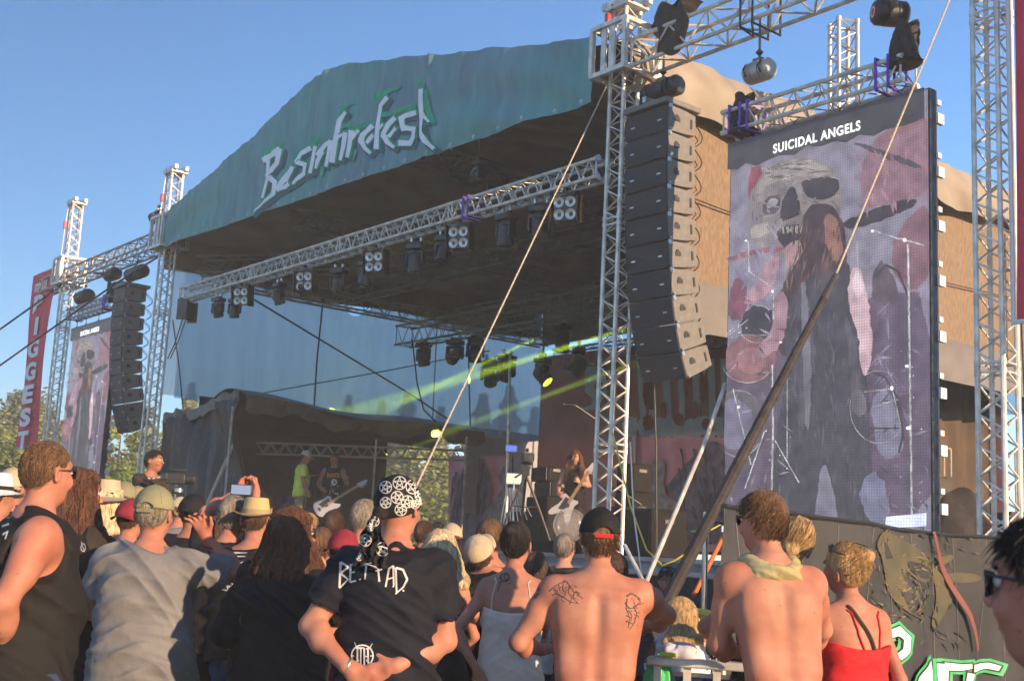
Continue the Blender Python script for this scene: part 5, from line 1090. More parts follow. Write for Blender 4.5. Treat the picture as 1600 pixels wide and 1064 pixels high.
class Person:
    def __init__(s, label, px, py, d, yaw=0, w=1.0, lean=(0, 0), hyaw=0, hpitch=0, hroll=0, hoff=(0, 0, 0), skin='skin_pink', base=0, h=.009, female=False, group=None, belly=0, top=1.785, depth=1.0, cat='person'):
        s.px, s.d, s.w, s.lean, s.h, s.fem, s.skin, s.belly, s.dp = px, d, w, lean, h, female, skin, belly, depth
        s.yaw = math.radians(yaw); s.hR = 1.07*rotm(math.radians(hyaw), math.radians(hpitch), math.radians(hroll)); s.hoff = np.array(hoff)
        s.nk = np.array(s.J(0, .0, 1.56))+s.hoff; s.hc = s.H((0, .02, 1.68))
        tp = s.H((0, 0, top)); P = at(px, py, d); s.s = (P.z-base)/max(tp[2], s.hc[2]+.10)
        off = Matrix.Rotation(s.yaw, 3, 'Z') @ Vector((s.hc[0], s.hc[1], 0))*s.s
        s.root = thing('person', label, cat, (P.x-off.x, d-off.y, base), group); s.root['_org'] = [0, 0, 0]
        s.root.rotation_euler.z = s.yaw; s.root.scale = (s.s,)*3
        s.mw = Matrix.Translation(s.root.location) @ Matrix.Rotation(s.yaw, 4, 'Z') @ Matrix.Scale(s.s, 4); s.mi = s.mw.inverted()
        s.arms = {}; s.fr = min(2.4, max(1, d/4.5))
    def J(s, x, y, z): k = max(0, z-.95); return (x+s.lean[0]*k, y+s.lean[1]*k, z)
    def H(s, p): # head-space point (for an upright unit body) -> local
        return s.nk+s.hR @ (np.array(p)-np.array([0, 0, 1.56]))
    def L(s, px, py, do): v = s.mi @ at(px, py, s.d+do); return (v.x, v.y, v.z)
    def arm(s, side, E=None, Wr=None, hd=(0, 0, -1), pn=None, curl=.35, spread=.0, th=1, r=1.0):
        sx = 1 if side == 'R' else -1
        S = np.array(s.J(sx*(.178 if not s.fem else .155)*s.w, -.005, 1.430 if not s.fem else 1.41))
        if E is None: E = s.J(sx*.25*s.w, -.03, 1.14)
        if Wr is None: Wr = s.J(sx*.27*s.w, .05, .90)
        if E[1] > 50: E = s.L(*E)
        if Wr[1] > 50: Wr = s.L(*Wr)
        E, Wr = np.array(E), np.array(Wr)
        # keep segment lengths human
        v = E-S; E = S+v/np.linalg.norm(v)*.285; v = Wr-E; Wr = E+v/np.linalg.norm(v)*.25
        hd = np.array(hd, float); hd /= np.linalg.norm(hd)
        if pn is None: pn = (sx*-1, .2, 0)
        s.arms[side] = (S, E, Wr, hd, np.array(pn, float), curl, spread, th, r)
    def body(s, legs=False, zmin=.86, shirtless=False, face=True, hand=True):
        w, f = s.w, s.fem; J = s.J
        pts = [np.array(J(0, 0, zmin)), s.H((0, 0, 1.80)), np.array(J(.24*w, -.15, 1.3)), np.array(J(-.24*w, .2, 1.3)), s.H((.12, .16, 1.6)), s.H((-.12, -.12, 1.6))]
        for A in s.arms.values(): pts += [A[0], A[1], A[2], A[2]+A[3]*.2]
        pts = np.array(pts); lo = pts.min(0)-.12; hi = pts.max(0)+.10; lo[2] = max(zmin, pts[:, 2].min()-.15); v = Vol(lo, hi, s.h)
        Z = [.8, .93, 1.05, 1.15, 1.28, 1.38, 1.44, 1.485, 1.53]
        if not f: A_ = [.155, .168, .150, .152, .172, .180, .166, .118, .055]; B_ = [.11, .12, .105, .105, .122, .118, .098, .072, .055]
        else: A_ = [.165, .178, .140, .132, .150, .156, .142, .095, .046]; B_ = [.115, .12, .098, .095, .115, .108, .085, .062, .045]
        bel = s.belly; s.prof = (Z, [a*w*(1+bel*(1.0 if z_ < 1.2 else .3)) for a, z_ in zip(A_, Z)], [b*w**.7*s.dp*(1+bel*1.3*(1.0 if z_ < 1.2 else .3)) for b, z_ in zip(B_, Z)], [0, -.01, 0, .005+bel*.1, 0, -.012, -.018, -.02, -.01])
        def tor(x, y, z, o=0, zc=1.53):
            k = np.maximum(0, z-.95); x = x-s.lean[0]*k; y = y-s.lean[1]*k; a = np.interp(z, Z, s.prof[1])+o; b = np.interp(z, Z, s.prof[2])+o; c = np.interp(z, Z, s.prof[3])
            q = ((np.abs(x)/a)**2.35+(np.abs(y-c)/b)**2.35)**(1/2.35); return np.maximum((q-1)*np.minimum(a, b), z-zc)
        s.tor = tor
        v.field(lambda x, y, z: tor(x, y, z), lo, hi)
        for sx in (-1, 1):
            v.cap(J(0, -.025, 1.50), J(sx*.15*w, -.02, 1.455), .045, .034, .05)           # trapezius
        v.cap(J(0, -.012, 1.45), s.H((0, -.002, 1.60)), .057 if not f else .046, .054 if not f else .044, .035)
        for sd, (S, E, Wr, hd, pn, curl, spread, th, r) in s.arms.items():
            q = (.80 if f else 1.0)*r
            v.ell(S+np.array((0, 0, -.012)), (.062*q*w**.5, .060*q, .066*q), .06)
            v.cap(S, E, .052*q*w**.4, .040*q, .03); v.ell(S*.55+E*.45, (.048*q, .048*q, .075*q), .03) if not f else None
            v.cap(E, Wr, .040*q, .0265*q, .02); v.ell(E*.72+Wr*.28, (.042*q, .042*q, .06*q), .03)
            if hand: s.hand(v, Wr, hd, pn, curl, spread, 1 if sd == 'R' else -1, th, q)
        if shirtless:
            for sx in (-1, 1):
                v.ell(J(sx*.10*w, -.083, 1.33), (.060, .028, .085), .05, R=rotm(0, 0, sx*.30))
                v.cap(J(sx*.13*w, -.03, 1.30), J(sx*.11*w, -.04, 1.08), .045, .04, .06)
            v.cap(J(0, -.142, 1.40), J(0, -.122, .98), .010, .012, .055, 's')
        H = s.H; R = s.hR
        v.ell(H((0, .01, 1.685)), (.077, .097, .100), .02, R=R); v.ell(H((0, .038, 1.625)), (.058, .066, .072), .035, R=R); v.ell(H((0, .060, 1.585)), (.034, .036, .028), .03, R=R)
        for sx in (-1, 1):
            v.ell(H((sx*.080, -.004, 1.665)), (.009, .020, .033), .008, R=R@rotm(sx*.35, 0, 0)); v.ell(H((sx*.086, -.002, 1.665)), (.004, .011, .020), .006, 's', R=R)
        if face:
            v.cap(H((0, .108, 1.682)), H((0, .128, 1.652)), .009, .0135, .014); v.cap(H((-.032, .094, 1.705)), H((.032, .094, 1.705)), .010, .010, .018)
            for sx in (-1, 1): v.ell(H((sx*.031, .108, 1.682)), (.017, .012, .011), .012, 's', R=R); v.ell(H((sx*.038, .085, 1.640)), (.022, .020, .022), .02, R=R); v.ell(H((sx*.011, .122, 1.646)), (.009, .010, .007), .006, R=R)
            v.cap(H((-.016, .106, 1.620)), H((.016, .106, 1.620)), .0065, None, .008); v.cap(H((-.013, .104, 1.609)), H((.013, .104, 1.609)), .007, None, .008)
        p, fc = v.mesh(); o = build_np('body', p, fc, s.skin, s.root); s.bodyo = o
        if face:
            mk('eye_white', (.75, .72, .68), .2) if 'eye_white' not in M else 0; mk('iris', (.03, .02, .015), .15) if 'iris' not in M else 0
            for sx in (-1, 1):
                c = Vector(H((sx*.031, .0985, 1.682))); e = MB().ell(c, (.0115, .0115, .0115), 12, 8); eo = e.build('eye', 'eye_white', o); d_ = Vector(R@np.array([0, 1, 0])); MB().ell(c+d_*.0085, (.0055, .0055, .0055), 10, 6).build('iris', 'iris', eo)
                MB().path([H((sx*.013, .110, 1.701)), H((sx*.030, .108, 1.706)), H((sx*.046, .098, 1.701))], .0045, 5).build('eyebrow', s.brow if hasattr(s, 'brow') else 'hair_dark', o)
        return o
    def hand(s, v, Wr, hd, pn, curl, spread, sx, th, q):
        pn = pn-hd*(pn@hd); pn /= np.linalg.norm(pn)+1e-9; sd = np.cross(hd, pn)
        v.cap(Wr, Wr+hd*.03, .025*q, .026*q, .012)
        for o_ in (-.028, -.010, .010, .028): v.cap(Wr+hd*.022*q+sd*o_*.7*q, Wr+hd*.085*q+sd*o_*q, .013*q, .0125*q, .016)
        for i, (o_, L_) in enumerate(((-.030, .058), (-.010, .072), (.010, .078), (.030, .070))):
            b = Wr+hd*.088*q+sd*o_*q; c1_ = curl*(1+.12*i); a1 = hd*math.cos(c1_)+pn*math.sin(c1_)+sd*spread*(o_/.03); a2 = hd*math.cos(c1_*2.3)+pn*math.sin(c1_*2.3)+sd*spread*(o_/.03)
            m_ = b+a1*L_*.52*q; v.cap(b, m_, .0095*q, .0085*q, .006); v.cap(m_, m_+a2*L_*.5*q, .0085*q, .0068*q, .004)
        t = sd*th; b = Wr+hd*.028*q+t*.024*q; m_ = b+(t*.75+hd*.55+pn*.35)*.040*q; v.cap(b, m_, .014*q, .0105*q, .012); v.cap(m_, m_+(t*.35+hd*.85+pn*.35)*.034*q, .0105*q, .008*q, .005)
    def garment(s, m, kind='tee', hem=.84, name='t_shirt', loose=.016, seed=1, slv=.62, amp=.006, neck=.0, drop=0, h=None, flare=0):
        w = s.w; J = s.J; h = h or s.h; pts = [np.array(J(-.27*w, -.2, hem)), np.array(J(.27*w, .2, 1.55)), np.array(J(0, 0, hem))]
        for A in s.arms.values(): pts += [A[0], A[0]*(1-slv)+A[1]*slv] if slv <= 1 else [A[0], A[1], A[2]]
        pts = np.array(pts); lo = pts.min(0)-.11; hi = pts.max(0)+.10; lo[2] = hem-.03; v = Vol(lo, hi, h)
        Z = s.prof[0]; a0 = np.array(s.prof[1]); b0 = np.array(s.prof[2]); lw = np.array([.03+flare, .012+flare*.8, .028+flare*.5, .026+flare*.3, .012, .004, .0, 0, 0])
        aa = a0+loose+lw*(1-s.belly*.6); bb = b0+loose+lw*.9; cc = np.array(s.prof[3])
        def tor(x, y, z):
            k = np.maximum(0, z-.95); x = x-s.lean[0]*k; y = y-s.lean[1]*k; a = np.interp(z, Z, aa); b = np.interp(z, Z, bb); c = np.interp(z, Z, cc)
            q = ((np.abs(x)/a)**2.3+(np.abs(y-c)/b)**2.3)**(1/2.3); return np.maximum((q-1)*np.minimum(a, b), z-1.478-.10*(.02-y))
        v.field(tor, lo, hi)
        for sx in (-1, 1): v.cap(J(0, -.022, 1.475), J(sx*.15*w, -.02, 1.452), .045+loose*.5, .034+loose, .05)
        if kind in ('tee', 'long'):
            for sd, A in s.arms.items():
                S, E, Wr = A[0], A[1], A[2]; q = (.80 if s.fem else 1.0)*A[8]; r0 = (.052*q*w**.4+loose*.8)
                v.ell(S+np.array((0, 0, -.012)), (.060*q*w**.5+loose, .058*q+loose, .064*q+loose), .035)
                e = S*(1-min(slv, 1))+E*min(slv, 1); v.cap(S, e, r0+.004, r0+.008, .014, cut=slv <= 1)
                if slv > 1: v.cap(E, E*.1+Wr*.9, .052*q, .040*q, .02)
        if amp: v.wrinkle(amp, seed, lo, hi)
        if kind == 'tank':
            for sx in (-1, 1): v.ell(J(sx*(.225)*w, 0, 1.40-drop), (.085, .16, .125+drop*.8), .012, 's')
        if kind == 'crop':
            v.field(lambda x, y, z: (z-(1.22-drop+.10*np.exp(-((x)/.22)**2)*0))+0*x+0*y+np.where(y < 0, .03*np.cos(x*9), -.10), lo, hi, 0, 'i')
        # neck opening and hem
        nb = np.array(J(0, .0, 1.46)); nt = s.H((0, .0, 1.62)); v.cap(nb+np.array((0, .016, .030-neck)), nt, .064 if not s.fem else .056, .110, .012, 's'); 
        v.field(lambda x, y, z: (hem+.010*np.sin(x*17+seed)+.008*np.sin(y*23)-z)+0*x+0*y, lo, hi, 0, 'i')
        v.field(lambda x, y, z: 1.53-z < 0, lo, hi, 0, 'n') if 0 else 0
        p, f = v.mesh(); o = build_np(name, p, f, m, s.root); s.gar = o
        if s.d < 7.5 and kind in ('tee', 'tank', 'long'):
            bt = bvh_of(o); P = []
            for i in range(40):
                t = 2*PI*i/40; q = np.array(J(.082*math.cos(t), .078*math.sin(t)-.005, 1.478-.055*max(0, math.sin(t)))); l_, _, _, _ = bt.find_nearest(Vector(q))
                if l_ is not None: P.append(l_+Vector((0, 0, .002)))
            if len(P) > 20: MB().path(P, .0055, 6, closed=True).build('collar', m, o)
            for sd, A in (s.arms.items() if kind == 'tee' else ()):
                S, E = Vector(A[0]), Vector(A[1]); ax_ = (E-S).normalized(); e = S.lerp(E, min(slv, 1)-.05); x_ = ax_.orthogonal().normalized(); y_ = ax_.cross(x_); P = []
                for i in range(28):
                    t = 2*PI*i/28; d_ = x_*math.cos(t)+y_*math.sin(t); h_, _, _, _ = bt.ray_cast(e+d_*.16, -d_)
                    if h_ is not None and (h_-e).length < .13: P.append(h_)
                if len(P) == 28: MB().path(P, .0022, 5, closed=True).build('sleeve_seam', m, o)
        return o
    def trousers(s, m='cloth_black', name='trousers', top=.98, h=.014, shorts=False, belt=False):
        w = s.w; v = Vol((-.26*w, -.25, 0), (.26*w, .3, top+.02), h)
        Z = s.prof[0]
        v.field(lambda x, y, z: (((np.abs(x)/(np.interp(z, Z, s.prof[1])+.010))**2.3+(np.abs(y-np.interp(z, Z, s.prof[3]))/(np.interp(z, Z, s.prof[2])+.010))**2.3)**(1/2.3)-1)*.1+0*x, (-.3, -.3, .84), (.3, .3, top+.02))
        v.field(lambda x, y, z: z-top+0*x+0*y, (-.3, -.3, .8), (.3, .3, top+.05), 0, 'i')
        for sx in (-1, 1):
            v.cap((sx*.088*w, 0, .86), (sx*.105, .02, .50), .096*w**.5, .070, .03); v.cap((sx*.105, .02, .50), (sx*.11, -.01, .10), .068, .055, .03); v.cap((sx*.11, -.01, .045), (sx*.12, .15, .035), .048, .04, .02)
        v.wrinkle(.005, 3, (-.3, -.3, .1), (.3, .3, top-.06), .8)
        p, f = v.mesh(); return build_np(name, p, f, m, s.root)
    # ---------------- hair, hats
    def hair(s, kind, m, seed=1, L_=.3, n=900, bun=(0, -.06, 1.80), hl=None, wav=1.0, thick=1.0, side=0):
        H = s.H; R = s.hR; rr = random.Random(seed); hh = min(s.h, .008)
        c = s.hc; ext = .13 if kind in ('short', 'buzz') else .20; lo = c-ext; hi = c+ext
        if kind == 'long': lo = np.minimum(lo, np.array([c[0]-.24, c[1]-.26, c[2]-L_-.12])); hi = np.maximum(hi, np.array([c[0]+.24, c[1]+.16, c[2]+.16]))
        v = Vol(lo, hi, hh); g = {'buzz': 1.035, 'short': 1.09, 'long': 1.16, 'bun': 1.09}[kind]
        v.ell(H((0, .006, 1.690)), (.077*g, .097*g, .100*g), 0, R=R)
        if kind == 'bun': v.ell(H(bun), (.040, .038, .036), .02, R=R)
        if kind in ('short', 'buzz', 'bun'):
            v.wrinkle(.003 if kind != 'buzz' else .001, seed, lo, hi, 2.4, .3)
            n = int(n*2.6)
            Rt = R.T/1.07**2
            def cutf(x, y, z):
                X = x-s.nk[0]; Y = y-s.nk[1]; Zz = z-s.nk[2]; lx = Rt[0][0]*X+Rt[0][1]*Y+Rt[0][2]*Zz; ly = Rt[1][0]*X+Rt[1][1]*Y+Rt[1][2]*Zz; lz = Rt[2][0]*X+Rt[2][1]*Y+Rt[2][2]*Zz+1.56
                base_ = 1.610 if kind != 'bun' else 1.60
                line = base_+np.clip((ly+.045)/.05, 0, 1)*.085+np.clip((ly-.03)/.05, 0, 1)*.045
                return np.maximum(line-lz, -.05)*.8
            v.field(cutf, lo, hi, 0, 'i')
        if kind == 'long':
            zb = c[2]-L_; back = np.array(s.J(0, -.10-.02, max(1.0, zb)))
            for i in range(9):
                a = -1.9+3.8*i/8; x = .085*math.sin(a)*1.0; y = -.10*math.cos(a)*.9
                top_ = H((x*.9, y*.75+.0, 1.66)); mid = np.array([c[0]+x*1.65*thick, c[1]+y*1.15-.035*(math.cos(a) > 0), c[2]-.20]); ll = L_*rr.uniform(.8, 1.0); end = np.array([c[0]+x*1.75*thick+side, min(c[1]+y*1.0-.05, back[1]-.0) if math.cos(a) > .2 else c[1]+y, c[2]-ll])
                v.cap(top_, mid, .038, .040, .03); v.cap(mid, end, .040, .020, .03)
            Rt = R.T/1.07**2
            def cutf(x, y, z):
                X = x-s.nk[0]; Y = y-s.nk[1]; Zz = z-s.nk[2]; lx = Rt[0][0]*X+Rt[0][1]*Y+Rt[0][2]*Zz; ly = Rt[1][0]*X+Rt[1][1]*Y+Rt[1][2]*Zz; lz = Rt[2][0]*X+Rt[2][1]*Y+Rt[2][2]*Zz+1.56
                return np.where((lz < 1.745) & (lz > 1.3), np.minimum(ly-.062, .078-np.abs(lx)), -.05)
            v.wrinkle(.006*wav, seed, lo, hi, 1.3, .25); v.field(cutf, lo, hi, 0, 'i')
        p, f = v.mesh(); o = build_np('hair', p, f, m, s.root); s.hairo = o
        bt = BVHTree.FromPolygons(p.tolist(), f); b = MB(); V_ = p.tolist(); up = Vector(R@np.array([0, 0, 1]))
        if n and len(V_):
            for i in range(n):
                q = Vector(V_[rr.randrange(len(V_))])
                loc, nr, _, _ = bt.find_nearest(q)
                if nr is None: continue
                out = (q-Vector(c)).normalized()
                if nr.dot(out) < 0: nr = -nr
                if kind in ('short', 'buzz', 'bun'):
                    l_ = {'buzz': .009, 'short': .026, 'bun': .05}[kind]*rr.uniform(.5, 1.3)*(1.9 if rr.random() < .06 and kind != 'buzz' else 1); cd = Vector(R@np.array([rr.uniform(-.25, .25)+.35*math.sin(seed), .5 if kind == 'short' else -.2, -.8]))
                    if kind == 'bun': cd = (Vector(H(bun))-q).normalized()*1.2+Vector((rr.uniform(-.3, .3), rr.uniform(-.3, .3), rr.uniform(-.3, .3)))
                    d1 = (nr*.45+cd*.7).normalized(); d2 = (nr*.05+cd).normalized(); b.path([q, q+d1*l_*.5, q+d1*l_*.5+d2*l_*.5], [.0011*s.fr, .0010*s.fr, .0003], 3, cap=False)
                else:
                    if q.z < c[2]-L_*.55 and rr.random() < .6: continue
                    P = q+nr*.003; pts = [P.copy()]; ph = rr.uniform(0, 6); ll = L_*rr.uniform(.35, 1.0); st = .022; dcur = Vector((0, 0, -1)); fx_ = rr.uniform(-.25, .25)
                    for k in range(int(ll/st)):
                        dcur = Vector((fx_+.35*wav*math.sin(ph+k*.7), .18*wav*math.cos(ph*2+k*.8), -1)).normalized(); P = P+dcur*st; lc, n2, _, _ = bt.find_nearest(P)
                        if lc is not None:
                            dd = P-lc; 
                            if dd.length < .035 and P.z > c[2]-L_+.03: P = P*.35+(lc+(dd.normalized() if dd.length > 1e-5 else nr)*.006)*.65
                        pts.append(P.copy())
                    m_ = len(pts)
                    if m_ > 2: b.path(pts, [.0021*s.fr*(1-.75*k/m_)*rr.uniform(.7, 1.2) for k in range(m_)], 3, cap=False)
            b.build('strands', m, o)
        return o
    def headvol(s, fns, name, m, h=.006, wr=0, seed=1, ext=.2):
        c = s.hc; v = Vol(c-ext, c+ext, h); fns(v)
        if wr: v.wrinkle(wr, seed, c-ext, c+ext, 1.5)
        p, f = v.mesh(); o = build_np(name, p, f, m, s.root); return o
    def hspace(s, x, y, z):
        Rt = s.hR.T/1.07**2; X = x-s.nk[0]; Y = y-s.nk[1]; Z_ = z-s.nk[2]
        return Rt[0][0]*X+Rt[0][1]*Y+Rt[0][2]*Z_, Rt[1][0]*X+Rt[1][1]*Y+Rt[1][2]*Z_, Rt[2][0]*X+Rt[2][1]*Y+Rt[2][2]*Z_+1.56
    def capwear(s, m, back=False, brimdir=1, opening=False, strapm=None, brim=True, seed=1, zlow=1.692):
        """baseball cap; back=True wears the peak at the back"""
        H = s.H; R = s.hR; k = -1 if back else 1
        def fns(v):
            v.ell(H((0, -.0, 1.700)), (.089, .109, .104), 0, R=R); v.wrinkle(.0025, seed, s.hc-.2, s.hc+.2, 1.4)
            def cut(x, y, z):
                lx, ly, lz = s.hspace(x, y, z); return (zlow-lz+.012*np.clip(-ly*k/.1, -1, 1))*.9
            v.field(cut, s.hc-.2, s.hc+.2, 0, 'i')
            if opening: v.ell(H((0, -k*.115, 1.700)), (.038, .05, .030), .006, 's', R=R)
        o = s.headvol(fns, 'cap', m, .0055)
        if brim:
            b = MB()
            def br(a, c_):
                g_ = -1.25+2.5*a; r_ = .10+.075*c_*math.cos(g_*.9)**.6; x = (.088+.0*c_)*math.sin(g_)*1.0; y = k*(.075*math.cos(g_)+.02+.085*c_*math.cos(g_)**.7 if math.cos(g_) > 0 else .02); z = zlow+.008-.020*(x/.08)**2-.012*c_
                return Vector(H((x, y, z)))
            b.grid(br, 16, 6); n_ = len(b.v); b2 = MB(); b2.grid(lambda a, c_: br(a, c_)-Vector(R@np.array([0, 0, .004])), 16, 6); b.add(b2.v, [f_[::-1] for f_ in b2.f]); b.build('brim', m, o)
        b = MB(); b.ell(H((0, 0, 1.805)), (.008, .008, .005), 8, 5)
        for i in range(3):
            a = i*PI/3+.3; b.path([H((.0905*math.cos(a)*math.sin(t), .1105*math.sin(a)*math.sin(t), 1.700+.1055*math.cos(t))) for t in [(-1.35+2.7*j/16) for j in range(17)]], .0012, 4)
        b.build('seam', m, o)
        if opening:
            b = MB(); b.grid(lambda a, c_: Vector(H(((-.04+.08*a), -k*(.108-.10*(.04-.08*a)**2*8), zlow-.008+.016*c_))), 10, 2); b.build('strap', strapm or m, o)
            MB().path([H((.040*math.cos(t), -k*(.104-.9*(.040*math.cos(t))**2-.25*(.034*math.sin(t))**1), zlow+.012+.034*math.sin(t))) for t in [PI*j/12 for j in range(13)]], .0022, 5).build('edge', m, o)
        return o
    def hat(s, m, brim=.15, crown=.095, band='cloth_black', droop=.02, seed=1):
        R = s.hR; H = s.H; b = MB(); rr = random.Random(seed); ph = rr.uniform(0, 6)
        def f_(a, c_):
            g_ = 2*PI*a
            if c_ < .45: t = c_/.45; r_ = brim-(brim-.092)*t; z = 1.705+.012*math.sin(2*g_+ph)*(1-t)-droop*(1-t)+.004*t
            elif c_ < .85: t = (c_-.45)/.4; r_ = .092-.020*t; z = 1.709+crown*t
            else: t = (c_-.85)/.15; r_ = .072*(1-t); z = 1.709+crown+.012*math.sin(t*PI)-.02*t
            return Vector(H((r_*math.cos(g_)*.92, r_*math.sin(g_)*1.12, z)))
        b.grid(f_, 40, 26); b2 = MB(); b2.grid(lambda a, c_: f_(a, c_*.45)-Vector(R@np.array([0, 0, .004])), 40, 6); b.add(b2.v, [q[::-1] for q in b2.f]); o = b.build('hat', m, s.root)
        if band: MB().grid(lambda a, c_: Vector(H(((.0935-.006*c_)*math.cos(2*PI*a)*.92, (.0935-.006*c_)*math.sin(2*PI*a)*1.12, 1.712+.024*c_))), 40, 2).build('hat_band', band, o)
        return o
    def glasses(s, m='black_plastic', lens='lens', z=1.682, y=.118, up=False):
        H = s.H; b = MB(); zz = z+(.10 if up else 0); yy = y-(.055 if up else 0)
        for sx in (-1, 1):
            b.path([H((sx*.012, yy, zz+.012)), H((sx*.052, yy-.006, zz+.014)), H((sx*.056, yy-.01, zz-.008)), H((sx*.040, yy-.002, zz-.024)), H((sx*.018, yy, zz-.020))], .003, 5, closed=True); b.path([H((sx*.056, yy-.01, zz+.008)), H((sx*.082, yy-.06, zz+.004)), H((sx*.084, yy-.13, zz-.002))], .003, 5)
        b.path([H((-.012, yy, zz+.004)), H((.012, yy, zz+.004))], .0025, 5); o = b.build('glasses', m, s.root); b = MB()
        for sx in (-1, 1): b.add([H((sx*.012, yy+.001, zz+.012)), H((sx*.052, yy-.005, zz+.014)), H((sx*.056, yy-.009, zz-.008)), H((sx*.040, yy-.001, zz-.024)), H((sx*.018, yy+.001, zz-.020))], [(0, 1, 2, 3, 4)])
        b.build('lenses', lens, o, smooth=False)
    def strap(s, pts, r, m, name='strap'):
        bt = bvh_of(s.bodyo); P = []
        for i in range(len(pts)-1):
            a, c = Vector(pts[i]), Vector(pts[i+1])
            for k in range(8):
                q = a.lerp(c, k/8); l_, _, _, _ = bt.find_nearest(q); o_ = l_-Vector((0, 0, l_.z)); o_.normalize(); up = Vector((0, 0, 1)) if l_.z > 1.44 else Vector((0, 0, 0)); P.append(l_+(o_+up).normalized()*r*.7)
        return MB().path(P, r, 5).build(name, m, s.root)
    def camfn(s, obj, off=.003, jit=0):
        bt = bvh_of(obj); o = s.mi @ Vector((0, 0, EYE)); last = [None]
        def fn(x, y):
            t = s.mi @ at(x, y, s.d); dr = (t-o).normalized(); h_, n_, _, _ = bt.ray_cast(o, dr)
            if h_ is None: 
                h_, n_, _, _ = bt.find_nearest(t)
            last[0] = h_
            return h_-dr*off
        return fn
    def decal(s, obj, strokes, m, name='print', off=.003, step=3, grow=0):
        b = MB(); strokes_mb(b, strokes, s.camfn(obj, off), grow=grow, step=step); return b.build(name, m, obj, angle=180)
    def textdecal(s, obj, txt, x0, x1, y0, y1, m, name='lettering', bold=.02, off=.004, slant=0):
        vs, fs, (a0, a1, b0, b1) = font_mesh(txt, bold); fn = s.camfn(obj, off)
        b = MB(); b.add([fn(x0+(x1-x0)*(x-a0)/(a1-a0), y1+(y0-y1)*(y-b0)/(b1-b0)+slant*((x-a0)/(a1-a0))) for x, y in vs], fs); return b.build(name, m, obj, smooth=False)
def ring(cx, cy, r, ry=None, n=20): return [(cx+r*math.cos(2*PI*i/n), cy+(ry or r)*math.sin(2*PI*i/n)) for i in range(n+1)]
def penta(cx, cy, r, rot=0, w=1.6):
    st = [(ring(cx, cy, r), w*1.1, w*1.1)]; P = [(cx+r*.92*math.sin(2*PI*i/5+rot), cy-r*.92*math.cos(2*PI*i/5+rot)) for i in range(5)]
    for i in range(5): st.append(([P[i], P[(i+2) % 5]], w, w))
    return st
# ------------------------------------------------------------------ the crowd, nearest people first
FAST = False
N = .0068
# 1 big man in black vest
p = Person('big ginger haired man with glasses in a black sleeveless vest, left edge', 80, 692, 5.2, -62, 1.12, (0, .03), 34, h=N, belly=.22, depth=1.1)
p.arm('R', (26, 905, -.30), (6, 985, -.28), (0, .35, -1), (-1, .3, 0), .5, r=1.2); p.arm('L')
p.body(); g_ = p.garment('cloth_black', 'tank', .86, 'vest', .016, 3, amp=.008, drop=.01); p.trousers('denim', 'jeans'); p.hair('buzz', 'hair_ginger', 3, n=2600); p.glasses(); 
p.decal(g_, [([(3, 795), (14, 790)], 3, 3), ([(4, 808), (10, 800), (15, 812)], 3, 3), ([(3, 822), (14, 818)], 3, 3), ([(4, 835), (12, 830), (8, 842)], 3, 2)], 'print_white'); p.decal(g_, [([(135, 908), (135, 914)], 5, 5)], 'print_white', 'side_label')
MB().path([p.arms['R'][2]+np.array((.03*math.cos(t/8*PI), .03*math.sin(t/8*PI), .03)) for t in range(16)], .005, 6, closed=True).build('wristband', 'cloth_burgundy', p.root)
# 2 long haired man
p = Person('man with long wavy reddish brown hair behind the big man in the vest', 128, 736, 6.3, -38, 1.1, (0, .03), -10, h=.009)
p.arm('L'); p.arm('R', (190, 880, .2), (200, 930, .4)); p.body(); g_ = p.garment('cloth_olive', 'tee', .80, seed=5, amp=.009, flare=.02); p.trousers('cloth_khaki', 'shorts'); p.hair('long', 'hair_chestnut', 5, .30, 1600, wav=1.6)
p.decal(g_, [(ring(130, 855, 3.5, 6), 1.2, 1.2), ([(127, 846), (132, 862)], 1, 1)], 'print_white')
# 3 grey t-shirt
p = Person('stout man in a grey t-shirt and sage cap shading his eyes with his right hand', 246, 765, 6.0, 0, 1.12, (0, .01), -6, hpitch=4, h=N, belly=.10)
p.arm('L', (160, 905, .02), (172, 962, .18), (.15, .3, -1), (1, .2, 0), .5, r=1.1); p.arm('R', (344, 893, .10), (286, 800, .18), (-.45, .0, .9), (-.2, -1, 0), .55, .2, th=1, r=1.1)
p.body(); g_ = p.garment('cloth_grey', 'tee', .82, seed=8, amp=.010, slv=.66, flare=.015); p.trousers('cloth_black'); p.hair('buzz', 'hair_grey', 4, n=900); p.capwear('cloth_sage', opening=True, seed=2)
E_, W_ = p.arms['R'][1], p.arms['R'][2]; a_ = W_-(W_-E_)*.2; MB().path([a_+np.array((.036*math.cos(t/8*PI), .030*math.sin(t/8*PI), .012*math.sin(t/8*PI))) for t in range(16)], .005, 6, closed=True).build('bracelet', 'cloth_burgundy', p.root)
# 4 fedora
p = Person('person in a wide pale felt hat with a dark band behind the grey shirt', 173, 758, 9, -20, 0.883, h=.011)
p.arm('L'); p.arm('R'); p.body(hand=False); g_ = p.garment('cloth_black', 'tank', seed=4); p.trousers(); p.hair('long', 'hair_pale', 8, .22, 260); p.hat('cloth_beige', .20, .11)
p.decal(g_, [([(180+6*i, 818), (183+6*i, 828)], 1.4, 1) for i in range(4)]+[([(179, 832), (200, 830)], 1.4, 1)], 'print_white')
# 5 burgundy cap
p = Person('man in a burgundy cap and black shirt left of the grey-shirted man', 208, 784, 8.2, -10, 0.930, h=.011)
p.arm('L'); p.arm('R'); p.body(hand=False); p.garment('cloth_black', 'tee', seed=14); p.trousers(); p.hair('buzz', 'hair_brown', 2, n=400); p.capwear('cloth_burgundy', True, seed=5)
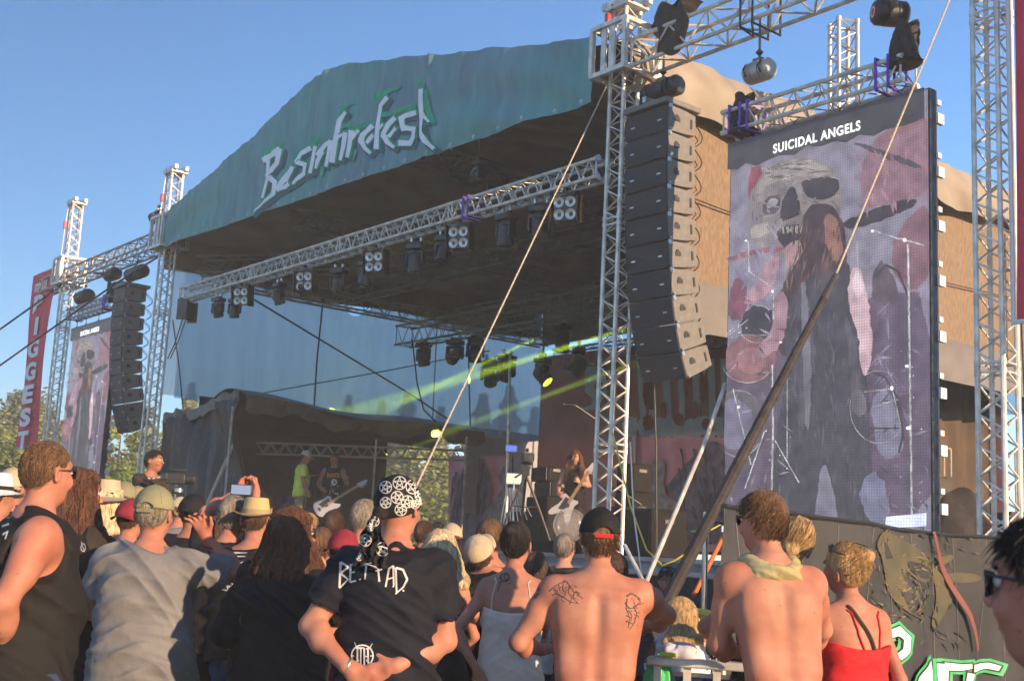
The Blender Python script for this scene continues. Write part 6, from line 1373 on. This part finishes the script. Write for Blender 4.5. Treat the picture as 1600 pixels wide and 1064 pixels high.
# 6 straw hat
p = Person('man in a woven straw hat and black t-shirt with a white sigil on the back', 403, 783, 7.7, -4, 1.15, h=.009, belly=.1)
p.arm('L', (322, 905, .1), (330, 980, .3)); p.arm('R', (432, 900, .1), (430, 980, .2)); p.body(); g_ = p.garment('cloth_black', 'tee', .82, seed=9, amp=.008); p.trousers('denim'); p.hair('buzz', 'hair_brown', 6, n=500); p.hat('straw', .135, .095, 'cloth_khaki', -.004, 4)
c3 = lambda L_: [(x/2.66, 664+y/2.66) for x, y in L_]
sg_ = [(c3(ring(968, 620, 46, 56)), 1.6, 1.6), (c3([(965, 530), (1028, 530)]), 3, 1), (c3([(970, 545), (1020, 545)]), 2.5, 1), (c3([(968, 530), (935, 640), (965, 742)]), 2, 2), (c3([(908, 672), (1000, 665)]), 2, 1), (c3([(915, 680), (1000, 700)]), 1.6, 1), (c3([(990, 560), (960, 640), (985, 720)]), 3, 2), (c3([(940, 575), (1010, 610)]), 2, 2), (c3([(935, 610), (1005, 570)]), 2, 2), (c3([(945, 640), (1000, 640)]), 2.4, 2), (c3([(960, 700), (962, 742)]), 3, 3), (c3([(972, 705), (975, 742)]), 2.4, 2)]
rq = random.Random(2)
for i in range(26): x, y = rq.uniform(930, 1010), rq.uniform(540, 735); sg_.append((c3([(x, y), (x+rq.uniform(-16, 16), y+rq.uniform(-14, 14))]), 1.6, .6))
p.decal(g_, sg_, 'print_white')
# 7 long brown hair
p = Person('person with very long brown hair in a loose black shirt and camouflage trousers', 462, 797, 5.9, -28, 1.18, (0, .02), -22, h=N)
p.arm('L', (368, 960, .0), (385, 1030, .2)); p.arm('R', (520, 940, .3), (530, 990, .5)); p.body(); p.garment('cloth_black', 'long', .84, 'shirt', .028, 11, slv=1.2, amp=.010, flare=.02); p.trousers('camo'); p.hair('long', 'hair_chestnut', 11, .44, 3200, wav=1.25, thick=1.15, side=-.05); p.glasses()
# 8 bandana
p = Person('man in a navy t-shirt and pentagram bandana, hands clasped behind his back', 627, 747, 5.2, -3, 1.0, (0, .0), -16, h=N, depth=1.05)
p.arm('L', (482, 982, -.05), (546, 1046, -.18), (.85, -.1, -.45), (.1, 1, .1), .5, th=-1, r=1.12); p.arm('R', (694, 985, -.03), (606, 1046, -.20), (-.85, -.1, -.35), (.1, 1, .1), .45, th=-1, r=1.12)
p.body(); g_ = p.garment('cloth_navy', 'tee', .80, seed=21, amp=.0085, slv=.66, loose=.018, flare=.01); p.trousers('cloth_black')
c4 = lambda L_: [(380+x/2.66, 664+y/2.66) for x, y in L_]
BE = [([(405, 568), (400, 675)], 4, 3), ([(405, 568), (438, 590), (404, 615)], 3.4, 3), ([(404, 615), (436, 640), (400, 678)], 3.4, 1.5), ([(446, 578), (444, 652)], 3.4, 3), ([(446, 580), (470, 575)], 2.8, 2.2), ([(446, 613), (464, 609)], 2.6, 2), ([(444, 652), (469, 646)], 2.8, 2), ([(484, 638), (487, 642)], 2.6, 2.6),
      ([(496, 580), (532, 572)], 3, 2.4), ([(512, 576), (506, 640)], 3.4, 2), ([(560, 586), (566, 650)], 2.6, 3), ([(550, 606), (578, 598)], 2.4, 2), ([(592, 672), (606, 596), (624, 584)], 2.6, 3), ([(624, 584), (626, 668)], 3.2, 2.4), ([(598, 640), (626, 632)], 2.2, 2.2), ([(622, 668), (626, 672)], 2.6, 2.6), ([(634, 592), (638, 700)], 3, 2.4), ([(634, 592), (664, 600), (682, 640)], 3, 3.4), ([(682, 640), (666, 672), (632, 702)], 3.4, 1.5), ([(664, 684), (668, 690)], 2.8, 2.8)]
p.decal(g_, [(c4(a), b_, c_) for a, b_, c_ in BE], 'print_white', 'lettering', off=.004)
EM = [(c4(ring(495, 958, 45)), 2.2, 2.2), (c4([(475, 925), (474, 995)]), 2.6, 2.6), (c4([(489, 925), (488, 998)]), 2.2, 2.2), (c4([(466, 925), (500, 925)]), 2.4, 2.4), (c4([(503, 925), (503, 998)]), 2.4, 2.4), (c4([(518, 925), (520, 998)]), 2.6, 2.6), (c4([(505, 960), (520, 960)]), 2, 2), (c4([(462, 900), (470, 920), (490, 930)]), .6, 2.2), (c4([(538, 905), (528, 922), (510, 930)]), .6, 2.2), (c4([(452, 1018), (470, 985), (480, 975)]), .8, 2.4), (c4([(540, 1015), (522, 985), (512, 975)]), .8, 2.4), (c4([(447, 958), (460, 958)]), .6, 2), (c4([(541, 958), (528, 958)]), .6, 2)]
p.decal(g_, EM, 'print_white', 'emblem', off=.004)
def bn(v):
    v.ell(p.H((0, .0, 1.695)), (.088, .108, .104), 0, R=p.hR); v.ell(p.H((-.03, -.10, 1.640)), (.028, .026, .030), .03)
    v.wrinkle(.004, 4, p.hc-.2, p.hc+.2, 1.8)
    v.field(lambda x, y, z: (lambda q: (1.655+.035*np.clip(q[1]/.1, -1, 1)-q[2])*.9)(p.hspace(x, y, z)), p.hc-.2, p.hc+.2, 0, 'i')
bo = p.headvol(bn, 'bandana', 'cloth_black', .0055)
PS = []
for x, y, r_, ro in ((592, 258, 25, .2), (650, 240, 27, 0), (706, 256, 29, .3), (592, 322, 22, .5), (640, 300, 25, .9), (682, 318, 25, .2), (734, 292, 20, .6), (655, 352, 24, .4), (715, 330, 17, .1), (742, 320, 12, .1)): PS += penta(380+x/2.66, 664+y/2.66, r_/2.66, ro, 1.15)
p.decal(bo, PS, 'print_white', 'pentagram_print', step=2)
tb = MB()
kn = Vector(p.H((-.03, -.125, 1.640)))
for j, (ex, ez, wd) in enumerate(((-.105, 1.435, .046), (-.01, 1.43, .046), (-.06, 1.47, .04))):
    def tf_(a, c_, ex=ex, ez=ez, wd=wd, j=j):
        q = kn.lerp(Vector((ex, -.175, ez)), c_); w__ = wd*(.35+.65*math.sin(min(1, c_*1.3)*PI/2))*(1 if c_ < .9 else .75)
        return Vector((q.x+(a-.5)*w__*1.2+.010*math.sin(c_*11+j), -.165-.03*math.sin(c_*PI*.5)-.016*math.sin(a*9+c_*7+j)-.012*j, q.z))
    tb.grid(tf_, 10, 26)
tails = tb.build('bandana_tail', 'cloth_black', p.root); PS = []
for x, y, r_, ro in ((545, 400, 20, .2), (508, 478, 24, .5), (485, 548, 15, .3), (592, 448, 19, .1), (632, 446, 16, .4), (580, 515, 28, .2), (540, 600, 16, .3), (528, 425, 14, .3)): PS += penta(380+x/2.66, 664+y/2.66, r_/2.66, ro, 1.1)
p.decal(tails, PS, 'print_white', 'pentagram_print', off=.006, step=2)
W_ = p.arms['L'][2]; MB().path([W_+np.array((.012+.010*math.sin(t/8*PI), .030*math.cos(t/8*PI), .030*math.sin(t/8*PI)+.0)) for t in range(16)], .0045, 6, closed=True).build('chain_bracelet', 'steel', p.root)
# 9 blonde
p = Person('woman with long pale blonde hair in a black strappy dress right of the bandana man', 692, 830, 7.2, -12, 1.0, (0, 0), -10, h=.009, female=True)
p.arm('L', (650, 960, .1), (655, 1010, .2)); p.arm('R', (735, 975, .0), (715, 1030, .1)); p.body(); p.garment('cloth_black', 'crop', .60, 'dress', .010, 23, drop=-.10, flare=.02); p.trousers('cloth_black'); p.hair('long', 'hair_pale', 23, .30, 1800, wav=1.8)
for sx in (-1, 1): p.strap([(sx*.11, -.112, 1.24), (sx*.085, -.125, 1.38), (sx*.08, -.06, 1.475), (sx*.08, .03, 1.46)], .006, 'cloth_white')
# 10 beige cap bowed
p = Person('man in a black t-shirt bowing his head with a beige cap turned to the camera', 752, 838, 7.5, -12, 1.02, (-.04, .12), 0, 42, -12, h=.009, hoff=(-.05, .02, -.03))
p.arm('L', (735, 945, -.1), (745, 985, .2)); p.arm('R'); p.body(); p.garment('cloth_black', 'tee', .80, seed=31, amp=.009); p.trousers('denim'); p.hair('buzz', 'hair_brown', 4, n=300); p.capwear('cloth_beige', seed=7)
p = Person('brown haired man leaning in beside the beige cap', 766, 812, 7.8, 15, 1.1, h=.011)
p.arm('L'); p.arm('R'); p.body(hand=False); p.garment('cloth_black', 'tee', seed=33); p.trousers(); p.hair('short', 'hair_ginger', 9, n=900)
# 11 woman with bun
p = Person('woman with dark tied-back hair, tattooed shoulder and cream backless top, hand on hip', 808, 818, 6.7, -6, 1.0, (0, 0), -4, h=N, female=True)
p.arm('L', (-.33, -.09, 1.15), (-.17, -.15, .99), (.45, .05, -.85), (0, 1, .2), .15, .14, th=-1); p.arm('R', (855, 960, .25), (850, 1000, .4)); p.body(); g_ = p.garment('cloth_cream', 'crop', .90, 'backless_top', .008, 41, drop=-.11, amp=.004); p.trousers('cloth_black'); p.hair('bun', 'hair_dark', 41, n=900, bun=(.0, -.085, 1.745))
for sx in (-1, 1): p.strap([(sx*.13, -.10, 1.17), (sx*.12, -.115, 1.32), (sx*.085, -.07, 1.465), (sx*.08, .03, 1.46)], .004, 'cloth_cream')
c5 = lambda L_: [(700+x/2.66, 664+y/2.66) for x, y in L_]
rq = random.Random(12); TT = [(c5(ring(236, 632, 18, 16)), 2.2, 2), (c5([(205, 690), (218, 655), (230, 645)]), 2, 1.5)]
for i in range(16): x, y = rq.uniform(215, 262), rq.uniform(612, 660); TT.append((c5([(x, y), (x+rq.uniform(-12, 12), y+rq.uniform(-10, 10))]), 1.8, .7))
p.decal(p.bodyo, TT, 'ink_skin', 'tattoo', off=.0015)
# 12 shirtless, cap
p = Person('shirtless man in a black backwards cap with red strap and tattooed shoulder blades', 937, 800, 5.6, 0, 1.15, (0, .05), 6, h=N, depth=1.0, hpitch=6)
p.arm('L', (822, 985, -.02), (868, 1022, .32), (.7, .7, .1), (0, 0, -1), .4, r=1.08); p.arm('R', (1028, 950, .12), (1000, 985, .42), (-.3, .9, .0), (0, 0, -1), .4, r=1.08)
p.body(shirtless=True); p.trousers('denim', top=.95); p.hair('short', 'hair_ginger', 51, n=700); p.capwear('cloth_black', opening=True, strapm='cloth_red', seed=9)
T1 = []
rq = random.Random(4)
for P0, w_ in ([(420, 690), (445, 668), (470, 655), (490, 650), (505, 665), (520, 690), (545, 705), (560, 722)], 2.4), ([(430, 705), (455, 700), (480, 715), (510, 735), (545, 740)], 2.2), ([(440, 680), (455, 690), (450, 705)], 2), ([(480, 655), (475, 680), (490, 700), (480, 715)], 2), ([(505, 668), (500, 695), (515, 715), (505, 745)], 2), ([(460, 660), (465, 690)], 2), ([(525, 695), (520, 720), (535, 735)], 2), ([(478, 652), (486, 645), (500, 655)], 3), ([(530, 690), (550, 700)], 3): T1.append((c5(P0), w_/1.3, w_/2.4))
for i in range(26): x, y = rq.uniform(435, 545), rq.uniform(665, 735); T1.append((c5([(x, y), (x+rq.uniform(-14, 14), y+rq.uniform(-10, 10))]), 1.4, .5))
for P0 in ([(740, 710), (765, 700), (790, 715), (800, 735), (780, 750), (770, 730)], [(745, 720), (740, 760), (755, 800), (750, 840)], [(770, 750), (785, 780), (775, 820), (755, 850)], [(735, 740), (755, 760), (775, 760), (790, 745), (815, 740)], [(750, 770), (765, 790), (760, 815)], [(740, 790), (760, 800)], [(742, 815), (770, 825)]): T1.append((c5(P0), 1.9, 1.0))
for i in range(26): x, y = rq.uniform(738, 795), rq.uniform(705, 840); T1.append((c5([(x, y), (x+rq.uniform(-10, 10), y+rq.uniform(-12, 12))]), 1.3, .5))
for i in range(12): x, y = rq.uniform(345, 385), rq.uniform(665, 720); T1.append((c5([(x, y), (x+rq.uniform(-8, 8), y+rq.uniform(4, 16))]), 2.6, 1))
mid_ = 937; p.decal(p.bodyo, [t for t in T1 if t[0][0][0] < mid_], 'ink_skin', 'tattoo', off=.0012, step=2); p.decal(p.bodyo, [t for t in T1 if t[0][0][0] >= mid_], 'ink_skin', 'tattoo', off=.0012, step=2)
# 13 shirtless, scarf
p = Person('shirtless man with a yellow scarf round his neck and sunglasses leaning on the rail', 1192, 769, 5.4, 10, 1.0, (-.10, .10), 24, h=N, hpitch=-3, depth=1.0)
p.arm('L', (1122, 1010, .0), (1165, 1022, .30), (.8, .4, 0), (0, 0, -1), .3, r=1.08); p.arm('R', (1290, 1010, .25), (1250, 1030, .5), (-.6, .8, 0), (0, 0, -1), .3, r=1.08)
p.body(shirtless=True); p.trousers('denim', top=.93); p.hair('short', 'hair_ginger', 61, n=2600); p.glasses()
def sc_(v):
    c = np.array(p.J(0, .0, 1.50))
    for i in range(24):
        a = 2*PI*i/24; b2 = 2*PI*(i+1)/24; f_ = lambda t: c+np.array((.098*math.cos(t), .088*math.sin(t)-.012, .012*math.sin(2*t+1)+.030*math.sin(t)*.7-.005)); v.cap(f_(a), f_(b2), .030, .030, .012)
        f2 = lambda t: c+np.array((.112*math.cos(t), .10*math.sin(t)-.015, -.040+.010*math.sin(3*t))); v.cap(f2(a), f2(b2), .024, .024, .012)
    v.wrinkle(.008, 6, c-.25, c+.25, 1.8, 1.6)
hc_ = p.hc; p.hc = np.array(p.J(0, 0, 1.50)); p.headvol(sc_, 'scarf', 'cloth_scarf', .0055); p.hc = hc_
# 14 braided woman
p = Person('young woman with tied-up blonde hair in a navy vest leaning on the scarf man', 1243, 812, 6.0, 5, 1.0, (.10, .06), -25, 12, 24, h=.009, female=True, hoff=(.02, 0, 0))
p.arm('L', (1138, 950, -.05), (1112, 990, .10), (-.2, .2, -1), (1, .2, 0), .3, .1); p.arm('R', (1290, 950, .3), (1270, 1000, .5)); p.body(); p.garment('cloth_navy', 'tank', .85, 'vest', .012, 62); p.trousers('denim'); p.hair('bun', 'hair_blond', 62, n=900, bun=(0, -.10, 1.66))
b = MB()
for k in (-1, 1):
    for t in range(17): a = -1.1+t*.11; q = p.H((k*.032*math.cos(a*.5), -.098*math.sin(a+.75)-.0, 1.69+.104*math.cos(a+.75))); b.ell(q, (.006, .006, .005), 6, 4)
b.build('braid', 'hair_blond', p.hairo)
# 15 red top
p = Person('blonde woman with a messy bun in a red strappy top carrying a dark bag strap', 1318, 855, 5.8, 14, 1.05, (-.04, .04), 22, 8, -16, h=N, female=True)
p.arm('L', (1282, 1010, .2), (1270, 1050, .4)); p.arm('R', (1385, 1005, .02), (1380, 1060, .15)); p.body(); p.garment('cloth_red', 'crop', .88, 'strappy_top', .010, 71, drop=-.10, amp=.004); p.trousers('denim'); p.hair('bun', 'hair_blond', 71, n=2200, bun=(.06, -.075, 1.74)); p.glasses(up=True)
p.strap([(-.07, .05, 1.45), (-.062, -.06, 1.46), (-.040, -.105, 1.36), (.02, -.108, 1.22), (.045, -.112, 1.12)], .0055, 'cloth_red'); p.strap([(.09, .05, 1.45), (.085, -.06, 1.45), (.09, -.105, 1.36), (.09, -.108, 1.28)], .0055, 'cloth_red')
p.strap([(-.06, .05, 1.48), (-.05, -.07, 1.468), (.03, -.118, 1.34), (.10, -.115, 1.16), (.155, -.07, .98), (.18, 0, .9)], .009, 'wood_dark', 'bag_strap')
# 16 nearest dark head
p = Person('nearest dark haired head with sunglasses, cut off by the right edge of the picture', 1652, 806, 1.85, 25, 0.930, (.0, .02), 18, h=N)
p.arm('L'); p.arm('R'); p.body(hand=False); p.garment('cloth_black', 'tee', .86, seed=81); p.trousers(); p.hair('short', 'hair_dark', 81, n=3500); p.glasses()
# 17 man in white with mirrored glasses
p = Person('bearded man in white with blue mirrored glasses on his forehead by the stage edge', 1044, 886, 9.5, 158, 0.977, (0, .12), 18, -16, h=.009)
p.arm('L'); p.arm('R'); p.brow = 'hair_ginger'; p.body(); p.garment('cloth_white', 'tee', seed=91); p.trousers(); p.hair('short', 'hair_ginger', 91, n=700); p.glasses(lens='lens_blue', up=True)
b = p.headvol(lambda v: (v.ell(p.H((0, .055, 1.595)), (.050, .052, .045), 0, R=p.hR), v.ell(p.H((0, .14, 1.625)), (.03, .05, .016), .01, 's', R=p.hR)), 'beard', 'hair_ginger', .006)
# 18 blond child
p = Person('blond child looking down behind the barrier rail', 1062, 937, 7.0, 60, 0.744, (0, .10), 20, -28, h=.009, female=True)
p.arm('L'); p.arm('R'); p.body(); p.garment('cloth_white', 'tee', seed=93); p.trousers(); p.hair('long', 'hair_blond', 93, .16, 500, wav=.5)
# 19 phone raiser
p = Person('grey haired person in black holding a phone up with both hands', 366, 776, 7.8, -4, 1.05, h=.0085)
p.arm('L', (318, 822, .05), (348, 783, .15), (.35, .3, .9), (.6, -.2, 0), .7, r=.95); p.arm('R', (398, 815, .25), (400, 785, .2), (-.25, .3, .95), (-.6, -.2, 0), .7, r=.95); p.body(); p.garment('cloth_black', 'tee', seed=95, slv=.8); p.trousers(); p.hair('short', 'hair_grey', 95, n=1500)
q = at(377, 765, 7.0); ph = thing('phone', 'phone held sideways above the crowd, its screen showing the stage', 'phone', q); MB().box(q, (.125, .010, .062)).build('case', 'black_plastic', ph, bevel=.004); mk('phone_pic', (.05, .08, .15), .2, emit=(.10, .11, .14), es=1); MB().box(q-Vector((0, .0065, 0)), (.112, .002, .052)).build('display', 'phone_pic', ph)
# further heads
CR = [('man in a beige bucket hat at the left edge behind the big man', 24, 732, 8, 'cap', 'cloth_beige', 'cloth_black', 'hair_brown', .98), ('person in a white sun hat cut off by the left edge', 2, 742, 7, 'hat', 'cloth_white', 'cloth_white', 'hair_brown', 1), ('person in an olive cap beside the wide pale hat', 196, 753, 9.5, 'cap', 'cloth_sage', 'cloth_grey', 'hair_brown', 1), ('person in a sage cap right of the olive cap under the cameraman', 217, 760, 11, 'cap', 'cloth_khaki', 'cloth_olive', 'hair_brown', 1),
      ('man in a dark cap between the grey-shirted man and the phone', 305, 773, 8, 'cap', 'cloth_black', 'cloth_black', 'hair_dark', 1), ('person with loose brown hair in the shade of the raised arm', 332, 800, 8.5, 'long', None, 'cloth_brown', 'hair_brown', .9), ('man in a black backwards cap behind the straw hat', 412, 770, 9.5, 'cap', 'cloth_black', 'cloth_black', 'hair_dark', 1),
      ('grey cropped man above the red bandana head', 573, 777, 7.2, 'buzz', None, 'cloth_faded', 'hair_grey', 1.05), ('brown haired head right behind the bassist legs', 522, 796, 8.6, 'short', None, 'cloth_black', 'hair_brown', .95), ('boy with straight brown hair beside the long haired person', 504, 822, 7.0, 'short', None, 'cloth_white', 'hair_ginger', .85), ('head with a dark red patterned bandana left of the navy t-shirt', 540, 828, 6.4, 'cap', 'cloth_burgundy', 'cloth_burgundy', 'hair_dark', 1),
      ('small pale camouflage cap between the blonde and the bandana man', 708, 818, 9.5, 'cap', 'cloth_beige', 'cloth_olive', 'hair_brown', .95), ('grey haired man in a faded brown t-shirt in front of the stage', 884, 832, 9.2, 'short', None, 'cloth_faded', 'hair_grey', 1.05), ('man in a navy print t-shirt hidden behind the black cap', 962, 862, 7.6, 'short', None, 'cloth_navy', 'hair_brown', 1.15), ('brown haired head near the foot of the dark feathered wing banner', 664, 812, 10.5, 'short', None, 'cloth_brown', 'hair_brown', 1), ('dark haired head left of the small pale cap', 684, 815, 12, 'short', None, 'cloth_black', 'hair_dark', 1), ('dark head far in front of the left stage edge', 450, 786, 12, 'short', None, 'cloth_black', 'hair_dark', 1),
      ('distant head in a pale cap between phone and cameraman', 284, 777, 12, 'cap', 'cloth_beige', 'cloth_grey', 'hair_brown', 1), ('distant dark head right of the cameraman', 268, 782, 13, 'short', None, 'cloth_navy', 'hair_dark', 1), ('distant fair head behind the brown haired boy', 484, 800, 11, 'short', None, 'cloth_faded', 'hair_blond', 1), ('person with long dark hair left of the blonde woman', 722, 842, 8.2, 'long', None, 'cloth_black', 'hair_dark', .9), ('woman in a white shoulderless shirt behind the dark tied-back hair', 838, 862, 8.0, 'long', None, 'cloth_white', 'hair_brown', .9), ('tall dark haired man far left behind the big man', 60, 745, 11, 'short', None, 'cloth_black', 'hair_dark', 1), ('person in a grey cap beside the curly brown hair', 228, 782, 8.5, 'cap', 'cloth_grey', 'cloth_black', 'hair_brown', 1)]
for i, (lb, x, y, d, k, cm, sm_, hm, w_) in enumerate(CR):
    p = Person(lb, x, y, d*1.12, rnd.uniform(-22, 12), w_, h=.012, hyaw=rnd.uniform(-15, 15), female=k == 'long', skin=rnd.choice(['skin_pink', 'skin_tan', 'skin_pale']), group='people watching further towards the stage', top=1.80)
    p.arm('L'); p.arm('R'); p.body(hand=False); p.garment(sm_, 'tee', seed=100+i); p.trousers(rnd.choice(['denim', 'cloth_black']), h=.02)
    if k == 'cap': p.hair('buzz', hm, i, n=200); p.capwear(cm, back=i % 2 == 0, seed=i)
    elif k == 'hat': p.hair('buzz', hm, i, n=100); p.hat(cm, .15, .1)
    else: p.hair(k, hm, i, .22, 500)
# ------------------------------------------------------------------ people on stage
p = Person('bassist in a black sleeveless shirt with an orange print playing a pale bass guitar', 523, 708, 23.5, 172, 1.042, (0, 0), -6, base=DECK, h=.012, skin='skin_tan', belly=.08)
p.arm('R', (-.0, 0, 0) if 0 else (.30, .02, 1.16), (.16, .24, 1.02), (-.8, .4, -.4), (0, -1, 0), .6); p.arm('L', (-.32, .06, 1.17), (-.36, .26, 1.22), (-.3, .6, .5), (.5, -.5, 0), 1.0)
p.body(); g_ = p.garment('cloth_black', 'tank', .86, 'sleeveless_shirt', .014, 3); p.trousers('cloth_black'); p.hair('buzz', 'hair_dark', 3, n=200)
p.textdecal(g_, 'RAVOLG', 511, 536, 739, 746, 'print_orange', 'lettering', .04); rq = random.Random(3); SK = [(ring(522, 753, 3.6, 4), 1.6, 1.6)]
for i in range(26): x, y = rq.uniform(515, 529), rq.uniform(750, 772); SK.append(([(x, y), (x+rq.uniform(-3, 3), y+rq.uniform(-3, 3))], 1.1, .6))
p.decal(g_, SK, 'print_white')
def guitar(label, body_px, head_px, d, mtl, s=1.0, vshape=False):
    B = at(*body_px, d); Hd = at(*head_px, d-.05); ax = (Hd-B).normalized(); n_ = Vector((0, -1, 0)); sd = ax.cross(n_).normalized(); n_ = sd.cross(ax).normalized()
    if n_.y > 0: n_ = -n_
    o = thing('electric_guitar', label, 'guitar', B, 'guitars on stage')
    if not vshape: prof = [(-.23, 0), (-.22, .10), (-.14, .165), (-.03, .125), (.06, .12), (.17, .16), (.24, .12), (.17, .07), (.12, .03), (.12, -.03), (.15, -.09), (.10, -.135), (.02, -.12), (-.08, -.14), (-.17, -.15), (-.22, -.09)]
    else: prof = [(-.26, .20), (-.30, .16), (-.12, 0), (-.30, -.16), (-.24, -.22), (.02, -.10), (.16, -.16), (.13, -.03), (.13, .03), (.16, .15), (.02, .10)]
    pr = [B+ax*(a*s)+sd*(c*s) for a, c in (sm(prof, 2) if not vshape else sm(prof, 1))]; MB().prism([q-n_*.02 for q in pr], n_*.042).build('body', mtl, o)
    L_ = (Hd-B).length; b = MB(); b.box(B+ax*(L_*.5)+n_*.025, (.05, L_*.9, .022), (sd, ax, n_)); b.build('neck', 'wood_tan', o); b = MB(); b.prism([Hd+ax*a+sd*c+n_*.01 for a, c in ((-.08, -.025), (-.06, -.05), (.13, -.02), (.14, .02), (.0, .05), (-.08, .025))], n_*.02)
    for k in range(4): b.tube(Hd+ax*(-.03+.04*k)+sd*.04, Hd+ax*(-.03+.04*k)+sd*.075, .01, 6)
    b.build('headstock', mtl, o); b = MB(); b.prism([B+ax*a+sd*c+n_*.023 for a, c in ((-.12, -.09), (.10, -.09), (.10, -.02), (.03, .03), (-.08, .0))], n_*.003); b.box(B+ax*(-.14*s)+n_*.028, (.07, .03, .012), (sd, ax, n_)); b.box(B+ax*.0+n_*.028, (.07, .04, .012), (sd, ax, n_)); b.build('pickguard', 'black_plastic', o)
    b = MB()
    for k in range(4): b.path([B+ax*(-.14*s)+sd*(-.018+.012*k)+n_*.04, Hd+sd*(-.015+.01*k)+n_*.04], .0015, 3)
    b.build('strings', 'steel', o); return o
guitar('pale grey bass guitar slanted up to the right in the bassist hands', (510, 789), (564, 756), 23.1, 'guitar_pale', 1.05)
p = Person('crew man in a yellow t-shirt, beige cap and khaki shorts on stage', 480, 705, 23.5, -75, 0.911, (0, .04), -12, hpitch=-14, base=DECK, h=.012, skin='skin_tan', belly=.05)
p.arm('R', (.24, .02, 1.16), (.23, .16, .93)); p.arm('L', (-.24, .02, 1.16), (-.2, .2, 1.0)); p.body(); p.garment('cloth_yellow', 'tee', .86, seed=5); p.trousers('cloth_khaki', 'shorts'); p.hair('buzz', 'hair_dark', 5, n=100); p.capwear('cloth_beige')
p = Person('long haired guitarist in a black vest looking down at a white guitar', 899, 703, 19.6, 165, 0.856, (0, .04), 10, -20, base=DECK, h=.010, skin='skin_pale')
p.arm('R', (.28, .03, 1.15), (.22, .25, 1.0), (-.6, .5, -.4), (0, -1, 0), .6); p.arm('L', (-.28, .08, 1.17), (-.12, .30, 1.22), (.2, .5, .6), (.5, -.5, 0), 1.0)
p.body(); g_ = p.garment('cloth_black', 'tank', .84, 'vest', .012, 7); p.trousers('cloth_black'); p.hair('long', 'hair_chestnut', 7, .42, 500, wav=.8); MB().path([p.arms['L'][2]*.6+p.arms['L'][1]*.4+np.array((.04*math.cos(t/6*PI), .02*math.sin(t/6*PI), .04*math.sin(t/6*PI))) for t in range(12)], .012, 6, closed=True).build('wristband', 'cloth_beige', p.root)
guitar('white pointed guitar held by the long haired guitarist', (886, 789), (921, 734), 19.2, 'guitar_pale', .95, True)
p = Person('cameraman in a black t-shirt with pale arched lettering standing above the crowd at the left', 243, 704, 14.6, -120, 1.023, (0, .04), 20, h=.010, base=.72, skin='skin_tan', belly=.1)
p.arm('R', (.30, .08, 1.16), (.16, .34, 1.13), (-.4, .9, 0), (0, 0, 1), .5); p.arm('L', (-.28, .10, 1.17), (-.12, .38, 1.20), (.3, .9, 0), (0, 0, -1), .5)
p.body(); g_ = p.garment('cloth_faded', 'tee', .84, seed=9); p.trousers('cloth_black'); p.hair('short', 'hair_dark', 9, n=500)
p.textdecal(g_, 'HEAVEN', 232, 252, 733, 739, 'print_white', 'lettering', .03); p.textdecal(g_, 'CALLING', 231, 253, 741, 748, 'print_white', 'lettering', .03)
q = at(276, 748, 14.0); vc = thing('shoulder_camera', 'black video camera held by the cameraman at the left', 'camera', q); b = MB(); b.box(q, (.22, .13, .12)); b.tube(q+Vector((.1, 0, 0)), q+Vector((.22, 0, .01)), .05, 12, .06); b.box(q+Vector((-.0, 0, .10)), (.20, .04, .03)); b.box(q+Vector((-.13, -.02, .02)), (.08, .10, .08)); b.build('camera_body', 'black_plastic', vc, bevel=.01)
b = MB(); b.path([q-ZV*.06, q-ZV*.35, Vector((q.x, q.y, .72))], .03, 8); b.box(q-ZV*.11, (.12, .12, .06)); b.build('support', 'black_metal', vc); b = MB(); b.lathe(q-ZV*.13+Vector((.05, -.05, 0)), [(0, -.02), (.05, -.02), (.05, .02), (0, .02)], 14); b.build('focus_wheel', 'steel', vc)
# ------------------------------------------------------------------ stage smoke and green light
sm_m = bpy.data.materials.new('smoke'); sm_m.use_nodes = True; nt = sm_m.node_tree; nt.nodes.clear(); out = nt.nodes.new('ShaderNodeOutputMaterial'); pv_ = nt.nodes.new('ShaderNodeVolumePrincipled'); pv_.inputs['Color'].default_value = (.985, .95, .92, 1); pv_.inputs['Density'].default_value = .013; pv_.inputs['Anisotropy'].default_value = .2; nt.links.new(pv_.outputs[0], out.inputs['Volume'])

nt_ = sm_m
b = MB(); b.box(W(6.85, 5.2, 5.75), (13.3, 9.6, 2.9), AX)
sb = tag(b.build('stage_smoke', sm_m, smooth=False), kind='stuff')
def beam(a_px, d0, b_px, d1, pw, ang):
    A_ = at(*a_px, d0); B_ = at(*b_px, d1); l = bpy.data.lights.new('beam_light', 'SPOT'); l.energy = pw; l.spot_size = math.radians(ang); l.spot_blend = .6; l.color = (.62, 1, .04); l.shadow_soft_size = .04
    o = bpy.data.objects.new('beam_light', l); COL.objects.link(o); o.location = A_; o.rotation_euler = (A_-B_).to_track_quat('Z', 'Y').to_euler()
beam((1000, 508), 20.5, (690, 602), 24.5, 520000, 2.6); beam((1012, 560), 20, (780, 645), 24, 300000, 1.8); beam((855, 520), 21.8, (690, 600), 24.5, 350000, 2.0)

hz = bpy.data.materials.new('haze_air'); hz.use_nodes = True; nt = hz.node_tree; nt.nodes.clear(); out = nt.nodes.new('ShaderNodeOutputMaterial'); pv2 = nt.nodes.new('ShaderNodeVolumePrincipled'); pv2.inputs['Color'].default_value = (.97, .95, .93, 1); pv2.inputs['Density'].default_value = .0030; pv2.inputs['Anisotropy'].default_value = 0; nt.links.new(pv2.outputs[0], out.inputs['Volume'])
b = MB(); b.box((0, 80, 6.0), (364, 244, 14)); tag(b.build('haze', hz, smooth=False), kind='stuff')
